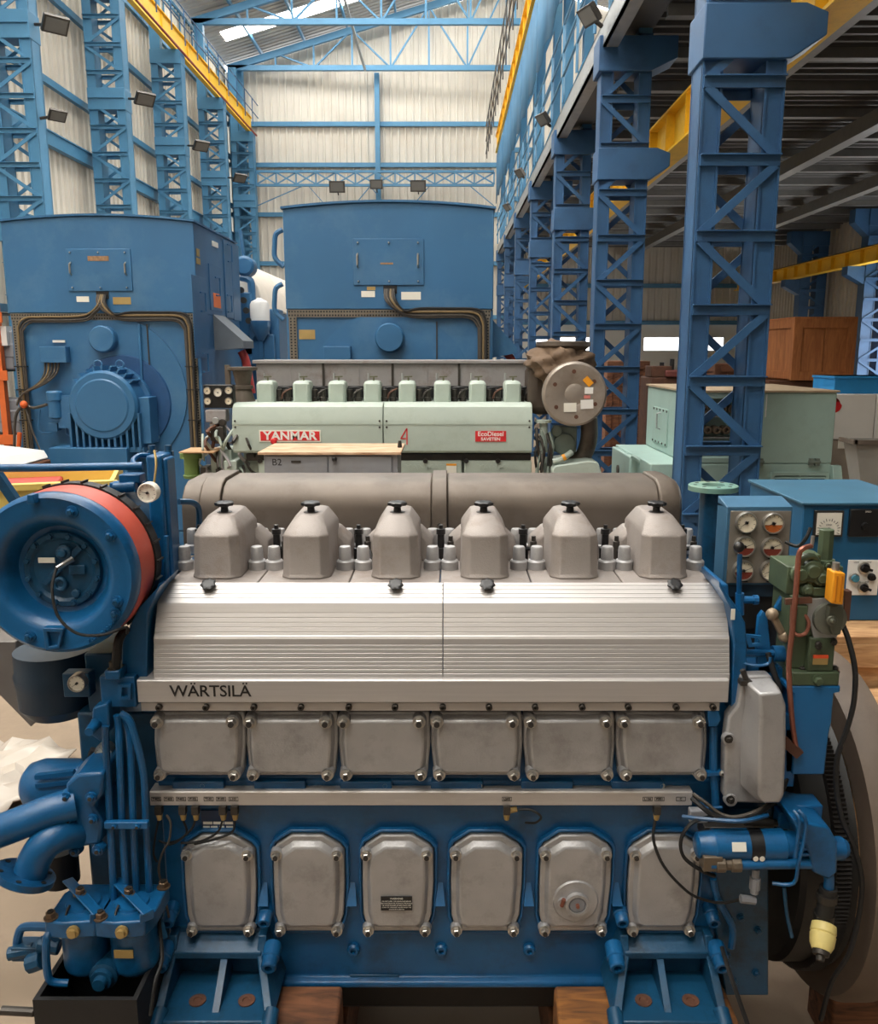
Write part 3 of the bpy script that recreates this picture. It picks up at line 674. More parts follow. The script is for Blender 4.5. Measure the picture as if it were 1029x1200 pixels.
# aluminium hot-box cover: two ridged panels
prof = [(2.70, 1.757), (2.628, 1.708), (2.575, 1.607), (2.548, atz(797, 2.548))]
def ridged(pr):
    out = [(2.74, pr[0][1] - 0.01), pr[0]]
    for i in range(3):
        (ya, za), (yb, zb_) = pr[i], pr[i+1]; n = (4, 6, 8)[i]; d = Vector((yb-ya, zb_-za)); L_ = d.length; d.normalize(); nn = Vector((d.y, -d.x))
        if nn.x > 0: nn = -nn
        for k in range(n):
            if i == 1 and k == 0: continue
            s0 = L_ * (0.12 + 0.8 * k / n); wv = 0.0013
            P0 = Vector((ya, za)) + d*s0
            out += [tuple(P0), tuple(P0 - nn*0.0012 + d*wv), tuple(P0 - nn*0.0012 + d*wv*2), tuple(P0 + d*wv*3)]
        e = Vector((yb, zb_))
        if i < 2: out += [tuple(e - d*0.012), tuple(e - d*0.009 + nn*0.002), tuple(e + nn*0.0022)]
        else: out.append(tuple(e))
    return out + [(2.74, prof[-1][1])]
xA, xM, xB = atx(180, 797, 2.548), atx(519, 797, 2.548), atx(855, 797, 2.548)
for (a_, b_) in ((xA, xM - 0.0015), (xM + 0.0015, xB)):
    MB().prism(ridged(prof), 'x', a_, b_).build('hot_box_panel', ALU, E, flat=True)
def star_knob(p, parent, r=0.028, ax=(0, -0.35, 1), nm='knob'):
    m = MB(); d = Vector(ax).normalized(); p = Vector(p)
    m.lathe(p, d, [(0, r*0.45), (r*0.5, r*0.4), (r*0.6, r*0.5), (r*0.75, r*0.8)], 14)
    a = d.cross(Vector((1, 0, 0))).normalized(); b = d.cross(a); lo = []; hi = []
    for k in range(28):
        q = 2*PI*k/28; rr = r*(1.0 + 0.1*math.cos(7*q)); u = (a*math.cos(q) + b*math.sin(q))
        lo.append((p + d*r*0.72 + u*rr*0.93, p + d*r*0.85 + u*rr, p + d*r*1.05 + u*rr, p + d*r*1.15 + u*rr*0.8, p + d*r*1.12 + u*r*0.4))
    m.loft([[l[j] for l in lo] for j in range(5)])
    return m.build(nm, BLACK, parent)
for px in (245.5, 464, 571, 789.5):
    p = at(px, 690, 2.685); star_knob(p, E, 0.0235, (0, -0.6, 1))
# name strip, lettering, screw rail
ys = 2.53; a = at(160, 797, ys); b = at(856, 823, ys)
m = MB(); m.prism([(ys, b.z), (ys, a.z - 0.004), (ys + 0.004, a.z), (2.62, a.z), (2.62, b.z - 0.004), (ys + 0.01, b.z - 0.004)], 'x', a.x, atx(854, 810, ys)); m.build('name_strip', ALU, E, bev=0.0015)
LET = mat('lettering_black', (26, 24, 24), 0.5, var=0)
m = MB(); p = at(246.5, 810.5, ys - 0.001); put_text(m, 'WÄRTSILÄ', p, 0.053, ext=0.0006, bold=0.0004, sx=1.03, spacing=0.97); m.build('lettering', LET, E)
yq = 2.545; a = at(165, 824, yq); b = at(843, 833, yq)
m = MB(); m.box(a.x, b.x, yq, YB, b.z, a.z + 0.002); m.build('screw_rail', ALU, E, bev=0.0015)
for px in (187, 242, 298, 353, 409, 463, 519, 573, 627, 682, 736, 792, 835):
    p = at(px, 828, yq); MB().lathe(p, FR, [(0, 0.0105), (0.012, 0.0105), (0.014, 0.008), (0.014, 0.005), (0.006, 0.005)], 12).build('socket_screw', DSTEEL, E)
# blue end cheeks of the hot box
m = MB(); q = pxp([(196, 677), (171, 701), (147, 747), (149, 778), (144, 787), (144, 796), (181, 797), (182, 708), (193, 683)], 2.62)
m.prism(q, 'y', 2.56, 2.75, inset=0.012); m.build('left_end_cheek', ENGB, E, bev=0.008)
m = MB(); q = pxp([(838, 676), (846, 690), (858, 706), (868, 725), (870, 752), (869, 792), (862, 800), (862, 826), (852, 830), (852, 796), (855, 752), (851, 708), (838, 683)], 2.6)
m.prism(q, 'y', 2.555, 2.75); m.build('right_end_cheek', ENGB, E, bev=0.005)
p = at(859, 720, 2.55); MB().cb(p, 0.012, 0.004, 0.034).build('small_tag', DIAL, E)

# cylinder heads: deck plates, covers with knobs, stud nuts
for k in range(6):
    x = cx6[k]
    MB().box(x - 0.1475, x + 0.1475, 2.70, 3.2, 1.70, 1.758).build('head_deck', CASTH, E, bev=0.004)
    def rect(x0, x1, y0, y1, z, c=0.02): return [(x0+c, y0, z), (x1-c, y0, z), (x1, y0+c, z), (x1, y1-c, z), (x1-c, y1, z), (x0+c, y1, z), (x0, y1-c, z), (x0, y0+c, z)]
    m = MB(); h = 0.079
    m.loft([rect(x-h-0.004, x+h+0.004, 2.735, 3.10, 1.758, 0.03), rect(x-h, x+h, 2.745, 3.09, 1.775, 0.028), rect(x-h+0.003, x+h-0.003, 2.752, 3.08, 1.90, 0.027),
            rect(x-h+0.012, x+h-0.012, 2.772, 3.07, 1.917, 0.027), rect(x-h+0.034, x+h-0.034, 2.835, 3.04, 1.952, 0.02), rect(x-h+0.038, x+h-0.038, 2.842, 3.035, 1.955, 0.02)])
    hc = m.build('head_cover', CASTH, E, bev=0.006, seg=3, sharp=50)
    m = MB(); m.loft([rect(x-0.125, x+0.125, 2.99, 3.14, 1.758, 0.02), rect(x-0.122, x+0.122, 2.995, 3.13, 1.83, 0.02), rect(x-0.075, x+0.075, 3.0, 3.12, 1.875, 0.02)]); m.build('cover_shoulder', CASTH, hc, bev=0.006)
    m = MB(); m.lathe((x, 2.9, 1.95), (0, 0, 1), [(0, 0.026), (0.006, 0.026), (0.007, 0.014)], 16); m.build('washer', DSTEEL, hc)
    star_knob((x, 2.9, 1.956), hc, 0.031, (0, 0, 1))
studs = [217, 302, 322, 405, 426, 507, 527, 608, 628.5, 711, 731, 814]
for px in studs:
    p = at(px, 668, 2.88); p.z = 1.758
    m = MB(); m.lathe(p, (0, 0, 1), [(0, 0.031), (0.028, 0.031), (0.033, 0.027), (0.034, 0.0225), (0.075, 0.021), (0.08, 0.018), (0.081, 0.008)], 18); m.build('stud_nut', CAST, E)
for i, px in enumerate(studs):
    p = at(px + (-4 if px < 500 else 4) * 0 , 642, 3.12); p.z = 1.758
    x = p.x + (0.028 if px < 515 else -0.028)*abs(px - 515)/300
    m = MB(); m.lathe((x, 3.13, 1.758), (0, 0, 1), [(0, 0.031), (0.03, 0.031), (0.034, 0.0225), (0.085, 0.021), (0.09, 0.018), (0.091, 0.008)], 18); m.build('stud_nut', CAST, E)
for k in range(7):
    x = cx6[0] - 0.149 + 0.2985*k
    if k in (0, 6): x += 0.02 if k == 0 else -0.02
    m = MB(); m.lathe((x, 3.03, 1.758), (0, 0, 1), [(0, 0.02), (0.04, 0.02), (0.042, 0.013), (0.09, 0.013), (0.092, 0.017), (0.11, 0.017), (0.112, 0.008), (0.125, 0.008)], 12); m.build('fuel_fitting', BLACK, E)
    m = MB(); m.lathe((x + 0.035, 3.0, 1.758), (0, 0, 1), [(0, 0.012), (0.07, 0.012), (0.072, 0.008), (0.09, 0.008)], 10); m.m = 1; m.tube([(x, 3.03, 1.79), (x + 0.035, 3.0, 1.80), (x + 0.05, 2.98, 1.77)], 0.008, 6, sub=3); m.build('fuel_connection', [DSTEEL, BLACK], E)
MB().tube([(cx6[0] + 0.05, 3.2, 1.815), (cx6[5] - 0.05, 3.2, 1.815)], 0.006, 8).build('cross_rod', BLACK, E)
for k in range(6): MB().box(cx6[k] + 0.1, cx6[k] + 0.13, 3.18, 3.22, 1.75, 1.82).build('rod_bracket', DSTEEL, E)

# exhaust duct behind the heads
def duct_prof(y0, y1, z0, z1, g=0.0):
    return [(y0 - g, z0), (y0 - g, z1 - 0.1), (y0 + 0.012 - g, z1 - 0.055 + g*0.5), (y0 + 0.05, z1 - 0.016 + g), (y0 + 0.1, z1 + g), (y1 - 0.1, z1 + g), (y1 + g, z1 - 0.08), (y1 + g, z0)]
yd0, yd1 = 3.3, 3.72; zd1 = atz(563, 3.4)
xd0, xd1 = atx(214, 620, yd0), atx(782, 620, yd0)
for (pa, pb) in ((214, 236), (260, 506), (524, 772)):
    MB().prism(duct_prof(yd0, yd1, 1.74, zd1), 'x', atx(pa, 620, yd0), atx(pb, 620, yd0)).build('exhaust_duct', DUCT, E, bev=0.006)
for (pa, pb) in ((236, 260), (506, 524)):
    o_ = MB().prism(duct_prof(yd0, yd1, 1.74, zd1, 0.012), 'x', atx(pa, 620, yd0), atx(pb, 620, yd0)).build('duct_band', DUCT, E, bev=0.004)
    MB().lathe((atx((pa+pb)/2, 620, yd0), yd0 - 0.012, 1.83), FR, [(0, 0.008), (0.006, 0.008)], 10).build('rivet', DSTEEL, o_)
m = MB(); pe = duct_prof(yd0, yd1, 1.74, zd1, 0.008); cy_, cz_ = 3.5, 1.86
def sc(f): return [((p[0]-cy_)*f + cy_, (p[1]-cz_)*f + cz_) for p in pe]
xs_ = [atx(772, 620, yd0), atx(788, 620, yd0), atx(796, 620, yd0), atx(800, 620, yd0)]
m.loft([[(xs_[i], p[0], p[1]) for p in sc(f)] for i, f in enumerate((1.0, 1.0, 0.95, 0.85))]); m.build('duct_end', DUCT, E, bev=0.008)
MB().tube([at(210, 588, 3.0), at(226, 589, 3.05), at(233, 598, 3.08), at(233, 625, 3.1)], 0.011, 8, sub=4).build('breather_pipe', ENGB2, E)

# mounting feet
def foot(px0, px1, pt0, pt1):
    f0 = at(px0, 1192, 2.40); f1 = at(px1, 1192, 2.40); zf = f0.z
    a = at(pt0, 1095, YB - 0.03); b = at(pt1, 1095, YB - 0.03)
    r = MB(); r.box(f0.x, f1.x, 2.38, YB, zf - 0.035, zf); o = r.build('mounting_foot', ENGB2, E, bev=0.006)
    zs = atz(1117, 2.56)
    MB().prism([(2.545, zs - 0.012), (2.545, zs + 0.012), (YB, zs + 0.05), (YB, zs - 0.012)], 'x', a.x, b.x).build('shelf', ENGB2, o, bev=0.004)
    MB().box(a.x, b.x, YB - 0.012, YB, zf, zs + 0.06).build('back_plate', ENGB2, o)
    for (xb, xt) in ((f0.x, a.x), (f1.x, b.x)):
        m = MB(); w_ = 0.014
        zz = atz(1085, YB)
        m.add([(xb-w_, 2.39, zf), (xb+w_, 2.39, zf), (xt+w_, 2.545, zs), (xt-w_, 2.545, zs), (xt-w_, 2.57, zz), (xt+w_, 2.57, zz),
               (xb-w_, YB, zf), (xb+w_, YB, zf), (xt-w_, YB, zz), (xt+w_, YB, zz)],
              [(0,1,2,3), (3,2,5,4), (4,5,9,8), (0,3,4,8,6), (1,7,9,5,2), (0,6,7,1), (6,8,9,7)])
        m.build('side_web', ENGB2, o, bev=0.003)
    xm = (f0.x + f1.x) / 2
    m = MB(); m.add([(xm-0.011, 2.42, zf), (xm+0.011, 2.42, zf), (xm+0.011, 2.55, zs-0.01), (xm-0.011, 2.55, zs-0.01), (xm-0.011, YB, zf), (xm+0.011, YB, zf), (xm-0.011, YB, zs), (xm+0.011, YB, zs)], [(0,1,2,3), (0,3,6,4), (1,5,7,2), (2,7,6,3), (0,4,5,1)])
    m.build('centre_web', ENGB2, o)
    for (x, y, z, r_) in ((a.x - 0.01, 2.57, atz(1083, 2.55), 0.022), (b.x + 0.01, 2.57, atz(1083, 2.55), 0.022), (a.x*0.7 + f0.x*0.3 - 0.02, 2.5, atz(1138, 2.47), 0.026), (b.x*0.7 + f1.x*0.3 + 0.02, 2.5, atz(1138, 2.47), 0.026)):
        MB().lathe((x, y + 0.03, z + 0.01), (0, -1, -0.25), [(-0.04, r_*1.15), (0.01, r_*1.15), (0.014, r_), (0.045, r_), (0.05, r_*0.85), (0.05, r_*0.5), (0.03, r_*0.5)], 18).build('cap_screw', ENGB, o)
    for x in (f0.x + 0.0, f1.x - 0.0): MB().lathe((x, 2.40, zf - 0.01), (0, -0.8, -0.3), [(-0.03, 0.026), (0.03, 0.026), (0.034, 0.02), (0.034, 0.012), (0.02, 0.012)], 16).build('jack_screw', ENGB2, o)
    for f in (0.3, 0.75): MB().lathe((f0.x + (f1.x-f0.x)*f, 2.47, zf), (0, 0, 1), [(0, 0.028), (0.004, 0.028), (0.004, 0.014), (0.001, 0.012)], 16).build('bolt_hole_ring', RUST, o)
    return zf - 0.035
zfoot = foot(185, 316, 205, 309); foot(722, 848, 730, 829)
# ============================================================ ENGINE, TURBOCHARGER END (left)
tc = at(62, 674, 2.45); BK = (0, 1, 0)
R0 = 0.245
m = MB(); m.lathe(tc, BK, [(0.075, 0.118), (0.07, 0.135), (0.035, 0.15), (0.012, 0.162), (0.0, 0.182), (0.004, 0.215), (0.0, 0.232), (0.01, 0.2435), (0.03, 0.246), (0.05, 0.244), (0.05, 0.236)], 64, cap=False)
T = m.build('compressor_casing', ENGB, E, sharp=50)
MB().lathe(tc + Vector((0, 0.05, 0)), BK, [(0, 0.238), (0.0, 0.2445), (0.004, 0.2455), (0.115, 0.2455), (0.12, 0.24), (0.12, 0.2)], 64, cap=False).build('red_band', RED, E)
MB().lathe(tc + Vector((0, 0.17, 0)), BK, [(0, 0.2), (0, 0.25), (0.05, 0.25), (0.055, 0.235), (0.055, 0.18)], 64, cap=False).build('filter_ring', DEEPBLK, E)
for k in range(26):
    q = 2*PI*k/26; u = Vector((math.cos(q), 0, math.sin(q)))
    MB().bar(tc + Vector((0, 0.172, 0)) + u*0.253, tc + Vector((0, 0.222, 0)) + u*0.253, 0.005, 0.007, tuple(u)).build('clamp_strip', DSTEEL, E)
MB().lathe(tc + Vector((0, 0.2, 0)), BK, [(0, 0.17), (0.05, 0.2), (0.25, 0.2), (0.35, 0.15), (0.5, 0.15)], 40).build('turbine_housing', ENGB2, E)
hc_ = tc + Vector((0.0, 0.068, 0))
m = MB(); m.lathe(hc_, FR, [(-0.02, 0.118), (0.0, 0.118), (0.006, 0.114), (0.006, 0.1), (-0.004, 0.09), (-0.004, 0.03)], 40); H = m.build('hub_plate', ENGB2, E)
for k in range(12):
    q = 2*PI*(k + 0.5)/12; nut(hc_ + Vector((0.107*math.cos(q), -0.006, 0.107*math.sin(q))), FR, 0.0085, H, [ENGB2, ENGB2], 'bolt', stud=False)
m = MB()
m.bar(hc_ + Vector((-0.06, -0.004, -0.045)), hc_ + Vector((0.06, -0.004, 0.07)), 0.01, 0.02); m.cb(hc_ + Vector((0.045, -0.004, 0.0)), 0.05, 0.008, 0.03)
m.lathe(hc_ + Vector((0.01, 0, 0.055)), FR, [(0, 0.026), (0.014, 0.024), (0.016, 0.014), (0.026, 0.013)], 18); m.lathe(hc_ + Vector((-0.01, 0, -0.045)), FR, [(0, 0.024), (0.012, 0.022), (0.012, 0.013), (0.004, 0.012)], 18); m.lathe(hc_ + Vector((0.035, 0, -0.075)), FR, [(0, 0.014), (0.01, 0.013)], 14); m.build('hub_casting', ENGB2, H, bev=0.003)
m = MB(); m.cb(hc_ + Vector((-0.045, -0.005, 0.03)), 0.05, 0.004, 0.016); m.build('name_plate', DIAL, H)
for (px, py, r_) in ((84, 600, 0.014), (129, 628, 0.014), (137, 705, 0.014), (135, 719, 0.013), (35, 746, 0.015)):
    p = at(px, py, 2.45); b = MB(); b.lathe(p + Vector((0, 0.01, 0)), FR, [(0, 0.02), (0.012, 0.018)], 16); b.build('bolt_pad', ENGB, T); nut(p + Vector((0, -0.001, 0)), FR, r_*0.8, T, [ENGB, ENGB2], 'bolt')
m = MB(); q = pxp([(52, 734), (77, 735), (72, 758), (56, 761)], 2.45); m.ring(q, [((p[0]-q[0][0])*0.6 + q[0][0]+0.013, (p[1]-q[3][1])*0.65 + q[3][1]+0.013) for p in q], 2.435, 2.47); m.build('lifting_lug', ENGB, T, bev=0.003)
m = MB(); q = pxp([(36, 578), (43, 578), (46, 589), (36, 589)], 2.45); m.prism(q, 'y', 2.425, 2.46); m.build('lug', ENGB, T, bev=0.003)
for k in range(14):      # cast lettering ticks along the lower rim
    q = math.radians(-32 - 2.6*k); p = tc + Vector((0.222*math.cos(q), -0.003, 0.222*math.sin(q))); MB().cb(p, 0.006, 0.006, 0.01).build('cast_mark', ENGB, T)
# speed pick-up and its cable
MB().cyl(at(85, 655, 2.50), at(66, 666, 2.46), 0.009, 0.007, 10).build('pickup_plug', CHROME, E)
MB().tube([at(66, 666, 2.46), at(61, 690, 2.42), at(68, 722, 2.40), at(90, 742, 2.40), at(120, 744, 2.42), at(147, 735, 2.46), at(149, 742, 2.5)], 0.0045, 8, sub=6).build('pickup_cable', RUBBER, E)
# upright blue housing, dial and long pipe
m = MB(); a = at(170, 534, 2.78); b = at(198, 690, 2.78); m.box(a.x, b.x, 2.78, 2.91, 1.3, a.z); m.box(a.x + 0.03, b.x + 0.012, 2.80, 2.89, 1.3, a.z - 0.012); m.build('air_cooler_housing', ENGB, E, bev=0.008)
m = MB(); p = at(182, 532, 2.9)
for dx_ in (-0.01, 0.045): m.lathe(p + Vector((dx_, 0, -0.02)), (0, 0, 1), [(0, 0.018), (0.03, 0.018), (0.03, 0.012), (0.05, 0.012)], 10)
m.build('top_bolts', ENGB2, E)
MB().tube([at(-60, 549, 2.74), at(60, 548, 2.76), at(167, 546, 2.78)], 0.013, 12).build('long_pipe', ENGB, E)
MB().tube([at(160, 547, 2.8), at(156, 540, 2.82), at(163, 534, 2.85), at(175, 534, 2.88)], 0.009, 8, sub=4).build('bent_pipe', ENGB, E)
m = MB(); m.cb(at(155, 560, 2.85), 0.07, 0.06, 0.03); m.cb(at(150, 568, 2.88), 0.11, 0.05, 0.02); m.cyl(at(133, 572, 2.82), at(160, 570, 2.82), 0.018, n=12); m.cb(at(150, 585, 2.95), 0.16, 0.1, 0.08); m.build('valve_bracket', ENGB, E, bev=0.004)
gauge(at(174, 577, 2.70), 0.0325, E, ang=170, name='dial_thermometer', bez=DIAL)
MB().tube([at(180, 570, 2.74), at(183, 545, 2.76), at(181, 528, 2.8)], 0.004, 6, sub=3).build('thermometer_stem', BRASS, E)
for py in range(590, 660, 14): MB().cb(at(170, py, 2.9), 0.05, 0.02, 0.012).build('cooling_rib', ENGB2, E)
MB().tube([at(195, 628, 2.68), at(195, 680, 2.68)], 0.008, 8).build('dipstick_tube', ENGB, E)
# air receiver under the turbocharger with its gauge box
c = at(66, 790, 2.75); m = MB(); m.lathe((c.x, c.y, atz(838, 2.75)), (0, 0, 1), [(0, 0.04), (0.012, 0.095), (0.05, 0.125), (0.12, 0.128), (0.16, 0.133), (0.17, 0.128), (0.24, 0.128)], 32); m.build('air_receiver', mat('dark_blue_paint', (18, 44, 64), 0.45), E)  # receiver is a plain dark blue
m = MB(); m.cb(at(93, 800, 2.60), 0.085, 0.05, 0.08); gb = m.build('gauge_box', ENGB2, E, bev=0.004); gauge(at(91.5, 799.5, 2.565), 0.029, gb, ang=215)
m = MB(); m.box(at(108, 790, 2.7).x, at(140, 790, 2.7).x, 2.65, 2.9, atz(830, 2.7), atz(760, 2.7)); m.build('bracket_block', ENGB2, E, bev=0.006)
# bracket, hose and valve left of the strip
m = MB(); a = at(116, 793, 2.53); b = at(160, 829, 2.53); m.box(a.x, b.x, 2.53, 2.64, b.z, a.z); q = pxp([(140, 800), (155, 800), (155, 818), (140, 818)], 2.53)
rbk = m.build('rail_bracket', ENGB, E, bev=0.004); m = MB(); m.ring([(p[0]*1.0, p[1]) for p in q], [(q[0][0]+0.012, q[0][1]-0.01), (q[1][0]-0.008, q[1][1]-0.01), (q[2][0]-0.008, q[2][1]+0.01), (q[3][0]+0.012, q[3][1]+0.01)], 2.515, 2.53); m.build('window_frame', ENGB, rbk); MB().box(at(122, 790, 2.5).x, at(140, 790, 2.5).x, 2.5, 2.6, a.z, a.z + 0.03).build('top_block', ENGB, rbk, bev=0.004)
m = MB(); m.tube([at(135, 790, 2.52), at(137, 765, 2.52), at(140, 748, 2.53), at(148, 737, 2.56)], 0.014, 10, sub=4); m.build('hose', RUBBER, E)
MB().lathe(at(134, 793, 2.52), (0, 0, 1), [(0, 0.018), (0.03, 0.018), (0.03, 0.013), (0.05, 0.013)], 10).build('hose_fitting', DSTEEL, E)
m = MB(); q = pxp([(108, 830), (126, 824), (128, 850), (118, 870), (106, 862)], 2.5); m.prism(q, 'y', 2.5, 2.6); m.build('valve_body', ENGB, E, bev=0.006)
MB().cyl(at(115, 845, 2.52), at(104, 858, 2.44), 0.02, 0.013, 12).build('valve_handle', ENGB, E)
gauge(at(123, 880, 2.6), 0.029, E, ang=110)
m = MB(); m.tube([at(108, 895, 2.66), at(112, 880, 2.64), at(122, 884, 2.66)], 0.02, 8, sub=3); m.build('gauge_bracket', RUBBER, E)
# bundle of vertical pipes with clamp
for pts in ([(124, 850, 2.5), (124, 870, 2.5), (129, 960, 2.48), (134, 1060, 2.47)], [(137, 838, 2.52), (139, 852, 2.52), (140, 880, 2.5), (143, 960, 2.49), (148, 1050, 2.48)],
            [(140, 838, 2.54), (149, 850, 2.54), (153, 880, 2.52), (156, 960, 2.5), (160, 1050, 2.5)], [(141, 836, 2.5), (150, 842, 2.5), (156, 855, 2.5), (168, 905, 2.51), (171, 960, 2.51), (176, 1060, 2.51)]):
    MB().tube([at(*p) for p in pts], 0.0115, 10, sub=5).build('oil_pipe', ENGB, E)
m = MB(); a = at(122, 963, 2.46); b = at(174, 971, 2.46); m.box(a.x, b.x, 2.455, 2.475, b.z, a.z); cl = m.build('pipe_clamp', ENGB, E, bev=0.003)
for px in (134, 161.5): nut(at(px, 968, 2.455), FR, 0.008, cl, [ENGB, DSTEEL], 'bolt')
m = MB(); m.box(at(112, 900, 2.75).x, xl + 0.06, 2.64, 3.3, atz(1150, 2.64), atz(835, 2.64)); m.build('front_end_casting', ENGB2, E, bev=0.01)
# water pump with its branch pipes
m = MB(); m.lathe(at(30, 920, 2.66), (1, 0, 0), [(0, 0.05), (0.02, 0.075), (0.06, 0.088), (0.2, 0.088), (0.2, 0.1), (0.215, 0.1), (0.215, 0.08), (0.3, 0.08)], 28)
for dz in (0.09, -0.01): m.bar(at(56, 905, 2.66) + Vector((0, -0.08, dz*0.3)), at(100, 900, 2.66) + Vector((0, -0.08, dz*0.3)), 0.02, 0.015)
m.build('pump_body', ENGB, E, sharp=45)
q = pxp([(74, 918), (90, 905), (122, 903), (122, 930), (112, 945), (122, 965), (118, 992), (84, 998), (78, 975), (76, 945)], 2.46)
m = MB(); m.prism(q, 'y', 2.46, 2.62, inset=0.008); hb_ = m.build('pump_manifold', ENGB, E, bev=0.01)
for (px, py) in ((78, 934), (107, 934), (81, 960), (109, 960), (88, 997), (115, 996)):
    b = MB(); b.lathe(at(px, py, 2.46) + Vector((0, 0.02, 0)), FR, [(0, 0.021), (0.026, 0.018)], 14); b.build('boss', ENGB, hb_); nut(at(px, py, 2.45), FR, 0.0105, hb_, [ENGB, DSTEEL], 'bolt')
m = MB(); m.tube([at(88, 942, 2.48), at(60, 950, 2.45), at(20, 966, 2.42), at(-30, 985, 2.4), at(-60, 1000, 2.4)], 0.051, 20, sub=5); m.build('branch_pipe', ENGB, E)
m = MB(); m.tube([at(90, 975, 2.49), at(72, 978, 2.44), at(54, 988, 2.41), at(42, 1005, 2.395), at(35, 1024, 2.385)], [0.052]*3 + [0.05]*18, 20, sub=5); m.build('elbow_pipe', ENGB, E)
fc = at(30, 1022, 2.38); fd = Vector((-0.35, -0.25, -0.9)).normalized(); m = MB(); m.lathe(fc, fd, [(0, 0.092), (0.02, 0.092), (0.024, 0.088), (0.024, 0.05), (0.0, 0.045)], 32); fo = m.build('pipe_flange', ENGB, E)
fa = fd.cross(Vector((0, 1, 0))).normalized(); fb = fd.cross(fa)
for k in range(6):
    q = 2*PI*k/6 + 0.4; MB().lathe(fc + (fa*math.cos(q) + fb*math.sin(q))*0.075 - fd*0.001, -fd, [(0, 0.0085), (0.0012, 0.0085)], 10).build('bolt_hole', DEEPBLK, fo)
MB().lathe(at(72, 1032, 2.6), (0, 0, 1), [(0, 0.06), (0.12, 0.06)], 20).build('drain_sleeve', DEEPBLK, E)
mat('bolt_brown', (104, 84, 66), 0.45, metal=0.4, var=0.2)
# twin oil filter
for i, (cpx, r_) in enumerate(((95, 0.073), (152, 0.073))):
    c = at(cpx, 1083, 2.42); zt_ = c.z; zb_ = atz(1142, 2.42)
    m = MB(); m.lathe((c.x, 2.45, zb_), (0, 0, 1), [(0, 0.03), (0.008, 0.055), (0.025, 0.07), (0.04, r_), (zt_ - zb_, r_)], 28); can = m.build('filter_canister', ENGB, E)
    q = [(c.x-0.085, 2.36), (c.x-0.02, 2.35), (c.x+0.07, 2.36), (c.x+0.088, 2.42), (c.x+0.088, 2.55), (c.x-0.06, 2.55), (c.x-0.085, 2.5)]
    m = MB(); m.prism(q, 'z', zt_ - 0.002, zt_ + 0.055); head = m.build('filter_head', ENGB, E, bev=0.006)
    MB().lathe((c.x, 2.45, zt_ + 0.055), (0, 0, 1), [(0, 0.055), (0.008, 0.052), (0.01, 0.02)], 24).build('filter_lid', ENGB, head)
    for (dx_, dy_) in ((-0.07, 2.375), (0.075, 2.53)): nut((c.x+dx_, dy_, zt_+0.055), (0, 0, 1), 0.016, head, [MATS['bolt_brown'], DSTEEL], 'bolt')
    p = Vector((c.x + 0.005, 2.44, zt_ + 0.075)); mm_ = MB(); mm_.bar(p + Vector((-0.07, 0.05, 0.035)), p + Vector((0.075, -0.07, 0.0)), 0.035, 0.006, (0.2, 0, 1)); mm_.bar(p + Vector((0.07, -0.068, -0.028)), p + Vector((0.07, -0.068, 0.004)), 0.045, 0.006, (0.6, -0.7, 0)); mm_.build('clip_bracket', ENGB, head, bev=0.002)
    nut(p + Vector((-0.01, 0.0, 0.018)), (0.1, 0, 1), 0.015, head, [MATS['bolt_brown'], DSTEEL], 'bolt')
    MB().tube([p + Vector((-0.03, -0.03, 0.0)), p + Vector((-0.035, -0.05, -0.02)), p + Vector((-0.02, -0.08, -0.05))], 0.004, 6, sub=4).build('sensor_wire', RUBBER, head)
    MB().lathe(at(85 + 57*i, 1093, 2.345), FR, [(-0.06, 0.02), (0.0, 0.02), (0.002, 0.013), (0.012, 0.013)], 12).build('vent_plug', [BRASS], can)
    if i == 1:
        p = at(145, 1118, 2.372); MB().cb(p, 0.06, 0.004, 0.028).build('name_plate', BRASS, can)
m = MB(); c = at(118, 1150, 2.36); m.lathe(c + Vector((0, 0.1, 0)), FR, [(0, 0.045), (0.08, 0.045), (0.085, 0.035), (0.1, 0.033), (0.1, 0.022), (0.12, 0.02)], 18); m.build('drain_valve', ENGB2, E)
MB().tube([at(68, 1087, 2.45), at(30, 1086, 2.48), at(22, 1095, 2.48), at(20, 1108, 2.48)], 0.014, 10, sub=4).build('drain_pipe', ENGB, E)
MB().tube([at(66, 1100, 2.38), at(56, 1095, 2.36), at(54, 1110, 2.35), at(55, 1135, 2.35), at(60, 1150, 2.35), at(80, 1152, 2.36)], 0.012, 10, sub=4).build('drain_pipe', ENGB, E)
m = MB(); m.cb(at(34, 1112, 2.48), 0.09, 0.06, 0.05); m.cyl(at(10, 1118, 2.46), at(40, 1112, 2.47), 0.022, n=10); m.cyl(at(34, 1130, 2.42), at(50, 1124, 2.42), 0.03, n=10); m.cyl(at(45, 1106, 2.44), at(70, 1110, 2.44), 0.025, n=10); m.build('drain_cock', ENGB2, E, bev=0.004)
MB().bar(at(180, 1060, 2.5), at(192, 1100, 2.46), 0.02, 0.02).build('stay', ENGB2, E)
wire([(176, 1190, 2.3), (182, 1150, 2.34), (190, 1120, 2.4), (184, 1060, 2.5)], 0.006)
# black drip tray below the filters
m = MB(); a = at(38, 1172, 2.28); b = at(160, 1172, 2.28); zT = a.z
m.box(a.x, b.x, 2.28, 2.295, zT - 0.24, zT); m.box(a.x, b.x, 2.50, 2.515, zT - 0.24, zT); m.box(a.x, a.x + 0.015, 2.295, 2.50, zT - 0.24, zT); m.box(b.x - 0.015, b.x, 2.295, 2.50, zT - 0.24, zT); m.box(a.x, b.x, 2.28, 2.515, zT - 0.25, zT - 0.235); m.build('drip_tray', DEEPBLK, E)
MB().cyl(at(2, 1184, 2.35), at(40, 1186, 2.35), 0.014, n=10).build('tray_drain', DSTEEL, E)

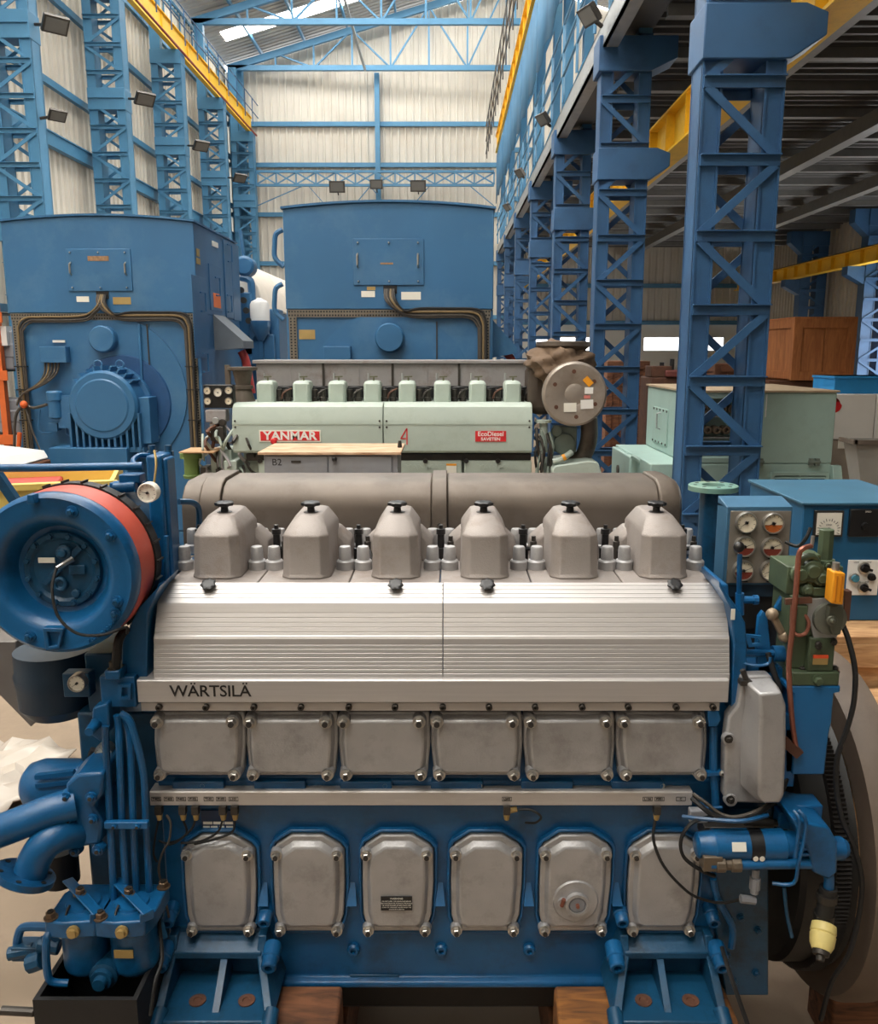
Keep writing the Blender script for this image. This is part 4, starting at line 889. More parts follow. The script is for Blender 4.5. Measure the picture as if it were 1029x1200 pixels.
# ============================================================ ENGINE, FLYWHEEL END (right)
m = MB(); m.box(xr, atx(900, 1000, 2.7), 2.68, 3.7, zb, 1.42); m.build('gear_housing', ENGB2, E, bev=0.01)
m = MB(); q = pxp([(834, 955), (896, 955), (896, 1157), (846, 1157), (834, 1080)], 2.64); m.prism(q, 'y', 2.60, 2.75); m.build('housing_web', ENGB2, E, bev=0.006)
for (px, py) in ((868, 1075), (888, 1090), (852, 1120), (886, 1140), (860, 1150)): nut(at(px, py, 2.6), FR, 0.011, E, [ENGB2, ENGB2], 'housing_bolt')
MB().tube([at(836, 1030, 2.57), at(842, 1055, 2.56), at(858, 1085, 2.56), at(857, 1110, 2.57)], 0.012, 8, sub=4).build('oil_pipe', ENGB, E)
wire([(846, 1110, 2.5), (852, 1130, 2.45), (862, 1160, 2.4), (876, 1200, 2.36)], 0.008)
for q_ in range(4): MB().box(atx(936, 990, 2.41) + 0.0, atx(962, 990, 2.41), 2.405, 2.42, atz(980 + 7*q_, 2.41) - 0.004, atz(980 + 7*q_, 2.41) + 0.004).build('starter_rib', ENGB, E)
# cast timing cover
q = pxp([(871, 794), (905, 793), (914, 812), (914, 860), (911, 935), (902, 944), (857, 943), (850, 937), (851, 880), (855, 842), (866, 828)], 2.52)
m = MB(); m.prism(q, 'y', 2.53, 2.58); c0 = (sum(p[0] for p in q)/len(q), sum(p[1] for p in q)/len(q))
def tcq(pts, Y): return [(p[0], Y, p[1]) for p in pxp(pts, 2.52)]
A_ = [(873, 797), (905, 795), (913, 812), (914, 860), (911, 920), (906, 930), (878, 930), (868, 920), (868, 880), (871, 842), (874, 826)]
B_ = [(878, 800), (903, 798), (908, 814), (908, 860), (906, 915), (902, 924), (884, 924), (878, 915), (878, 880), (879, 842), (880, 826)]
m.loft([tcq(A_, 2.532), tcq([((a[0]*2+b[0])/3, (a[1]*2+b[1])/3) for a, b in zip(A_, B_)], 2.47), tcq(B_, 2.43)]); tcv = m.build('timing_cover', CAST, E, bev=0.008, seg=3)
for (px, py) in ((854, 866), (856, 937), (902, 936)):
    b = MB(); b.lathe(at(px, py, 2.53), FR, [(-0.01, 0.022), (0.008, 0.02)], 14); b.build('boss', CAST, tcv); nut(at(px, py, 2.52), FR, 0.01, tcv, [DSTEEL, DSTEEL])
a = at(836, 838, 2.55); m = MB(); q = pxp([(829, 833), (841, 832), (845, 843), (840, 851), (830, 851)], 2.55); m.prism(q, 'y', 2.545, 2.6); m.tube([at(836, 850, 2.57), at(836, 900, 2.57), at(839, 945, 2.57)], 0.013, 10); m.build('vent_pipe', ENGB, E, bev=0.003)
m = MB(); m.bar(at(828, 906, 2.56), at(848, 905, 2.56), 0.02, 0.012); vc = m.build('vent_clamp', ENGB, E); nut(at(846, 906, 2.55), FR, 0.007, vc)
# hoses looping under the timing cover
wire([(811, 935, 2.5), (822, 945, 2.47), (838, 956, 2.46), (862, 960, 2.46), (890, 952, 2.47), (914, 932, 2.5), (924, 905, 2.55)], 0.008)
wire([(812, 930, 2.5), (826, 940, 2.48), (845, 954, 2.47), (866, 957, 2.46), (895, 946, 2.48), (918, 925, 2.52)], 0.006, CABLE)
wire([(800, 957, 2.5), (830, 960, 2.46), (870, 962, 2.44), (900, 955, 2.46)], 0.007, ENGB)
wire([(846, 946, 2.55), (826, 946, 2.55), (822, 935, 2.56)], 0.005, ENGB)
m = MB(); m.cb(at(850, 970, 2.56), 0.16, 0.08, 0.05); m.cyl(at(870, 962, 2.55), at(905, 964, 2.55), 0.02, n=12); m.cyl(at(905, 964, 2.55), at(922, 965, 2.55), 0.012, n=10); m.build('oil_fitting', DSTEEL, E, bev=0.003)
# control linkage above the timing cover
m = MB(); m.prism(pxp([(885, 753), (888, 722), (893, 715), (898, 720), (903, 770), (903, 795), (888, 795)], 2.6), 'y', 2.59, 2.61); m.build('linkage_plate', ENGB, E, bev=0.002)
m = MB(); m.tube([at(868, 765, 2.58), at(925, 766, 2.6)], 0.012, 10); m.lathe(at(905, 766, 2.6), (1, 0, 0), [(0, 0.026), (0.05, 0.026), (0.05, 0.02), (0.09, 0.02)], 14); m.build('control_shaft', ENGB, E)
q = pxp([(870, 741), (890, 743), (896, 754), (875, 756)], 2.58); m = MB(); cc = (sum(p[0] for p in q)/4, sum(p[1] for p in q)/4)
m.ring(q, [((p[0]-cc[0])*0.45+cc[0], (p[1]-cc[1])*0.5+cc[1]) for p in q], 2.56, 2.57); m.build('slotted_plate', ENGB, E)
m = MB(); m.tube([at(906, 722, 2.57), at(918, 745, 2.57)], 0.012, 8); m.ball(at(905, 720, 2.57), 0.02, 10); m.ball(at(919, 746, 2.57), 0.02, 10); m.build('link_rod', mat('old_brass', (140, 124, 104), 0.45, metal=0.4), E)
MB().bar(at(912, 715, 2.62), at(920, 700, 2.62), 0.02, 0.03).build('linkage_arm', ENGB, E, bev=0.003); MB().cb(at(915, 790, 2.62), 0.05, 0.05, 0.06).build('linkage_bracket', ENGB, E, bev=0.003); MB().cb(at(890, 780, 2.62), 0.1, 0.06, 0.03).build('linkage_bracket', ENGB, E, bev=0.003)
wire([(900, 765, 2.56), (906, 785, 2.55), (913, 805, 2.54), (914, 812, 2.54)], 0.009)
wire([(870, 777, 2.56), (885, 780, 2.55), (900, 778, 2.55), (903, 770, 2.55)], 0.005, ENGB)
m = MB(); m.cb(at(873, 799, 2.52), 0.035, 0.03, 0.015); m.tube([at(870, 785, 2.52), at(875, 797, 2.52)], 0.009, 8); m.build('grease_nipple', DSTEEL, E)
MB().tube([at(866, 715, 2.66), at(866, 700, 2.66), at(867, 650, 2.64)], 0.0085, 8).build('stop_lever', ENGB, E)
MB().ball(at(866, 641, 2.64), 0.0175, 14).build('lever_ball', BLACK, E)
m = MB(); m.tube([at(867, 695, 2.66), at(867, 720, 2.66)], 0.014, 10); m.lathe(at(870, 703, 2.66), (1, 0, 0), [(0, 0.012), (0.035, 0.012), (0.035, 0.016), (0.05, 0.016)], 10); m.build('lever_socket', ENGB, E)
m = MB(); m.box(atx(862, 700, 3.02), atx(925, 700, 3.02), 3.02, 3.2, atz(810, 3.0), atz(692, 3.02)); m.build('end_box', mat('end_box_dark_blue', (22, 30, 42), 0.6), E)  # box in one even, very dark blue

# governor on its blue pedestal
G = 2.52
m = MB(); m.loft([[ (p[0], y, z) for p, y in zip(((atx(a, 800, G), 0), (atx(b, 800, G), 0), (atx(b, 800, G), 0), (atx(a, 800, G), 0)), (G, G, G+0.17, G+0.17))] for (a, b, z) in ((937, 976, atz(908, G)), (936, 977, atz(862, G)), (932, 979, atz(846, G)), (931, 979, atz(812, G)), (925, 986, atz(811, G)), (925, 986, atz(804, G)))])
ped = m.build('governor_pedestal', mat('bright_blue_paint', (26, 98, 152), 0.35, var=0.1), E, bev=0.005)
m = MB(); m.box(atx(928, 795, G), atx(984, 795, G), G + 0.0, G + 0.16, atz(804, G), atz(788, G)); gv = m.build('governor_base', OLIVE, E, bev=0.005)
nut(at(958, 797, G), FR, 0.014, gv, [OLIVE, OLIVE], 'bolt', stud=False)
for px in (940, 978): nut(at(px, 787, G+0.03) , (0, 0, 1), 0.012, gv, [DSTEEL, DSTEEL], 'bolt')
m = MB(); m.box(atx(930, 770, G), atx(950, 770, G), G + 0.03, G + 0.15, atz(788, G), atz(748, G)); m.box(atx(948, 770, G), atx(979, 770, G), G + 0.005, G + 0.15, atz(788, G), atz(748, G)); m.lathe(at(936, 788, G+0.06), (0, 0, 1), [(0, 0.03), (0.1, 0.03)], 16); gl = m.build('governor_lower_body', OLIVE, E, bev=0.006)
a = at(953, 771, G + 0.003); b = at(970, 779, G); m = MB(); m.box(a.x, b.x, G - 0.0, G + 0.01, b.z, a.z); m.m = 1; m.box(a.x, b.x, G - 0.001, G + 0.01, a.z, a.z + 0.009); m.build('data_sticker', [BRASS, mat('sticker_orange_red', (224, 84, 44), 0.5, var=0)], gl)
m = MB(); m.box(atx(928, 730, G), atx(986, 730, G), G + 0.02, G + 0.17, atz(748, G), atz(700, G)); m.cb(at(935, 725, G+0.02), 0.04, 0.05, 0.1); gm = m.build('governor_middle', OLIVE, E, bev=0.005)
m = MB(); m.prism(pxp([(944, 703), (990, 701), (990, 730), (978, 757), (957, 757), (952, 735), (943, 730)], G), 'y', G + 0.008, G + 0.02); m.build('face_plate', GALV, gm, bev=0.001)
for (px, py) in ((958, 754), (976, 752), (958, 757)): nut(at(px, py, G + 0.008), FR, 0.01, gm, [DSTEEL, DSTEEL], 'bolt')
m = MB(); m.lathe(at(971, 724, G + 0.01), FR, [(0, 0.052), (0.016, 0.05), (0.018, 0.04)], 28); m.build('sector_disc', mat('zinc_grey', (112, 114, 104), 0.45, metal=0.4), gm)
m = MB(); m.prism(pxp([(967, 708), (983, 706), (984, 720), (980, 740), (971, 741), (965, 722)], G), 'y', G - 0.03, G - 0.008); m.lathe(at(974, 727, G - 0.03), FR, [(0, 0.018), (0.01, 0.017), (0.01, 0.008), (0.018, 0.008)], 14); m.build('lever_arm', mat('olive_grey_metal', (88, 90, 78), 0.45, metal=0.3), gm, bev=0.003)
m = MB(); m.loft([[(p[0], y, p[1]) for p, y in zip(pxp(pp, G - 0.03), (G-0.06,)*len(pp))] for pp in ([(969, 704), (983, 706), (986, 669), (972, 667)],)] + [[(p[0], G - 0.01, p[1]) for p in pxp([(969, 704), (983, 706), (986, 669), (972, 667)], G - 0.03)]]); oc = m.build('orange_grip', ORANGE, E, bev=0.004)
for f in (0.3, 0.7):
    p0 = at(969 + 14*f, 702, G - 0.03); p1 = at(972 + 14*f, 672, G - 0.03); p0.y = p1.y = G - 0.062; MB().bar(p0, p1, 0.004, 0.003, FR).build('grip_rib', mat('orange_dark', (200, 120, 20), 0.5, var=0), oc)
MB().cyl(at(979, 668, G - 0.035), at(980, 659, G - 0.035), 0.011, n=12).build('grip_pin', CHROME, oc)
m = MB(); m.box(atx(927, 680, G), atx(993, 680, G), G + 0.03, G + 0.18, atz(700, G), atz(667, G)); m.box(atx(955, 680, G), atx(990, 680, G), G + 0.01, G + 0.1, atz(700, G), atz(690, G))
for (px, py, r_) in ((936, 672, 0.03), (950, 668, 0.035), (944, 690, 0.02), (960, 676, 0.025)): m.lathe(at(px, py, G + 0.03), FR, [(0, r_), (0.02, r_), (0.022, r_*0.6), (0.03, r_*0.6)], 12)
m.lathe(at(941, 700, G+0.08), (0, 0, 1), [(0, 0.04), (0.1, 0.04), (0.11, 0.03), (0.15, 0.028)], 14); m.cb(at(948, 657, G+0.06), 0.05, 0.06, 0.05); m.tube([at(936, 668, G+0.03), at(940, 655, G+0.02), at(952, 652, G+0.02), at(958, 660, G+0.03)], 0.012, 8, sub=3)
gt = m.build('governor_upper_body', OLIVE, E, bev=0.003)
m = MB(); m.lathe(at(965, 670, G + 0.08), (0, 0, 1), [(0, 0.033), (0.04, 0.033), (0.042, 0.024), (0.135, 0.023), (0.137, 0.02)], 8); m.build('governor_motor', OLIVE, E)
for k in range(9):
    px = random.uniform(930, 990); py = random.uniform(660, 700); nut(at(px, py, G + 0.03), FR, random.uniform(0.006, 0.01), gt, [OLIVE, DSTEEL], 'bolt')
MB().bar(at(920, 705, G - 0.0), at(951, 703, G - 0.0), 0.012, 0.018, (0, 0, 1)).build('rusty_strap', RUST, E)
m = MB(); m.box(atx(990, 710, G), atx(997, 710, G), G + 0.0, G + 0.03, atz(728, G), atz(693, G)); m.build('side_strap', RUST, E)
MB().tube([at(950, 640, G+0.02), at(941, 643, G+0.0), at(936, 652, G), at(933, 690, G-0.01), at(929, 735, G-0.01), at(925, 770, G-0.01), at(925, 800, G-0.02), at(929, 850, G-0.02), at(934, 882, G-0.0)], 0.0085, 8, sub=5).build('copper_pipe', COPPER, E)
MB().tube([at(943, 720, G-0.0), at(948, 730, G-0.01), at(944, 742, G-0.01), at(934, 744, G-0.01), at(928, 735, G), at(929, 705, G)], 0.006, 8, sub=5).build('copper_loop', COPPER, E)
MB().bar(at(916, 866, G), at(937, 884, G - 0.01), 0.02, 0.03).build('pipe_bracket', RUST, E)
MB().cyl(at(951, 642, G+0.02), at(953, 628, G+0.02), 0.006, n=8).build('pipe_fitting', CHROME, E)
wire([(988, 733, G+0.02), (995, 752, G), (1002, 785, G-0.02), (1001, 820, G-0.02), (994, 850, G-0.02), (982, 885, G-0.02), (980, 920, G-0.02), (987, 960, G-0.04), (1000, 990, G-0.05), (1010, 1040, G-0.05), (998, 1110, G-0.05), (975, 1150, G-0.03), (962, 1195, G)], 0.0085, nm='governor_cable')
wire([(920, 635, 2.7), (935, 640, 2.68), (945, 630, 2.66), (950, 618, 2.66)], 0.006)
m = MB(); m.prism(pxp([(916, 830), (928, 838), (928, 900), (916, 900)], 2.56), 'y', 2.53, 2.66); m.cb(at(915, 880, 2.58), 0.06, 0.1, 0.2); m.build('pedestal_bracket', ENGB, E, bev=0.004)

# starter motor
s0 = at(815, 990, 2.46); s1 = at(965, 990, 2.46); ax = Vector((1, 0, 0)); L_ = (s1 - s0).length
m = MB(); m.lathe(s0, ax, [(0, 0.03), (0.006, 0.04), (0.05, 0.046), (0.055, 0.05), (L_*0.68, 0.05), (L_*0.69, 0.043), (L_*0.9, 0.04)], 28); st = m.build('starter_motor', ENGB, E)
MB().lathe(s0 + ax*(L_*0.40), ax, [(0, 0.0505), (0.0, 0.0515), (0.042, 0.0515), (0.042, 0.0505)], 28, cap=False).build('black_band', BLACK, st)
for k, dx_ in enumerate((0.012, 0.032)):
    MB().lathe(s0 + ax*(L_*0.40 + dx_) + Vector((0, -0.0512, -0.016)), FR, [(0, 0.0085), (0.0012, 0.0085)], 12).build('band_dot', DIAL, st)
p = s0 + ax*(L_*0.3) + Vector((0, -0.047, 0.022)); m = MB(); m.bar(p + Vector((-0.022, 0, 0)), p + Vector((0.022, 0, 0)), 0.002, 0.028, (0, 0.4, 1)); m.build('rating_plate', DIAL, st)
m = MB(); m.loft([[(x, 2.40, z) for x, z in pxp([(920, 948), (962, 957), (972, 975), (972, 1010), (962, 1018), (944, 1010), (940, 990)], 2.46)], [(x, 2.6, z) for x, z in pxp([(920, 948), (962, 957), (972, 975), (972, 1010), (962, 1018), (944, 1010), (940, 990)], 2.46)]]); m.build('starter_flange', ENGB, E, bev=0.008)
m = MB(); m.lathe(at(972, 994, 2.46), ax, [(0, 0.036), (0.04, 0.036), (0.055, 0.025)], 18); m.build('pinion_housing', ENGB, E)
m = MB(); m.cb(at(940, 945, 2.54), 0.1, 0.08, 0.05); m.cb(at(920, 958, 2.56), 0.06, 0.05, 0.06); m.build('starter_saddle', ENGB, E, bev=0.005)
MB().tube([at(832, 1013, 2.42), at(870, 1013, 2.42), at(940, 1012, 2.42), at(962, 1014, 2.42), at(971, 1024, 2.42), at(971, 1042, 2.42)], 0.0165, 12, sub=5).build('oil_line', ENGB, E)
m = MB(); m.cb(at(833, 1008, 2.43), 0.06, 0.05, 0.05); m.lathe(at(838, 1013, 2.42), ax, [(0, 0.025), (0.03, 0.025), (0.03, 0.018), (0.05, 0.018), (0.05, 0.024), (0.08, 0.024)], 10); m.build('line_fitting', mat('dirty_brass', (110, 98, 84), 0.45, metal=0.5), E, bev=0.003)
m = MB(); m.lathe(at(886, 1018, 2.44), (0, 0, -1), [(0, 0.012), (0.03, 0.012), (0.03, 0.017), (0.07, 0.017), (0.07, 0.013), (0.085, 0.013)], 10); m.cyl(at(868, 1053, 2.44), at(885, 1055, 2.44), 0.014, n=8); m.build('pressure_switch', GREYP, E)
for pts in ([(930, 950, 2.4), (937, 960, 2.38), (936, 975, 2.38), (932, 1005, 2.38)], [(936, 950, 2.4), (944, 960, 2.38), (943, 980, 2.38), (936, 1010, 2.38), (930, 1035, 2.4), (905, 1035, 2.42)]):
    MB().tube([at(*p) for p in pts], 0.006, 8, sub=4).build('thin_pipe', ENGB, E)
MB().tube([at(919, 1040, 2.46), at(922, 1070, 2.46), at(928, 1098, 2.46)], 0.006, 8, sub=3).build('thin_pipe', ENGB2, E)
m = MB(); m.tube([at(971, 1040, 2.42), at(968, 1060, 2.42), at(964, 1085, 2.41)], 0.027, 12); m.m = 1
for f in (0.25, 0.75): p = at(971 - 7*f, 1040 + 45*f, 2.42); m.lathe(p, (0, 0, 1), [(-0.012, 0.032), (0.012, 0.032)], 12)
m.build('rubber_elbow', [RUBBER, DSTEEL], E)
m = MB(); yc0 = at(966, 1082, 2.40); yd = (at(962, 1118, 2.34) - yc0).normalized()
m.lathe(yc0, yd, [(0, 0.028), (0.004, 0.037), (0.028, 0.039), (0.032, 0.036), (0.036, 0.039), (0.065, 0.036), (0.082, 0.028)], 24); m.m = 1; m.lathe(yc0 + yd*0.082, yd, [(0, 0.026), (0.014, 0.024), (0.016, 0.014), (0.03, 0.012)], 12)
o_ = m.build('yellow_cap', [mat('cap_yellow', (214, 196, 124), 0.5), DSTEEL], E); tag(o_, 'pale yellow plastic cap')
# flywheel with ring gear and guard ring
fw = Vector((1.18, 3.08, 0.72)); 
m = MB(); m.lathe(fw, ax, [(0, 0.12), (0.0, 0.5), (0.015, 0.52), (0.10, 0.52), (0.1, 0.3)], 72); m.build('flywheel', mat('flywheel_black', (24, 23, 23), 0.5), E)
m = MB(); N_ = 230; lo = []; 
for k in range(N_*2):
    q = 2*PI*(k*0.5)/N_; rr = 0.54 if k % 2 else 0.55
    lo.append((math.cos(q)*rr, math.sin(q)*rr))
m.loft([[(fw.x + h, fw.y + p[0]*f, fw.z + p[1]*f) for p in lo] for h, f in ((0.10, 0.96), (0.10, 1.0), (0.15, 1.0), (0.15, 0.96))]); m.build('ring_gear', mat('gear_dark', (44, 40, 38), 0.5, metal=0.4), E, sharp=20)
MB().lathe(fw + Vector((0.15, 0, 0)), ax, [(0, 0.2), (0, 0.52), (0.03, 0.535), (0.034, 0.2)], 72).build('flywheel_rim', MATS['flywheel_black'], E)
m = MB(); m.lathe(fw + Vector((0.19, 0, 0)), ax, [(0, 0.52), (0, 0.63), (0.04, 0.65), (0.12, 0.65), (0.12, 0.63), (0.06, 0.61), (0.03, 0.52)], 72, cap=False); m.build('guard_ring', mat('guard_brown', (98, 84, 72), 0.6, var=0.2, dirt=(60, 50, 44), dirt_amt=0.6, dscale=3), E)

# instrument panel on its stand at the flywheel end
yp = 2.98; a = at(856, 598, yp); b = at(921, 684, yp)
m = MB(); m.box(a.x - 0.012, b.x + 0.005, yp, yp + 0.11, b.z - 0.005, a.z + 0.012); m.add([(a.x-0.012, yp, a.z+0.012), (b.x+0.005, yp, a.z+0.012), (b.x+0.005, yp+0.11, a.z+0.035), (a.x-0.012, yp+0.11, a.z+0.035), (a.x-0.012, yp+0.11, a.z), (b.x+0.005, yp+0.11, a.z)], [(0,1,2,3), (0,3,4), (1,5,2), (3,2,5,4)])
pan = m.build('instrument_panel', mat('panel_blue_grey', (62, 104, 134), 0.45), E, bev=0.003)
m = MB(); m.box(a.x, b.x - 0.002, yp - 0.006, yp, b.z + 0.004, a.z - 0.002); m.build('face_plate', mat('brushed_plate', (150, 142, 132), 0.4, metal=0.5, var=0.15, scale=14), pan, bev=0.001)
AMB = mat('amber_fluid', (176, 92, 40), 0.4, var=0); DKR = mat('dark_red_fluid', (120, 52, 40), 0.4, var=0)
for (px, py, lo_, an) in ((874, 612, None, 215), (905.5, 613, AMB, 200), (872, 640, DKR, 20), (904, 641, DKR, 25), (870.5, 668, DKR, 20), (902.5, 668, None, 205)):
    gauge(at(px, py, yp - 0.008), 0.0385, pan, ang=an, low=lo_, face=mat('dial_cream', (226, 214, 190), 0.5, var=0))
    MB().cb(at(px + 1, py + 13.6, yp - 0.007), 0.03, 0.001, 0.004).build('caption', BLACK, pan)
m = MB(); m.box(a.x + 0.03, b.x - 0.03, yp + 0.02, yp + 0.1, 1.5, b.z - 0.006); m.build('panel_stand', DEEPBLK, E)
MB().box(a.x + 0.0, b.x - 0.02, yp + 0.005, yp + 0.1, b.z - 0.05, b.z - 0.006).build('panel_bracket', mat('dark_blue_paint', (18, 44, 64)), E)  # bracket in the same dark blue as the receiver

# timber baulks carrying the engine
def baulk(label, x0, x1, y0, y1, z0, z1, mt=None):
    m = MB(); j = lambda: random.uniform(-0.006, 0.006)
    m.add([(x0+j(), y0+j(), z0), (x1+j(), y0+j(), z0), (x1+j(), y1, z0), (x0+j(), y1, z0), (x0+j(), y0+j(), z1), (x1+j(), y0+j(), z1), (x1+j(), y1, z1), (x0+j(), y1, z1)], [(0,3,2,1),(4,5,6,7),(0,1,5,4),(1,2,6,5),(2,3,7,6),(3,0,4,7)])
    tag(m.build('timber_baulk', mt or WOODD, bev=0.012), label, 'timber', 'timbers carrying the blue engine')
zt_ = zfoot - 0.004
baulk('dark timber under the left foot of the blue engine', -0.89, -0.36, 2.36, 2.59, zt_ - 0.3, zt_)
baulk('lower dark timber below the left foot timber', -0.89, -0.38, 2.38, 3.6, FZ, zt_ - 0.302)
baulk('orange-stained timber under the right foot of the blue engine', 0.36, 0.95, 2.36, 2.59, zt_ - 0.3, zt_, wood('stained_timber', (150, 98, 46), (84, 52, 32)))
baulk('lower dark timber below the right foot timber', 0.38, 0.97, 2.38, 3.6, FZ, zt_ - 0.302)
# ============================================================ GENERATORS
PERF = mat('perforated_steel', (120, 112, 100), 0.55, metal=0.3, var=0.1)
def sidept(px, py, X):
    u = (px - CX) / F; v = (py - CY) / F; t = X / u
    return Vector((X, t * (CP - v * SP), CZ - t * (SP + v * CP)))
def generator(label, xc, Y, left):
    W, D, zt_, zs = 1.225, 2.25, 4.19, 2.99
    g = thing('generator', label, 'generator', (xc, Y + D/2, FZ), 'big blue generators behind the green engine')
    # upper cooler hood with a slightly crowned roof
    n = 12; pts = [(xc - W, zs), (xc + W, zs)] + [(xc + W - 2*W*k/n, zt_ - 0.07 + 0.075*(1 - (2*k/n - 1)**2)) for k in range(n + 1)]
    MB().prism(pts, 'y', Y, Y + D).build('cooler_hood', GENB, g, bev=0.01)
    roof = [(xc - W - 0.02 + 2*(W + 0.02)*k/n, zt_ - 0.07 + 0.075*(1 - (2*k/n - 1)**2)) for k in range(n + 1)]
    MB().prism(roof + [(p[0], p[1] + 0.025) for p in reversed(roof)], 'y', Y - 0.03, Y + D + 0.02).build('roof_plate', GENB, g)
    MB().box(xc - W, xc + W, Y + 0.03, Y + D, FZ + 0.35, zs).build('stator_housing', GENB, g, bev=0.01)
    MB().box(xc - W - 0.05, xc + W + 0.05, Y + 0.05, Y + D, FZ, FZ + 0.35).build('base_frame', GENB, g, bev=0.01)
    # hatch
    h = MB().box(xc - 0.42, xc + 0.41, Y - 0.02, Y, 3.265, 3.79).build('hatch', GENB, g, bev=0.006)
    for sx in (-0.36, -0.36 + 0.36, 0.34):
        for z in (3.745, 3.31): nut((xc + sx, Y - 0.02, z), FR, 0.014, h, [GENB, CHROME], 'bolt')
    for sx in (-0.365, 0.34): MB().tube([(xc + sx, Y - 0.02, 3.47), (xc + sx, Y - 0.06, 3.49), (xc + sx, Y - 0.06, 3.6), (xc + sx, Y - 0.02, 3.62)], 0.012, 6).build('handle', CHROME, h)
    MB().box(xc - 0.14 if left else xc - 0.1, xc + 0.13 if left else xc + 0.05, Y - 0.024, Y - 0.02, 3.5 if not left else 3.64, 3.52 if not left else 3.7).build('sticker', mat('torn_sticker', (150, 116, 84), 0.7, var=0.3, scale=30), h)
    MB().box(xc - 0.07, xc + 0.09, Y - 0.01, Y, 3.17, 3.262).build('cable_gland', DEEPBLK, g)
    # name plates
    for (a, b, z0, z1, mt) in ((-0.33, -0.17, 3.13, 3.2, DIAL), (0.14, 0.37, 3.1, 3.19, BRASS if left else DIAL)):
        MB().box(xc + a, xc + b, Y - 0.006, Y, z0, z1).build('name_plate', mt, g)
    # perforated cable tray frame and cables
    for (a, b, z0, z1) in ((-W + 0.02, W - 0.03, 2.90, 2.985), (-W + 0.03, -W + 0.12, 1.2, 2.9), (W - 0.13, W - 0.04, 1.2, 2.9)):
        tr = MB().box(xc + a, xc + b, Y + 0.005, Y + 0.03, z0, z1).build('cable_tray', PERF, g)
        hm = MB(); nx = max(2, int((b - a)/0.034)); nz = max(2, int((z1 - z0)/0.034))
        for i in range(nx):
            for j in range(nz):
                x = xc + a + (i + 0.5)*(b - a)/nx; z = z0 + (j + 0.5)*(z1 - z0)/nz; hm.add([(x-0.01, Y+0.0035, z-0.01), (x+0.01, Y+0.0035, z-0.01), (x+0.01, Y+0.0035, z+0.01), (x-0.01, Y+0.0035, z+0.01)], [(0, 1, 2, 3)])
        hm.build('tray_holes', DEEPBLK, tr, kind='stuff')
    for s in ((-1, 1) if left else (1,)):
        for k in range(6):
            mt = (CABLE, CABLE, RUBBER, CABLEY, CABLE, RUBBER)[k]
            x0 = xc - 0.05 + 0.022*k if s > 0 else xc + 0.06 - 0.022*k; yy = Y - 0.03 - 0.012*(k % 2); zz = 2.90 + 0.02*k; xe = xc + s*(W - 0.17 + 0.018*k)
            if s > 0: p = [(x0, Y - 0.02, 3.22), (x0 + 0.01, yy - 0.04, 3.1), (x0 + s*0.12, yy - 0.04, 2.99 - 0.004*k), (x0 + s*0.3, yy, zz), (xc + s*0.7, yy, zz), (xe - s*0.12, yy, zz - 0.01), (xe - s*0.02, yy, zz - 0.1), (xe, yy, 2.6), (xe, yy, 1.2)]
            else: p = [(x0, Y - 0.02, 3.22), (x0 - 0.02, yy - 0.04, 3.1), (x0 + s*0.12, yy - 0.04, 3.0), (x0 + s*0.3, yy, zz - 0.01), (xc + s*0.8, yy, zz - 0.02), (xe - s*0.12, yy, zz - 0.03), (xe - s*0.02, yy, zz - 0.12), (xe, yy, 2.6), (xe, yy, 1.2)]
            if s < 0 and k > 3: continue
            MB().tube(p, 0.013, 6, sub=4).build('cable', mt, g)
        for z in (2.3, 2.0, 1.6): MB().box(xc + s*(W - 0.11) - 0.08, xc + s*(W - 0.11) + 0.08, Y - 0.055, Y + 0.005, z, z + 0.015).build('cable_tie', RUBBER, g)
    # end shield circle, bearing cap
    MB().lathe((xc, Y + 0.035, 1.95), FR, [(0, 1.02), (0.03, 1.02), (0.03, 0.95)], 72).build('end_shield', GENB, g)
    MB().lathe((xc, Y + 0.03, 2.66), FR, [(0, 0.17), (0.14, 0.17), (0.16, 0.155)], 32).build('bearing_cap', GENB, g)
    MB().box(xc + 0.55, xc + 0.565, Y - 0.01, Y + 0.0, 1.5, 2.85).build('conduit', DSTEEL, g)
    return g
GL = generator('big blue generator at the left with finned motor and cables on its end', -4.47, 11.35, True)
GC = generator('big blue generator in the middle behind the green engine', -0.69, 10.35, False)
# extras on the middle one
p = at(396, 412, 10.35); MB().box(p.x - 0.16, p.x + 0.16, 10.25, 10.36, 2.2, 2.56).build('terminal_box', GENB, GC, bev=0.006)
for (px, py, w_, h_, mt) in ((360, 392, 0.19, 0.11, BRASS), (401, 399, 0.17, 0.07, DIAL), (417.5, 399, 0.11, 0.04, BRASS), (435, 338, 0.1, 0.04, BRASS)):
    p = at(px, py, 10.35 if py < 350 else 10.38); MB().cb(p, w_, 0.012, h_).build('name_plate', mt, GC)
for (px, py) in ((327, 292), (327, 355)):
    p = at(px, py, 10.5); MB().tube([p + Vector((0.05, 0, 0.22)), p + Vector((-0.03, 0, 0.17)), p + Vector((-0.05, 0, 0.05)), p + Vector((-0.05, 0, -0.1)), p + Vector((0.05, 0, -0.2))], 0.03, 8, sub=4).build('side_pipe', GENB, GC)
m = MB(); q = [(0.53, 2.9), (0.85, 2.55), (0.85, 2.48), (0.53, 2.42)]; m.prism(q, 'y', 10.7, 11.1); m.build('side_cowl', GENB, GC)
MB().tube([(0.72, 10.9, 2.5), (0.82, 10.9, 2.36), (0.86, 10.9, 2.1)], 0.05, 12, sub=4).build('red_hose', mat('hose_red', (160, 52, 48), 0.5), GC)
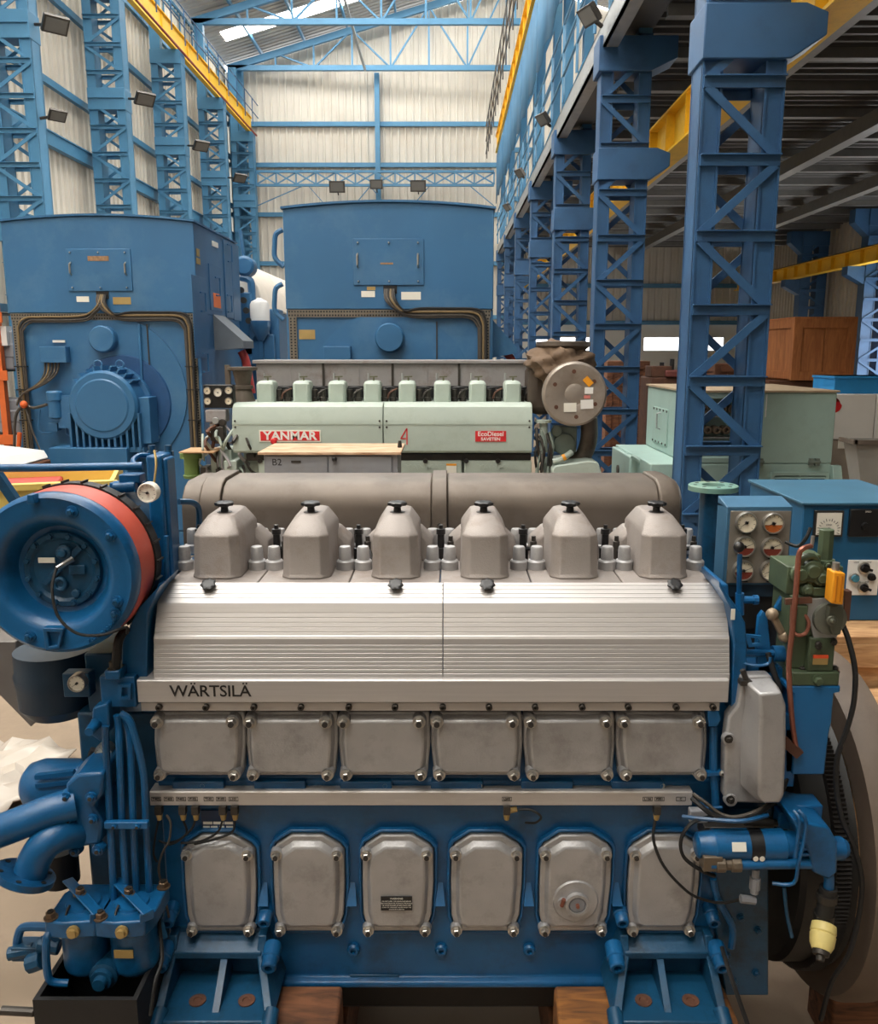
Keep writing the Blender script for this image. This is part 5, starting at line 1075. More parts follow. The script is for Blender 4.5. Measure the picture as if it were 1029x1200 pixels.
# finned exciter motor, junction box, pump on the left one
YL = 11.35; mc = at(122, 475, YL - 0.4)
m = MB(); m.lathe((mc.x + 0.1, YL, mc.z), FR, [(-0.02, 0.64), (0.02, 0.62)], 48); m.build('motor_back_disc', mat('dark_blue_disc', (34, 76, 122), 0.45), GL)  # even darker blue disc behind the motor, offset to the right
m = MB(); m.lathe((mc.x, YL, mc.z), FR, [(0, 0.50), (0.1, 0.50), (0.11, 0.44), (0.42, 0.44), (0.46, 0.41), (0.46, 0.34), (0.475, 0.32)], 40); MTR = m.build('exciter_motor', GENB, GL)
FIN = mat('fin_highlight_blue', (64, 140, 180), 0.4)
for k in range(12):
    x = mc.x - 0.44 + 0.08*k; MB().box(x - 0.014, x + 0.014, YL - 0.44, YL - 0.04, mc.z - 0.56, mc.z - 0.1).build('fin', GENB, MTR)
for k in range(9):
    q = math.radians(40 + 12.5*k); u = Vector((math.cos(q), 0, math.sin(q))); MB().bar(Vector((mc.x, YL - 0.12, mc.z)) + u*0.47, Vector((mc.x, YL - 0.4, mc.z)) + u*0.47, 0.02, 0.06, tuple(u)).build('fin', GENB, MTR)
MB().box(mc.x - 0.47, mc.x + 0.47, YL - 0.4, YL, mc.z - 0.6, mc.z - 0.54).build('motor_foot', GENB, MTR)
MB().box(mc.x + 0.42, mc.x + 0.56, YL - 0.35, YL - 0.05, mc.z - 0.5, mc.z + 0.1).build('terminal_box', GENB, MTR, bev=0.01)
for dx_ in (-0.12, 0.16):
    c = Vector((mc.x + dx_, YL - 0.2, mc.z + 0.51)); MB().tube([c + Vector((0.05*math.cos(q), 0, 0.05*math.sin(q))) for q in [2*PI*j/12 for j in range(13)]], 0.012, 6).build('lifting_eye', GENB, MTR)
MB().box(at(78, 530, YL).x, at(165, 530, YL).x, YL - 0.5, YL + 0.0, 0.6, atz(525, YL - 0.5)).build('motor_plinth', GENB, GL, bev=0.01)
a = at(47, 406, YL - 0.1); b = at(79, 425, YL - 0.1); jb = MB().box(a.x, b.x, YL - 0.13, YL, b.z, a.z).build('junction_box', GENB, GL, bev=0.006)
for k in range(5): MB().tube([at(53 + 4*k, 425, YL - 0.06), at(52 + 3.5*k, 438, YL - 0.1), at(44 + 2*k, 450, YL - 0.1), at(26, 462, YL - 0.08), at(20, 475, YL - 0.06)], 0.014, 6, sub=3).build('cable', CABLEY if k == 1 else CABLE, GL)
m = MB(); p = at(65, 478, YL - 0.2); m.lathe(p, (0, 0, -1), [(-0.22, 0.08), (-0.2, 0.1), (-0.1, 0.1), (-0.09, 0.085), (0.12, 0.085), (0.14, 0.05)], 20); m.cb(p + Vector((0.12, 0.05, -0.05)), 0.18, 0.14, 0.42); pm = m.build('oil_pump', GENB, GL)
m = MB(); m.cb(at(64, 500, YL - 0.15), 0.12, 0.12, 0.1); m.tube([at(47, 480, YL - 0.1), at(46, 505, YL - 0.1), at(60, 507, YL - 0.1)], 0.012, 6, sub=3); m.tube([at(70, 492, YL - 0.1), at(78, 495, YL - 0.1), at(78, 508, YL - 0.1), at(90, 512, YL - 0.1)], 0.014, 6, sub=3); m.build('pump_piping', GENB, GL)
MB().tube([at(55, 474, YL - 0.15), at(40, 478, YL - 0.1), at(28, 476, YL - 0.08), at(18, 490, YL - 0.06), at(17, 540, YL - 0.05)], 0.02, 6, sub=4).build('cable', CABLE, GL)
for (px, py, r_) in ((28, 474, 0.05),): MB().ball(at(px, py, YL - 0.12), r_, 10).build('orange_tape', mat('tape_orange', (226, 100, 40), 0.6), GL)
MB().tube([at(23, 507, YL - 0.1), at(22, 523, YL - 0.1)], 0.03, 8).build('orange_tape', MATS['tape_orange'], GL)
MB().tube([at(30, 478, YL - 0.1), at(38, 505, YL - 0.15), at(52, 540, YL - 0.2)], 0.012, 6).build('cable', CABLE, GL)
MB().tube([at(153, 480, YL - 0.05), at(155, 498, YL - 0.05), at(162, 504, YL - 0.05), at(168, 498, YL - 0.05), at(163, 380, YL - 0.03)], 0.016, 6, sub=3).build('conduit', GENB, GL)
p = at(179, 512, YL - 0.02); MB().cb(p, 0.17, 0.012, 0.045).build('name_plate', WHITE, GL)
p = at(69, 400, YL - 0.02); MB().cb(p, 0.16, 0.012, 0.03).build('name_plate', DIAL, GL)
# right side of the left generator: seams, doors, sticker, duct
XS = -4.47 + 1.225
def sq(px0, px1, py0, py1, nm, mt, th=0.015, par=None):
    a = sidept(px0, (py0+py1)/2, XS); b = sidept(px1, (py0+py1)/2, XS); zt0 = sidept(px0, py0, XS).z; zb0 = sidept(px0, py1, XS).z
    return MB().box(XS, XS + th, a.y, b.y, zb0, zt0).build(nm, mt, par or GL, bev=0.004)
d1 = sq(245, 260, 309, 363, 'side_door', GENB); d2 = sq(262.5, 271, 281, 372, 'side_door', GENB); d3 = sq(271.5, 280, 285, 375, 'side_door', GENB); d4 = sq(226, 243, 322, 420, 'side_door', GENB, 0.008)
sq(249, 257, 343, 360, 'orange_sticker', mat('sticker_orange', (240, 120, 56), 0.6, var=0.03), 0.02)
sq(248, 254, 282, 288, 'name_plate', DIAL, 0.02); sq(230, 233, 291, 300, 'name_plate', BRASS, 0.012); sq(230, 234, 302, 309, 'name_plate', BRASS, 0.012)
for (px, py, d_) in ((254, 336, d1), (268, 297, d2), (268, 356, d2), (237, 354, d4), (240, 425, d4)):
    c = sidept(px, py, XS + 0.02); MB().tube([c + Vector((0, -0.06, -0.12)), c + Vector((0.03, 0.06, -0.12)), c + Vector((0.03, 0.06, 0.12)), c + Vector((0, -0.06, 0.12))], 0.012, 6).build('handle', GENB, d_)
c = sidept(252, 372, XS); zt0, zb0 = sidept(248, 368, XS).z, sidept(250, 410, XS).z
m = MB(); m.add([(XS, c.y - 0.1, zt0), (XS, c.y + 0.55, zt0), (XS + 0.4, c.y + 0.55, zt0 - 0.36), (XS + 0.4, c.y - 0.1, zt0 - 0.36), (XS + 0.4, c.y - 0.1, zt0 - 0.46), (XS + 0.4, c.y + 0.55, zt0 - 0.46), (XS, c.y + 0.55, zb0), (XS, c.y - 0.1, zb0)], [(0,1,2,3), (3,2,5,4), (4,5,6,7), (0,3,4,7), (1,6,5,2)]); m.m = 0
m.build('side_cowl', mat('dull_blue_grey', (96, 104, 112), 0.5), GL)
MB().tube([(XS + 0.3, c.y + 0.2, zt0 - 0.5), (XS + 0.36, c.y + 0.2, zt0 - 0.66), (XS + 0.42, c.y + 0.2, zt0 - 1.1)], 0.06, 12, sub=4).build('red_hose', mat('hose_red', (160, 52, 48), 0.5), GL)

# ============================================================ WHITE-HOODED ENGINE BEHIND THE LEFT GENERATOR
WE = thing('hooded_engine', 'blue engine with white faceted hoods behind the left generator', 'engine', (-3.9, 17.5, FZ))
WHD = mat('hood_white', (232, 222, 208), 0.5, var=0.05)
ENB3 = GENB
hp = [(-4.9, 3.75), (-4.5, 4.1), (-3.75, 4.1), (-3.45, 3.95), (-3.15, 3.55), (-3.05, 3.2), (-4.9, 3.2)]
for k in range(3):
    y0 = 14.6 + 2.3*k; MB().prism(hp, 'x', 0, 1) if False else None
    m = MB(); m.prism(hp, 'y', y0, y0 + 2.24); m.build('hood', WHD, WE, bev=0.02)
m = MB(); m.box(-4.9, -3.1, 14.5, 21.2, FZ, 3.2); m.build('engine_block', ENB3, WE, bev=0.02)
m = MB(); c = at(305, 376, 14.05); m.lathe(c, (0, 0, 1), [(0, 0.155), (0.25, 0.155), (0.3, 0.13), (0.34, 0.05), (0.36, 0.03)], 24); m.build('white_canister', WHITE, WE)
m = MB(); m.lathe(c + Vector((0, 0, -0.06)), (0, 0, 1), [(-0.25, 0.05), (-0.08, 0.15), (0, 0.17), (0.06, 0.17)], 20); m.bar(c + Vector((0, 0, -0.1)), c + Vector((-0.3, 0.3, -0.4)), 0.2, 0.2); m.bar(c + Vector((0, 0, -0.3)), c + Vector((0, 0.1, -1.3)), 0.06, 0.06); m.build('canister_bracket', ENB3, WE)
m = MB(); p = at(287, 312, 14.2); m.lathe(p, FR, [(-0.2, 0.16), (0.05, 0.16), (0.08, 0.12)], 16); m.cyl(p, p + Vector((-0.05, 0, 0.55)), 0.03, n=8); m.build('valve_housing', ENB3, WE)
m = MB(); m.tube([at(282, 325, 14.2), at(292, 328, 14.2), at(295, 340, 14.2), at(296, 400, 14.2)], 0.06, 8, sub=3); m.build('riser_pipe', ENB3, WE)
m = MB(); m.box(at(315, 380, 14.2).x, at(327, 380, 14.2).x, 14.2, 14.6, 1.8, atz(362, 14.2)); m.cb(at(288, 380, 14.2), 0.25, 0.2, 1.0); m.cb(at(305, 410, 14.2), 0.5, 0.2, 0.5); m.build('end_casting', ENB3, WE, bev=0.02)
for k in range(4): MB().lathe(at(283 + 3*k, 340 + 12*k, 14.0), FR, [(0, 0.05), (0.05, 0.05)], 10).build('flange_bolt', DSTEEL, WE)

# ============================================================ GREEN EIGHT-CYLINDER ENGINE
Y0 = 8.3
K = thing('green_engine', 'mint green eight-cylinder engine with red badge in front of the middle generator', 'engine', (-0.5, 8.9, FZ))
xk0, xk1 = atx(272, 500, Y0), atx(624, 500, Y0); xkm = atx(449, 500, Y0)
zc0, zc1, zc2 = atz(473, Y0 + 0.1), atz(497, Y0), atz(531, Y0)
kp = [(Y0 + 0.22, zc0 + 0.01), (Y0 + 0.1, zc0), (Y0 + 0.05, zc0 - 0.03), (Y0 + 0.01, zc1 + 0.05), (Y0, zc1), (Y0, zc2 + 0.02), (Y0 + 0.02, zc2), (Y0 + 0.22, zc2)]
for (a, b) in ((xk0, xkm - 0.004), (xkm + 0.004, xk1)):
    m = MB(); m.prism(kp, 'x', a, b); sd = m.build('side_cover', MINT, K, bev=0.006)
    MB().box(a, b, Y0 - 0.004, Y0, zc1 - 0.006, zc1 + 0.006).build('seam_strip', MINT, sd)
    for x in (a + 0.03, b - 0.03):
        for z in (zc1 + 0.03, zc1 - 0.03): MB().lathe((x, Y0 - 0.001, z), FR, [(0, 0.01), (0.006, 0.01)], 8).build('screw', DSTEEL, sd)
m = MB(); m.box(xk0 + 0.05, xk1, Y0 + 0.2, Y0 + 1.3, 0.5, zc0 + 0.0); m.build('engine_block', MINT, K, bev=0.01)
m = MB(); m.box(xk0 - 0.3, xk1 + 0.4, Y0 - 0.1, Y0 + 1.5, FZ, 0.5); m.build('bed_frame', MINT, K, bev=0.01)
# lower doors with cast lettering
for (a, b) in ((303, 372), (376, 452), (456, 541), (544, 623)):
    xa, xb = atx(a, 550, Y0 + 0.06), atx(b, 550, Y0 + 0.06); m = MB(); m.box(xa, xb, Y0 + 0.06, Y0 + 0.2, atz(610, Y0), atz(540, Y0 + 0.06)); ld = m.build('lower_door', MINT, K, bev=0.01)
    t_ = MB(); put_text(t_, 'YANMAR', ((xa+xb)/2, Y0 + 0.058, atz(548, Y0 + 0.06)), 0.075, ext=0.004, bold=0.003, sx=1.3); t_.build('cast_lettering', MINT, ld)
    for x in (xa + 0.02, (xa+xb)/2): MB().lathe((x, Y0 + 0.06, atz(540, Y0 + 0.06)), FR, [(0, 0.024), (0.02, 0.024), (0.02, 0.012), (0.01, 0.012)], 12).build('catch', DSTEEL, ld)
MB().box(xk0 + 0.1, xk1, Y0 + 0.1, Y0 + 0.2, atz(540, Y0 + 0.1), atz(532, Y0 + 0.1)).build('gap_rail', DSTEEL, K)
p = at(529, 551, Y0 + 0.05); m = MB(); m.cb(p, 0.1, 0.004, 0.13); m.m = 1; m.cb(p + Vector((0, -0.001, 0.055)), 0.1, 0.004, 0.02); m.build('paper_notice', [DIAL, ORANGE], K)
# badges
p = at(340, 511, Y0 - 0.004); m = MB(); m.cb(p, 0.6, 0.008, 0.115); m.m = 1; m.cb(p + Vector((0, -0.002, 0)), 0.575, 0.008, 0.092); bd = m.build('badge', [DIAL, REDL], K, bev=0.002)
m = MB(); put_text(m, 'YANMAR', p + Vector((0, -0.0075, 0)), 0.112, ext=0.001, bold=0.0035, sx=1.12); m.build('badge_lettering', WHITE, bd)
a = at(557, 505, Y0); b = at(593, 517.5, Y0); m = MB(); m.box(a.x, b.x, Y0 - 0.006, Y0, b.z, a.z); m.build('badge', REDL, K); pc = (a + b)/2
m = MB(); put_text(m, 'EcoDiesel', pc + Vector((0, -0.0065, 0.022)), 0.062, ext=0.0008, bold=0.001, sx=1.02); put_text(m, 'SAVETEN', pc + Vector((0, -0.0065, -0.028)), 0.042, ext=0.0008, bold=0.001, sx=1.1); m.build('badge_lettering', WHITE, K)
m = MB(); p = at(474.5, 511, Y0 - 0.002); m.bar(p + Vector((0.02, 0, -0.085)), p + Vector((0.02, 0, 0.075)), 0.004, 0.011, (1, 0, 0)); m.bar(p + Vector((0.02, 0, 0.075)), p + Vector((-0.04, 0, -0.025)), 0.004, 0.011, (1, 0, 0)); m.bar(p + Vector((-0.04, 0, -0.025)), p + Vector((0.012, 0, -0.025)), 0.004, 0.01, (0, 0, 1)); o_ = m.build('painted_number', REDL, K); tag(o_, 'red painted figure 4')
MB().lathe(at(321, 517, Y0 - 0.0), FR, [(0, 0.03), (0.02, 0.03), (0.03, 0.02)], 12).build('red_plug', REDL, K)
# rear grey box and green head covers
m = MB(); a = at(300, 426, Y0 + 0.75); b = at(617, 467, Y0 + 0.75); GRB = mat('rusty_grey_box', (150, 146, 146), 0.55, var=0.14, scale=5, dirt=(92, 64, 50), dirt_amt=0.6, dscale=5)
m.box(a.x, b.x, Y0 + 0.75, Y0 + 1.35, b.z, a.z); rbx = m.build('exhaust_box', GRB, K, bev=0.006)
MB().box(a.x - 0.03, b.x + 0.03, Y0 + 0.71, Y0 + 1.4, a.z, a.z + 0.035).build('box_lid', GRB, rbx, bev=0.006)
for px in (379, 460, 538): x = atx(px, 440, Y0 + 0.74); MB().box(x - 0.012, x + 0.012, Y0 + 0.735, Y0 + 0.76, b.z, a.z).build('box_joint', DSTEEL, rbx)
for px in (340, 420, 500, 577): x = atx(px, 440, Y0 + 0.74); MB().box(x - 0.006, x + 0.006, Y0 + 0.74, Y0 + 0.76, b.z, a.z - 0.01).build('box_rib', GRB, rbx)
hpx = [313, 355, 396, 437, 477.5, 518.5, 559.5, 600]
for px in hpx:
    c = at(px, 470, Y0 + 0.42); x = c.x; z0 = zc0 - 0.02; zt_ = atz(446, Y0 + 0.42)
    h = 0.085
    m = MB(); m.loft([rect(x-h, x+h, Y0+0.32, Y0+0.6, z0, 0.02), rect(x-h, x+h, Y0+0.32, Y0+0.6, zt_-0.035, 0.02), rect(x-h+0.015, x+h-0.015, Y0+0.34, Y0+0.58, zt_-0.008, 0.02), rect(x-h+0.04, x+h-0.04, Y0+0.36, Y0+0.56, zt_, 0.02)]); hc = m.build('head_cover', MINT, K, bev=0.006)
    MB().tube([(x-0.06, Y0+0.62, zt_-0.05), (x-0.06, Y0+0.62, zt_+0.07)], 0.011, 6).build('vent_stub', GALV, hc)
    m = MB(); m.cyl((x+0.01, Y0+0.45, zt_), (x+0.01, Y0+0.45, zt_+0.03), 0.01, n=6); m.bar((x-0.03, Y0+0.45, zt_+0.035), (x+0.05, Y0+0.45, zt_+0.04), 0.012, 0.012); m.build('wing_nut', mat('olive_nut', (96, 96, 70), 0.5), hc)
for k, (pa, pb) in enumerate(zip(hpx, hpx[1:] + [640])):
    xm_ = (atx(pa, 470, Y0+0.5) + atx(pb, 470, Y0+0.5))/2
    if k == 7: xm_ -= 0.03
    for dx_ in (-0.055, 0.03):
        m = MB(); m.lathe((xm_+dx_, Y0+0.5, zc0-0.02), (0, 0, 1), [(0, 0.038), (0.06, 0.038), (0.065, 0.03), (0.14, 0.03), (0.145, 0.02)], 12); m.build('fuel_pump', DSTEEL, K)
    m = MB(); m.cb((xm_, Y0+0.62, zc0 + 0.09), 0.19, 0.05, 0.12); m.tube([(xm_-0.1, Y0+0.55, zc0+0.12), (xm_, Y0+0.52, zc0+0.14), (xm_+0.1, Y0+0.55, zc0+0.11)], 0.012, 6, sub=3); m.build('pump_rack', DEEPBLK, K)
    m = MB(); m.tube([(xm_-0.02, Y0+0.45, zc0+0.03), (xm_, Y0+0.44, zc0+0.09), (xm_+0.07, Y0+0.5, zc0+0.13)], 0.01, 6, sub=3); m.build('injection_pipe', RUST if k % 3 == 0 else DSTEEL, K)
MB().box(xk0 + 0.1, xk1, Y0 + 0.3, Y0 + 0.8, zc0 - 0.06, zc0 - 0.01).build('head_deck', DSTEEL, K)
# gauge board and control end (left)
a = at(238, 451, Y0 + 0.1); b = at(274, 478, Y0 + 0.1); m = MB(); m.box(a.x, b.x, Y0 + 0.1, Y0 + 0.2, b.z, a.z); gbd = m.build('gauge_board', BLACK, K, bev=0.006)
CRM = mat('dial_cream', (226, 214, 190)); 
for (px, py, r_) in ((243, 458, 0.036), (255.5, 460, 0.043), (268, 457.5, 0.036), (243.5, 470, 0.036), (268, 470, 0.036)): gauge(at(px, py, Y0 + 0.09), r_, gbd, ang=random.uniform(150, 250), face=DIAL if px == 255.5 else CRM)
m = MB(); m.cb(at(255, 487, Y0+0.15), 0.2, 0.15, 0.12); m.cb(at(256, 505, Y0+0.2), 0.12, 0.2, 0.18); m.build('control_block', GRB, K, bev=0.01)
for (px, py) in ((253, 493), (261, 495)): MB().lathe(at(px, py, Y0+0.08), FR, [(-0.02, 0.035), (0.02, 0.035), (0.025, 0.03)], 14).build('control_knob', GALV if px < 255 else DSTEEL, K)
m = MB(); m.cb(at(256, 508, Y0+0.1), 0.13, 0.1, 0.14); m.build('relay_case', DSTEEL, K, bev=0.006)
m = MB(); m.box(at(246, 525, Y0+0.1).x, at(271, 525, Y0+0.1).x, Y0 + 0.1, Y0 + 0.5, 0.5, atz(527, Y0+0.1)); m.box(at(262, 540, Y0).x, at(277, 540, Y0).x, Y0, Y0 + 0.3, atz(553, Y0), atz(540, Y0)); m.build('gear_case', MINT, K, bev=0.01)
m = MB(); p = at(284, 430, Y0 + 0.5); m.lathe(p, (0, 0, -1), [(0, 0.15), (0.03, 0.15), (0.04, 0.1), (0.18, 0.075), (0.19, 0.1), (0.22, 0.1), (0.22, 0.08), (0.35, 0.12), (0.45, 0.12)], 20); m.bar(p + Vector((-0.15, 0, 0.02)), p + Vector((-0.15, 0, -0.2)), 0.05, 0.05); m.build('intake_bell', DUCT, K)
m = MB(); p = at(222, 560, Y0 + 0.0); m.lathe((p.x, Y0 + 0.1, atz(562, Y0)), (0, 0, 1), [(0, 0.08), (0.03, 0.09), (0.04, 0.075), (0.2, 0.075), (0.2, 0.11), (0.25, 0.11), (0.27, 0.08)], 20); m.build('green_filter', mat('leaf_green', (104, 130, 70), 0.5, var=0.15), K)
for k in range(26):
    x0, y0, = random.uniform(236, 292), random.uniform(495, 560)
    MB().tube([at(x0, y0, Y0 + 0.1), at(x0 + random.uniform(-12, 12), y0 + random.uniform(4, 22), Y0 + random.uniform(-0.05, 0.1)), at(x0 + random.uniform(-18, 18), y0 + random.uniform(14, 34), Y0 + 0.15)], random.uniform(0.012, 0.02), 6, sub=3).build('control_pipe', random.choice([DSTEEL, GRB, MINT, RUST]), K)
for k in range(5): MB().box(at(237 + 9*k, 565, Y0+0.1).x, at(243 + 9*k, 565, Y0+0.1).x, Y0 + 0.05, Y0 + 0.3, 0.5, atz(548 + (k*7) % 12, Y0 + 0.05)).build('control_bracket', random.choice([DSTEEL, MINT]), K)
# turbocharger with silver disc end (right), wrapped in canvas
tcY = Y0 - 0.1; t0 = at(674, 462, tcY)
m = MB(); m.lathe(t0, BK, [(0.0, 0.0005), (0.0, 0.08), (0.008, 0.1), (0.0, 0.12), (0.0, 0.285), (0.015, 0.305), (0.09, 0.31), (0.10, 0.28), (0.3, 0.28)], 48); td = m.build('silencer', mat('silencer_grey', (160, 150, 140), 0.4, metal=0.45, var=0.12, scale=5, dirt=(100, 84, 70), dirt_amt=0.5), K, sharp=30)
for (dx_, dz, w_, h_, mt, rz) in ((0.12, 0.12, 0.09, 0.06, ORANGE, -0.8), (0.13, 0.035, 0.08, 0.06, WHITE, 0), (0.115, -0.025, 0.06, 0.03, mat('label_redwhite', (220, 130, 120), 0.5, var=0), 0), (0.115, -0.095, 0.12, 0.085, WHITE, 0.05), (-0.045, -0.125, 0.12, 0.085, DIAL, 0.02)):
    c = t0 + Vector((dx_, -0.006, dz)); q = Vector((math.cos(rz), 0, math.sin(rz))); MB().bar(c - q*w_/2, c + q*w_/2, 0.006, h_, (-q.z, 0, q.x)).build('sticker', mt, td)
for k in range(6): q = 2*PI*k/6 + 0.6; MB().lathe(t0 + Vector((0.215*math.cos(q), 0, 0.215*math.sin(q))), FR, [(0, 0.02), (0.006, 0.02)], 10).build('bolt', RUST, td)
CANV = mat('old_canvas', (104, 84, 66), 0.85, var=0.3, scale=9, bump=0.6, bscale=14)
bm_ = bmesh.new(); bmesh.ops.create_icosphere(bm_, subdivisions=4, radius=1.0); cc = at(655, 428, Y0 + 0.35)
m = MB(); vv = []
for v in bm_.verts:
    f = 1 + 0.09*math.sin(7*v.co.x + 3*v.co.z) + 0.07*math.sin(11*v.co.z - 6*v.co.x + 2) + 0.05*math.sin(19*v.co.x + 13*v.co.z)
    vv.append(cc + Vector((v.co.x*0.34*f, v.co.y*0.36*f, max(v.co.z, -0.9)*0.23*f)))
m.add(vv, [[x.index for x in f.verts] for f in bm_.faces]); bm_.free(); m.build('canvas_wrap', CANV, K, sharp=60)
m = MB(); p = at(660, 403, Y0 + 0.35); m.lathe(p, (0, 0, 1), [(-0.06, 0.22), (-0.02, 0.27), (0.02, 0.27), (0.025, 0.2)], 24); m.build('outlet_flange', DUCT, K)
m = MB(); c = at(640, 455, Y0 + 0.5); m.cb(c, 0.4, 0.6, 0.5); m.build('turbo_housing', mat('sooty_brown', (70, 58, 48), 0.7, var=0.3), K, bev=0.08)
m = MB(); m.tube([at(690, 490, Y0 + 0.25), at(690, 515, Y0 + 0.25), at(682, 535, Y0 + 0.3), at(660, 545, Y0 + 0.4)], 0.085, 14, sub=4); m.build('exhaust_elbow', DUCT, K)
m = MB(); m.tube([at(637, 494, Y0+0.1), at(637, 530, Y0 + 0.1)], 0.04, 12); m.lathe(at(637, 494, Y0+0.1), (0, 0, 1), [(-0.01, 0.08), (0.015, 0.08)], 14); m.build('mint_riser', MINT, K)
m = MB(); m.tube([at(648, 541, Y0), at(658, 538, Y0), at(670, 530, Y0 + 0.05)], 0.03, 10, sub=3); o_ = m.build('mint_elbow', MINT, K); MB().lathe(at(661, 536, Y0), (1, 0, 0.5), [(-0.015, 0.033), (0.015, 0.033)], 12).build('yellow_band', ORANGE, o_)
m = MB(); m.box(at(650, 520, Y0+0.2).x, at(676, 520, Y0+0.2).x, Y0 + 0.2, Y0 + 0.4, atz(530, Y0+0.2), atz(500, Y0+0.2)); m.lathe(at(652, 505, Y0+0.2), FR, [(0, 0.055), (0.05, 0.055)], 14); m.lathe(at(661, 520, Y0+0.2), FR, [(0, 0.11), (0.03, 0.11), (0.04, 0.06)], 20); m.build('water_pump', mat('grimy_mint', (120, 132, 122), 0.5, var=0.2), K, bev=0.01)
m = MB(); q = [(atx(x, y, Y0), atz(y, Y0)) for x, y in ((646, 610), (646, 549), (650, 545), (690, 539), (700, 541), (704, 552), (708, 610))]; m.prism(q, 'y', Y0 - 0.05, Y0 + 0.7); m.build('flywheel_guard', MINT, K, bev=0.015)
for k in range(12):
    px = random.uniform(628, 645); y0 = random.uniform(500, 560)
    MB().tube([at(px, y0, Y0 + 0.08), at(px + random.uniform(-4, 6), y0 + 18, Y0 + 0.04), at(px + random.uniform(-4, 4), y0 + 40, Y0 + 0.1)], random.uniform(0.01, 0.02), 6, sub=3).build('control_pipe', random.choice([DSTEEL, MATS['grimy_mint'], DEEPBLK]), K)

# grey cabinet with plywood on top
Yc = 6.6
cb_ = thing('grey_cabinet', 'grey two-door steel cabinet marked B2 in front of the green engine', 'cabinet', (at(390, 600, Yc).x, Yc + 0.25, FZ))
a = at(309, 533, Yc); b = at(466, 533, Yc); MB().box(a.x, b.x, Yc, Yc + 0.5, FZ, a.z).build('body', GREYP, cb_, bev=0.005)
xm_ = atx(385, 550, Yc)
for (x0, x1) in ((a.x + 0.02, xm_ - 0.005), (xm_ + 0.005, atx(459, 550, Yc))): 
    MB().box(x0, x1, Yc - 0.014, Yc, FZ + 0.1, a.z - 0.01).build('door', GREYP, cb_, bev=0.003)
MB().cb(at(347, 541, Yc - 0.016), 0.075, 0.01, 0.016).build('slot_plate', DSTEEL, cb_)
MB().lathe(at(392, 538, Yc - 0.014), FR, [(0, 0.02), (0.03, 0.016), (0.035, 0.01)], 10).build('knob', BLACK, cb_)
t_ = MB(); put_text(t_, 'B2', at(324.5, 542, Yc - 0.015), 0.075, ext=0.0006); t_.build('painted_mark', LET, cb_)
o_ = MB().box(atx(303, 530, Yc), atx(470, 530, Yc), Yc - 0.04, Yc + 0.62, a.z + 0.004, a.z + 0.024).build('plywood_sheet', PLY, bev=0.002); tag(o_, 'pale plywood sheet lying on the grey cabinet', 'plywood')
MB().cyl((atx(466, 525, Yc), Yc + 0.3, a.z + 0.025), (atx(466, 525, Yc), Yc + 0.3, a.z + 0.08), 0.02, 0.012, 8).build('bottle_cap', DSTEEL, o_)
p = at(222, 517, 8.0); o_ = MB().box(p.x - 0.17, p.x + 0.17, 8.2, 8.6, atz(562, Y0) + 0.272, atz(562, Y0) + 0.284).build('cardboard_sheet', mat('cardboard', (184, 146, 108), 0.8)); tag(o_, 'small brown cardboard sheet on the green filter beside the left generator', 'cardboard')

# ============================================================ RIGHT-HAND OBJECTS
# mint alternator behind the big column
YA = 8.45
A = thing('alternator', 'mint green box alternator with louvre behind the big blue column', 'alternator', (3.0, 9.3, FZ))
a = at(808, 458, YA); b = at(974, 548, YA); xa0, xa1 = a.x, b.x; zt_ = atz(460, YA); zm = atz(543, YA)
MG = mat('alternator_mint', (158, 184, 176), 0.45, var=0.06, scale=2, dirt=(120, 130, 120), dirt_amt=0.3)
xo = atx(882, 500, YA)
m = MB(); m.box(xo, xa1, YA, YA + 0.3, zm, zt_); m.box(xa0, xo, YA + 0.25, YA + 0.3, zm, zt_); m.box(xa0, xo, YA, YA + 0.26, zt_ - 0.06, zt_); m.box(xa0, xo, YA, YA + 0.26, zm, zm + 0.06); m.box(xa0, xa0 + 0.06, YA, YA + 0.26, zm, zt_); m.box(xa0, xa1, YA + 0.3, YA + 1.75, zm, zt_); m.build('cooler_box', MG, A, bev=0.008)
m = MB(); m.box(xa0 - 0.02, xa1 + 0.02, YA - 0.02, YA + 1.77, zt_ + 0.001, zt_ + 0.02); m.build('lid', mat('dusty_lid', (168, 148, 122), 0.8), A)
for r_ in range(3):
    for k in range(6):
        x = xa0 + 0.1 + 0.092*k + 0.046*(r_ % 2)
        if x < xo - 0.04: MB().lathe((x, YA + 0.25, zt_ - 0.17 - 0.21*r_), FR, [(0, 0.04), (0.14, 0.04), (0.14, 0.022), (0.1, 0.02)], 14).build('tube_end', mat('tube_brown', (120, 104, 88), 0.5, metal=0.4), A)
    MB().box(xa0 + 0.06, xo, YA + 0.1, YA + 0.25, zt_ - 0.25 - 0.21*r_, zt_ - 0.24 - 0.21*r_).build('tube_shelf', GALV, A)
m = MB(); m.box(xa0 - 0.35, xa1 + 0.0, YA + 0.0, YA + 1.8, FZ, zm - 0.005); m.build('lower_frame', MG, A, bev=0.01)
a = at(903, 553, YA); b = at(968, 590, YA); lv = MB().ring([(a.x, a.z), (b.x, a.z), (b.x, b.z), (a.x, b.z)], [(a.x+0.035, a.z-0.035), (b.x-0.035, a.z-0.035), (b.x-0.035, b.z+0.035), (a.x+0.035, b.z+0.035)], YA - 0.03, YA).build('louvre_frame', MG, A, bev=0.003)
for k in range(6): z = a.z - 0.05 - 0.045*k; MB().bar((a.x + 0.03, YA - 0.012, z), (b.x - 0.03, YA - 0.012, z), 0.045, 0.006, (0, -0.6, 0.8)).build('louvre_slat', MG, lv)
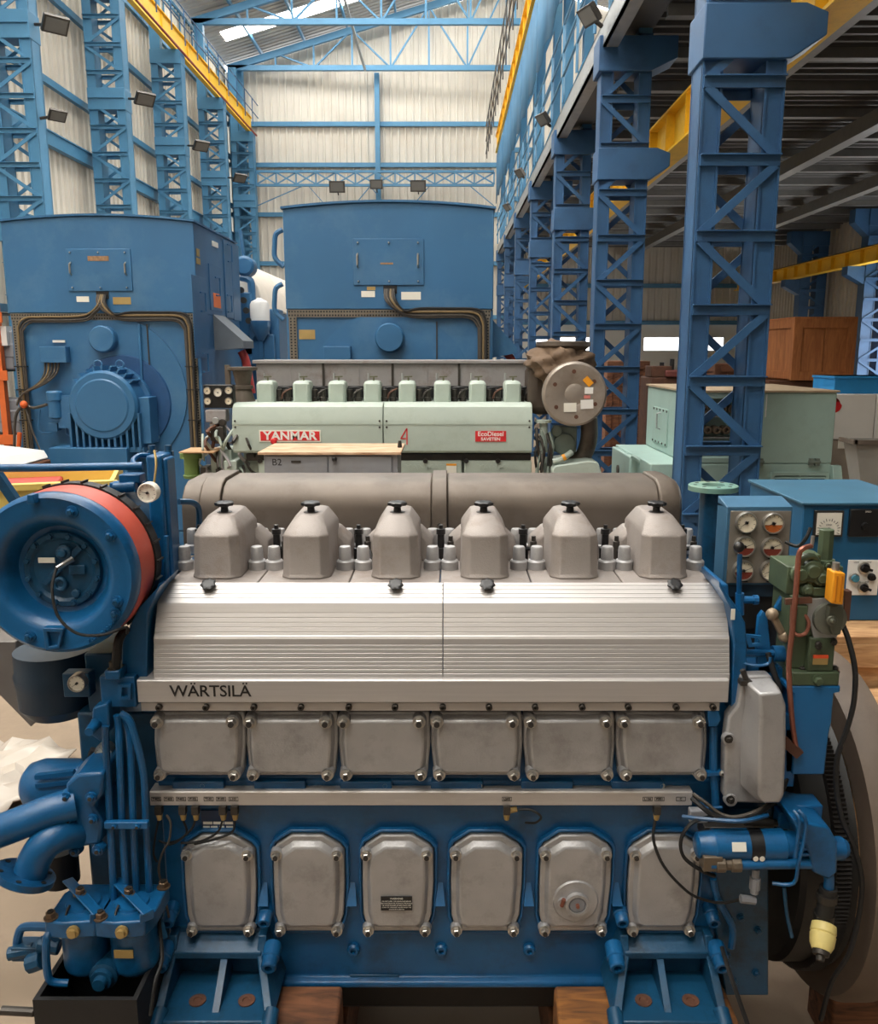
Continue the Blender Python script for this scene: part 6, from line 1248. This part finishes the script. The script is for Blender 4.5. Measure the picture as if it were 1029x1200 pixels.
MB().box((a.x+b.x)/2 - 0.008, (a.x+b.x)/2 + 0.008, YA - 0.025, YA - 0.0, b.z + 0.03, a.z - 0.03).build('louvre_stile', MG, lv)
MB().box(a.x + 0.03, b.x - 0.03, YA - 0.004, YA - 0.002, b.z + 0.03, a.z - 0.03).build('louvre_dark', DEEPBLK, lv)
for px in (887, 953):
    m = MB(); p = at(px, 541, YA); m.cb(p + Vector((-0.03, -0.02, 0)), 0.04, 0.04, 0.07); m.cb(p + Vector((0.03, -0.02, 0)), 0.04, 0.04, 0.07); m.cyl(p + Vector((-0.06, -0.03, 0)), p + Vector((0.06, -0.03, 0)), 0.015, n=8); m.build('clamp', mat('clamp_green', (110, 120, 112), 0.5), A)
m = MB(); m.prism([(YA - 0.05, atz(545, YA)), (YA - 0.1, atz(560, YA)), (YA, atz(578, YA)), (YA + 0.02, atz(545, YA))], 'x', xa1 - 0.01, xa1 + 0.08); m.build('lifting_lug', MG, A, bev=0.004)
p = at(898, 475, YA); MB().box(p.x - 0.004, p.x + 0.004, YA - 0.003, YA, atz(489, YA), atz(462, YA)).build('paint_run', WHITE, A)
# left side hatch and end bell
XSA = xa0
dr = MB().box(XSA - 0.012, XSA, YA + 0.75, YA + 1.4, zm + 0.08, zt_ - 0.22).build('side_hatch', MG, A, bev=0.003)
MB().tube([(XSA - 0.012, YA + 1.05, zm + 0.25), (XSA - 0.05, YA + 1.05, zm + 0.26), (XSA - 0.05, YA + 1.05, zm + 0.42), (XSA - 0.012, YA + 1.05, zm + 0.43)], 0.01, 6).build('handle', GALV, dr)
for k in range(5):
    for z in (zm + 0.1, zt_ - 0.24): MB().lathe((XSA - 0.012, YA + 0.78 + 0.145*k, z), (-1, 0, 0), [(0, 0.012), (0.008, 0.012)], 8).build('bolt', DSTEEL, dr)
xe = atx(725, 530, YA + 1.2)
m = MB(); m.prism([(xa0 - 0.34, FZ + 0.5), (xa0 - 0.34, zm - 0.02), (xe, atz(527, YA + 1.2)), (xe, FZ + 0.5)], 'y', YA + 0.6, YA + 1.6); eb = m.build('end_bell', MG, A, bev=0.02)
MB().tube([at(741, 534, YA + 0.55), at(750, 540, YA + 0.5), at(756, 552, YA + 0.5), at(758, 575, YA + 0.5)], 0.03, 8, sub=4).build('guard_hoop', MG, A)
for (px, py) in ((727, 560), (727, 550)): MB().cyl(at(px, py, YA + 1.0) + Vector((-0.02, 0, 0)), at(px - 4, py, YA + 1.0), 0.05, n=12).build('shaft_end', DSTEEL, A)

# crates
def crate(label, x0, x1, y0, y1, z0, z1, mt, panels=3, fr=0.1, group=None, ns=0):
    t = thing('wooden_crate', label, 'crate', ((x0+x1)/2, (y0+y1)/2, z0), group)
    n = panels; d = (x1 - x0)/n
    for k in range(n): MB().box(x0 + k*d + 0.004, x0 + (k+1)*d - 0.004, y0 + 0.02, y0 + 0.045, z0 + 0.02, z1 - 0.02).build('front_board', mt, t, bev=0.003)
    n2 = ns or max(2, int((y1 - y0)/0.35)); d2 = (y1 - y0 - 0.09)/n2
    for k in range(n2): MB().box(x0 + 0.02, x0 + 0.045, y0 + 0.045 + k*d2 + 0.004, y0 + 0.045 + (k+1)*d2 - 0.004, z0 + 0.02, z1 - 0.02).build('side_board', mt, t, bev=0.003)
    for k in range(n2): MB().box(x1 - 0.045, x1 - 0.02, y0 + 0.045 + k*d2 + 0.004, y0 + 0.045 + (k+1)*d2 - 0.004, z0 + 0.02, z1 - 0.02).build('side_board', mt, t, bev=0.003)
    MB().box(x0, x1, y1 - 0.03, y1, z0, z1).build('back_board', mt, t)
    MB().box(x0, x1, y0, y1 - 0.03, z1 - 0.02, z1 + 0.01).build('top_board', WOODL if mt is WOODL else mt, t, bev=0.004)
    MB().box(x0, x1, y0 + 0.05, y1 - 0.03, z0, z0 + 0.02).build('bottom_board', mt, t)
    for (xa, xb, za, zb_) in ((x0, x0 + fr, z0, z1 - 0.02), (x1 - fr, x1, z0, z1 - 0.02), (x0 + fr, x1 - fr, z0, z0 + fr), (x0 + fr, x1 - fr, z1 - 0.02 - fr, z1 - 0.02)):
        MB().box(xa, xb, y0, y0 + 0.02, za, zb_).build('batten', mt, t, bev=0.003)
    for (ya, yb, za, zb_) in ((y0 + 0.02, y0 + fr, z0, z1 - 0.02), (y1 - fr - 0.03, y1 - 0.03, z0, z1 - 0.02), (y0 + fr, y1 - fr - 0.03, z0, z0 + fr), (y0 + fr, y1 - fr - 0.03, z1 - 0.02 - fr, z1 - 0.02)):
        MB().box(x0, x0 + 0.02, ya, yb, za, zb_).build('batten', mt, t, bev=0.003)
    return t
Yq = 12.9; a = at(932, 372, Yq); b = at(998, 446, Yq); BZ = b.z
crate('big orange-brown wooden crate with framed front, high on a stack', a.x, b.x + 0.02, Yq, Yq + 1.4, b.z, a.z, WOODO, 2, 0.13, ns=1)
crate('dark brown crate under the big orange-brown crate', a.x - 0.3, b.x + 0.9, Yq + 0.05, Yq + 1.6, FZ, BZ - 0.02, mat('crate_dark', (98, 62, 42), 0.8, var=0.3, scale=4), 5, 0.14)
CRD = MATS['crate_dark']
a = at(712, 424, 14.3); b = at(762, 424, 14.3); crate('tall dark brown crate seen behind the second blue column', a.x, b.x, 14.3, 15.3, FZ, a.z, wood('crate_brown', (142, 92, 62), (84, 54, 40)), 3, 0.1)
a = at(845, 427, 13.6); crate('brown crate behind the alternator, left of the stacked crates', at(838, 430, 13.6).x, at(838, 430, 13.6).x + 0.62, 13.6, 14.4, FZ, a.z, CRD, 3, 0.1)
t = thing('rusty_machine', 'rusty brown machinery standing behind the mint alternator', 'machine', (3.6, 12.9, FZ))
a = at(763, 442, 12.6); b = at(838, 442, 12.6); MB().box(a.x, b.x, 12.6, 13.3, FZ, a.z).build('body', RUST, t, bev=0.02)
MB().box(a.x + 0.2, b.x - 0.3, 12.55, 13.2, a.z, a.z + 0.1).build('cover', mat('rust_red', (110, 56, 50), 0.7, var=0.2), t, bev=0.02)
for k in range(6): x = a.x + 0.05 + 0.15*k; MB().cyl((x, 12.8, a.z), (x, 12.8, a.z + 0.16 + 0.05*(k % 3)), 0.035, n=8).build('stud', DEEPBLK, t)
MB().box(a.x, a.x + 0.3, 12.6, 13.0, a.z, a.z + 0.16).build('valve_chest', RUST, t, bev=0.01)

# white cabinet with red drop, blue box on it
Yw = 9.9; a = at(960, 462, Yw); b = at(1045, 462, Yw); zw = a.z
t = thing('white_cabinet', 'white machine cabinet with a red drop mark right of the alternator', 'cabinet', ((a.x+b.x)/2, Yw + 0.5, FZ))
zl = atz(515, Yw); MB().box(a.x, atx(1026, 480, Yw), Yw, Yw + 0.9, zl, zw).build('upper_panel', WHITE, t, bev=0.008); MB().box(atx(1027, 480, Yw), b.x + 0.5, Yw, Yw + 0.9, zl, zw).build('upper_panel', WHITE, t, bev=0.008)
MB().box(a.x, b.x + 0.5, Yw + 0.01, Yw + 0.9, FZ, zl - 0.003).build('lower_body', mat('warm_grey', (158, 148, 136), 0.55), t, bev=0.008)
p = at(978, 475, Yw - 0.003); m = MB(); pts = [(p.x + 0.085*math.cos(q)*(1 if math.sin(q) < 0.2 else 0.8), p.z - 0.0 + 0.085*math.sin(q)) for q in [2*PI*j/24 for j in range(24)]]; m.prism(pts, 'y', Yw - 0.004, Yw); m.prism([(p.x-0.06, p.z+0.04), (p.x+0.06, p.z+0.04), (p.x-0.03, p.z+0.14)], 'y', Yw - 0.004, Yw); m.build('red_drop', REDL, t)
MB().cb(at(991, 521, Yw), 0.17, 0.012, 0.09).build('name_plate', DIAL, t)
a = at(979, 441, 10.0); o_ = MB(); o_.box(a.x, a.x + 0.9, 10.0, 10.6, zw + 0.001, a.z); o_.box(a.x - 0.015, a.x + 0.915, 9.985, 10.615, a.z - 0.03, a.z); o_ = o_.build('blue_box', mat('bright_blue_box', (40, 136, 200), 0.5), bev=0.008); tag(o_, 'bright blue plastic box standing on the white cabinet', 'box')
# grey hopper
Yh = 6.0; q = pxp([(988, 527), (1004, 516), (1060, 516), (1060, 620), (1022, 620), (1012, 590)], Yh)
t = thing('grey_hopper', 'grey sheet-metal hopper with slanting side behind the blue control cabinet', 'hopper', (at(1030, 560, Yh).x, Yh + 0.4, FZ))
m = MB(); HZ = at(1000, 600, Yh).z
A0, B0 = at(990, 527, Yh + 0.5), at(1006, 517, Yh); 
xh0, xh1, xh2 = at(1003, 517, Yh).x, at(1025, 600, Yh).x, at(1100, 517, Yh).x; zh = B0.z
m.add([(xh0, Yh, zh), (xh2, Yh, zh), (xh2, Yh + 0.2, zh), (xh0, Yh + 0.2, zh), (xh1, Yh + 0.04, 1.1), (xh2, Yh + 0.04, 1.1), (xh2, Yh + 0.17, 1.1), (xh1, Yh + 0.17, 1.1)], [(0,1,5,4), (1,2,6,5), (2,3,7,6), (3,0,4,7), (4,5,6,7)]); hb2 = m.build('hopper_body', mat('hopper_grey', (142, 140, 136), 0.5, metal=0.2, var=0.08), t)
MB().box(xh0 - 0.02, xh2, Yh - 0.03, Yh, zh - 0.02, zh + 0.01).build('rim', DUCT, t); MB().box(xh0 - 0.03, xh0, Yh - 0.03, Yh + 0.2, zh - 0.02, zh + 0.01).build('rim', DUCT, t)
MB().box(xh1, xh2, Yh + 0.04, Yh + 0.17, FZ, 1.1).build('stand', DUCT, t)

# blue control cabinet standing on a crate
Yk = 3.4; a = at(942, 592, Yk); b = at(1046, 727, Yk); zk0 = b.z
t = thing('control_cabinet', 'blue control cabinet with meters and switches right of the engine', 'control cabinet', ((a.x+b.x)/2, Yk + 0.3, zk0))
CAB = mat('cabinet_blue', (28, 88, 128), 0.4, var=0.06)
MB().box(a.x, b.x + 0.1, Yk, Yk + 0.62, zk0, a.z).build('body', CAB, t, bev=0.004)
MB().box(a.x - 0.01, b.x + 0.11, Yk - 0.012, Yk + 0.63, a.z, a.z + 0.012).build('top_plate', mat('cabinet_top_blue', (50, 96, 122), 0.5), t, bev=0.003)
p0 = at(954, 598, Yk); p1 = at(985, 628, Yk); m = MB(); m.box(p0.x, p1.x, Yk - 0.015, Yk, p1.z, p0.z); m.m = 1; m.box(p0.x + 0.008, p1.x - 0.008, Yk - 0.017, Yk - 0.01, p1.z + 0.008, p0.z - 0.008); mt_ = m.build('square_meter', [DSTEEL, DIAL], t)
m = MB(); pc = (p0 + p1)/2 + Vector((0.0, -0.0, -0.025))
for k in range(15):
    q = math.radians(200 - 15.7*k); u = Vector((math.cos(q), 0, math.sin(q))); L1 = 0.05; c = Vector((pc.x, Yk - 0.0175, pc.z)); m.bar(c + u*0.036, c + u*(0.044 if k % 2 else 0.048), 0.001, 0.002, (u.z, 0, -u.x))
c = Vector((pc.x, Yk - 0.018, pc.z)); m.bar(c, c + Vector((-0.036, 0, -0.018)), 0.001, 0.003, (0.4, 0, -1)); m.lathe(c, FR, [(0, 0.01), (0.002, 0.01)], 12); put_text(m, 'r/min', c + Vector((0, 0, 0.022)), 0.011, ext=0.0003); m.build('meter_scale', LET, mt_)
p0 = at(995, 596, Yk); p1 = at(1027, 628, Yk); m = MB(); m.box(p0.x, p1.x, Yk - 0.018, Yk, p1.z, p0.z); rl = m.build('black_controller', BLACK, t, bev=0.003); pc = (p0 + p1)/2
MB().lathe((pc.x, Yk - 0.018, pc.z - 0.012), FR, [(0, 0.016), (0.012, 0.014), (0.012, 0.008)], 16).build('dial_knob', BLACK, rl)
m = MB(); put_text(m, 'SPEED', (pc.x + 0.01, Yk - 0.0185, p0.z - 0.01), 0.009, ext=0.0003); m.build('caption', DIAL, rl)
p0 = at(994, 656, Yk); p1 = at(1027, 697, Yk); m = MB(); m.box(p0.x, p1.x, Yk - 0.006, Yk, p1.z, p0.z); sp_ = m.build('switch_plate', WHITE, t, bev=0.001)
for (px, py, mt, r_) in ((1012, 665, BLACK, 0.022), (1011, 688, BLACK, 0.02), (1000.5, 677, mat('teal_lamp', (70, 130, 150), 0.3, var=0), 0.019), (1021, 676, BLACK, 0.014)):
    c = at(px, py, Yk - 0.006); m = MB(); m.lathe(c, FR, [(0, r_*1.15), (0.008, r_*1.1), (0.01, r_*0.9)], 20); m.m = 1; m.lathe(c, FR, [(0, r_*0.85), (0.02, r_*0.8)], 16)
    if r_ > 0.0195: m.bar(c + Vector((-r_*0.7, -0.025, r_*0.3)), c + Vector((r_*1.1, -0.025, -r_*0.3)), 0.012, 0.01)
    m.build('switch', [CHROME if r_ > 0.015 else BLACK, mt], sp_)
m = MB()
for (px, py) in ((1004, 659), (1019, 659), (1006, 682), (1016, 682)): put_text(m, 'LOCAL' if px < 1010 else 'STOP', at(px, py, Yk - 0.0065), 0.007, ext=0.0002)
m.build('caption', LET, sp_)
# crates under the control cabinet
crate('pale-topped wooden crate carrying the blue control cabinet', at(978, 760, 3.15).x, 2.35, 3.2, 4.3, 0.55, zk0 - 0.012, WOODL, 3, 0.1, 'crates beside the flywheel')
crate('lower wooden crate in front, beside the flywheel cable', at(1008, 850, 2.95).x, 2.25, 2.95, 3.18, 0.35, atz(850, 2.95) + 0.05, WOODL, 2, 0.07, 'crates beside the flywheel')
crate('bottom wooden crate resting on the floor behind the flywheel', at(1000, 860, 3.2).x, 2.4, 3.19, 4.35, FZ, 0.54, WOODO, 3, 0.1, 'crates beside the flywheel')
o_ = MB().box(at(1008, 850, 2.95).x, 2.25, 2.95, 3.17, FZ, 0.345).build('timber_packing', WOODD, bev=0.01); tag(o_, 'rough timber packing under the lower front crate', 'timber')
# flanged pipe behind the gauge panel
Yp = 3.75; fp = thing('flanged_pipe', 'upright blue pipe with round green-rimmed flange beside the gauge panel', 'pipe', (at(837, 600, Yp).x, Yp, FZ))
c = at(836, 568, Yp); m = MB(); m.lathe((c.x, Yp, FZ), (0, 0, 1), [(0, 0.055), (c.z - FZ - 0.02, 0.055)], 24); m.build('pipe', ENGB2, fp)
m = MB(); m.lathe((c.x, Yp, c.z - 0.025), (0, 0, 1), [(0, 0.055), (0, 0.108), (0.022, 0.108), (0.025, 0.104), (0.025, 0.05), (0.0, 0.045)], 36); fl_ = m.build('flange', mat('flange_green', (110, 150, 140), 0.5, var=0.15, dirt=(150, 140, 90), dirt_amt=0.5), fp)
for k in range(8): q = 2*PI*k/8; MB().lathe((c.x + 0.08*math.cos(q), Yp + 0.08*math.sin(q), c.z + 0.0005), (0, 0, 1), [(0, 0.009), (0.0008, 0.009)], 10).build('bolt_hole', DEEPBLK, fl_)
m = MB(); m.tube([at(848, 625, Yp), at(851, 630, Yp), at(848, 635, Yp)], 0.01, 6, sub=3); m.build('hook', ENGB2, fp)

# ============================================================ LEFT-HAND OBJECTS
YY = mat('tote_yellow', (238, 206, 110), 0.5, var=0.05)
Yt = 3.55
t = thing('yellow_tote', 'yellow plastic tote behind the turbocharger', 'tote', (at(30, 590, Yt).x, Yt + 0.4, 1.3))
a = at(94, 566, Yt); R_ = Matrix.Rotation(0.12, 4, 'Z'); 
xt1 = a.x; xt0 = xt1 - 0.75; ztt = a.z; y0 = Yt
for (b0, nm) in (((xt0, xt1, y0, y0 + 0.02, ztt - 0.3, ztt), 'tote_wall'), ((xt1 - 0.02, xt1, y0 + 0.02, y0 + 0.6, ztt - 0.3, ztt), 'tote_wall'), ((xt0, xt0 + 0.02, y0 + 0.02, y0 + 0.6, ztt - 0.3, ztt), 'tote_wall'), ((xt0 + 0.02, xt1 - 0.02, y0 + 0.58, y0 + 0.6, ztt - 0.3, ztt), 'tote_wall'), ((xt0, xt1, y0, y0 + 0.6, ztt - 0.32, ztt - 0.3), 'tote_floor'), ((xt0 - 0.015, xt1 + 0.015, y0 - 0.015, y0, ztt - 0.03, ztt), 'tote_rim')):
    MB().box(*b0).build(nm, YY, t, bev=0.003)
t.rotation_euler.z = 0.3
o_ = MB().box(xt0 + 0.05, xt1 - 0.25, y0 + 0.08, y0 + 0.5, ztt - 0.298, ztt - 0.05).build('red_carton', mat('carton_red', (170, 52, 44), 0.6), bev=0.01); tag(o_, 'dark red carton inside the yellow tote', 'carton'); o_.rotation_euler.z = 0.3
t = thing('stand_table', 'low steel stand carrying the yellow tote', 'stand', ((xt0+xt1)/2, y0 + 0.3, FZ))
MB().box(xt0 - 0.3, xt1, y0, y0 + 0.6, ztt - 0.35, ztt - 0.322).build('stand_top', GREYP, t)
for x in (xt0 - 0.27, xt1 - 0.03):
    for y in (y0 + 0.03, y0 + 0.57): MB().box(x - 0.02, x + 0.02, y - 0.02, y + 0.02, FZ, ztt - 0.35).build('leg', GREYP, t)
a = at(8, 535, 9.5); o_ = MB(); o_.loft([[(a.x - 0.9, 9.2, a.z - 0.1), (a.x + 0.1, 9.2, a.z - 0.12), (a.x + 0.1, 10.3, a.z - 0.12), (a.x - 0.9, 10.3, a.z - 0.1)], [(a.x - 0.9, 9.2, a.z + 0.06), (a.x - 0.1, 9.2, a.z), (a.x + 0.05, 10.3, a.z - 0.02), (a.x - 0.9, 10.3, a.z + 0.1)]]); o_ = o_.build('white_cloth_bundle', WHITE, bev=0.02); tag(o_, 'white wrapped bundle left of the generator', 'bundle')
o_ = MB().box(a.x - 0.9, a.x + 0.12, 9.2, 10.3, FZ, a.z - 0.125).build('packing_case', CRD, bev=0.02); tag(o_, 'dark packing case under the white wrapped bundle', 'case')
# dark leaning strut
m = MB(); m.bar(at(-14, 540, 2.9), at(20, 590, 2.9), 0.03, 0.03); m.build('stay_bar', ENGB2, E)
# grey chute
t = thing('grey_chute', 'grey folded sheet-metal chute hanging below the turbocharger', 'chute', (at(10, 800, 2.95).x, 3.0, FZ))
q = pxp([(-260, 752), (18, 752), (22, 800), (52, 836), (36, 852), (0, 815), (-260, 815)], 2.95); m = MB(); m.prism(q, 'y', 2.95, 3.25); m.build('chute_body', mat('chute_grey', (112, 108, 106), 0.5, metal=0.2), t, bev=0.004)
MB().box(at(-255, 800, 3.0).x, at(-230, 800, 3.0).x, 3.0, 3.2, FZ, atz(816, 3.0)).build('chute_leg', GREYP, t)
# orange rack with grey machine parts far left
t = thing('orange_rack', 'orange storage rack at the left edge beside the generator', 'rack', (at(0, 450, 12.2).x - 0.6, 12.5, FZ))
x1 = at(6, 450, 12.2).x
OR_ = mat('rack_orange', (226, 110, 50), 0.55, var=0.06)
for x in (x1 - 0.1, x1 - 1.5): MB().box(x, x + 0.08, 12.2, 12.3, FZ, 4.4).build('upright', OR_, t)
for py in (372, 440, 515): z = atz(py, 12.2); MB().box(x1 - 1.5, x1 + 0.05, 12.18, 12.2, z - 0.07, z + 0.07).build('beam', OR_, t); MB().box(x1 - 1.5, x1, 12.2, 12.9, z + 0.05, z + 0.07).build('shelf', DSTEEL, t)
for i, (py, h_) in enumerate(((440, 0.55), (515, 0.5))):
    z = atz(py, 12.2) + 0.071; m = MB(); m.box(x1 - 0.7, x1 + 0.1, 12.33, 12.8, z, z + h_); m.box(x1 - 0.5, x1 + 0.12, 12.32, 12.8, z + h_*0.3, z + h_*0.7); o_ = m.build('cylinder_head', GREYP, bev=0.03); tag(o_, ('upper' if i == 0 else 'lower') + ' grey casting lying on the orange rack', 'casting')
z = atz(372, 12.2); o_ = MB().box(x1 - 0.7, x1 + 0.06, 12.25, 12.6, atz(405, 12.2), atz(382, 12.2)).build('white_sign', WHITE); o_.parent = t; o_.location -= WL[t.name]
# plastic sheet on the floor, left
m = MB(); n = 16; vv = []
for i in range(n + 1):
    for j in range(n + 1):
        x = -3.75 + 1.15*i/n; y = 3.9 + 1.6*j/n; vv.append((x + 0.05*math.sin(j*1.3), y + 0.04*math.sin(i*1.1), FZ + 0.02 + 0.28*max(0, 1 - i/n)*(0.6 + 0.4*math.sin(j*0.9 + i*0.5)) + 0.03*math.sin(i*2.3)*math.sin(j*1.9) + 0.03))
m.add(vv, [(i*(n+1)+j, (i+1)*(n+1)+j, (i+1)*(n+1)+j+1, i*(n+1)+j+1) for i in range(n) for j in range(n)]); o_ = m.build('plastic_sheet', mat('plastic_white', (188, 178, 166), 0.25, var=0.06), sharp=25); sm = o_.modifiers.new('thick', 'SOLIDIFY'); sm.thickness = 0.01
tag(o_, 'crumpled whitish plastic sheet on the floor at the left edge', 'plastic sheet')
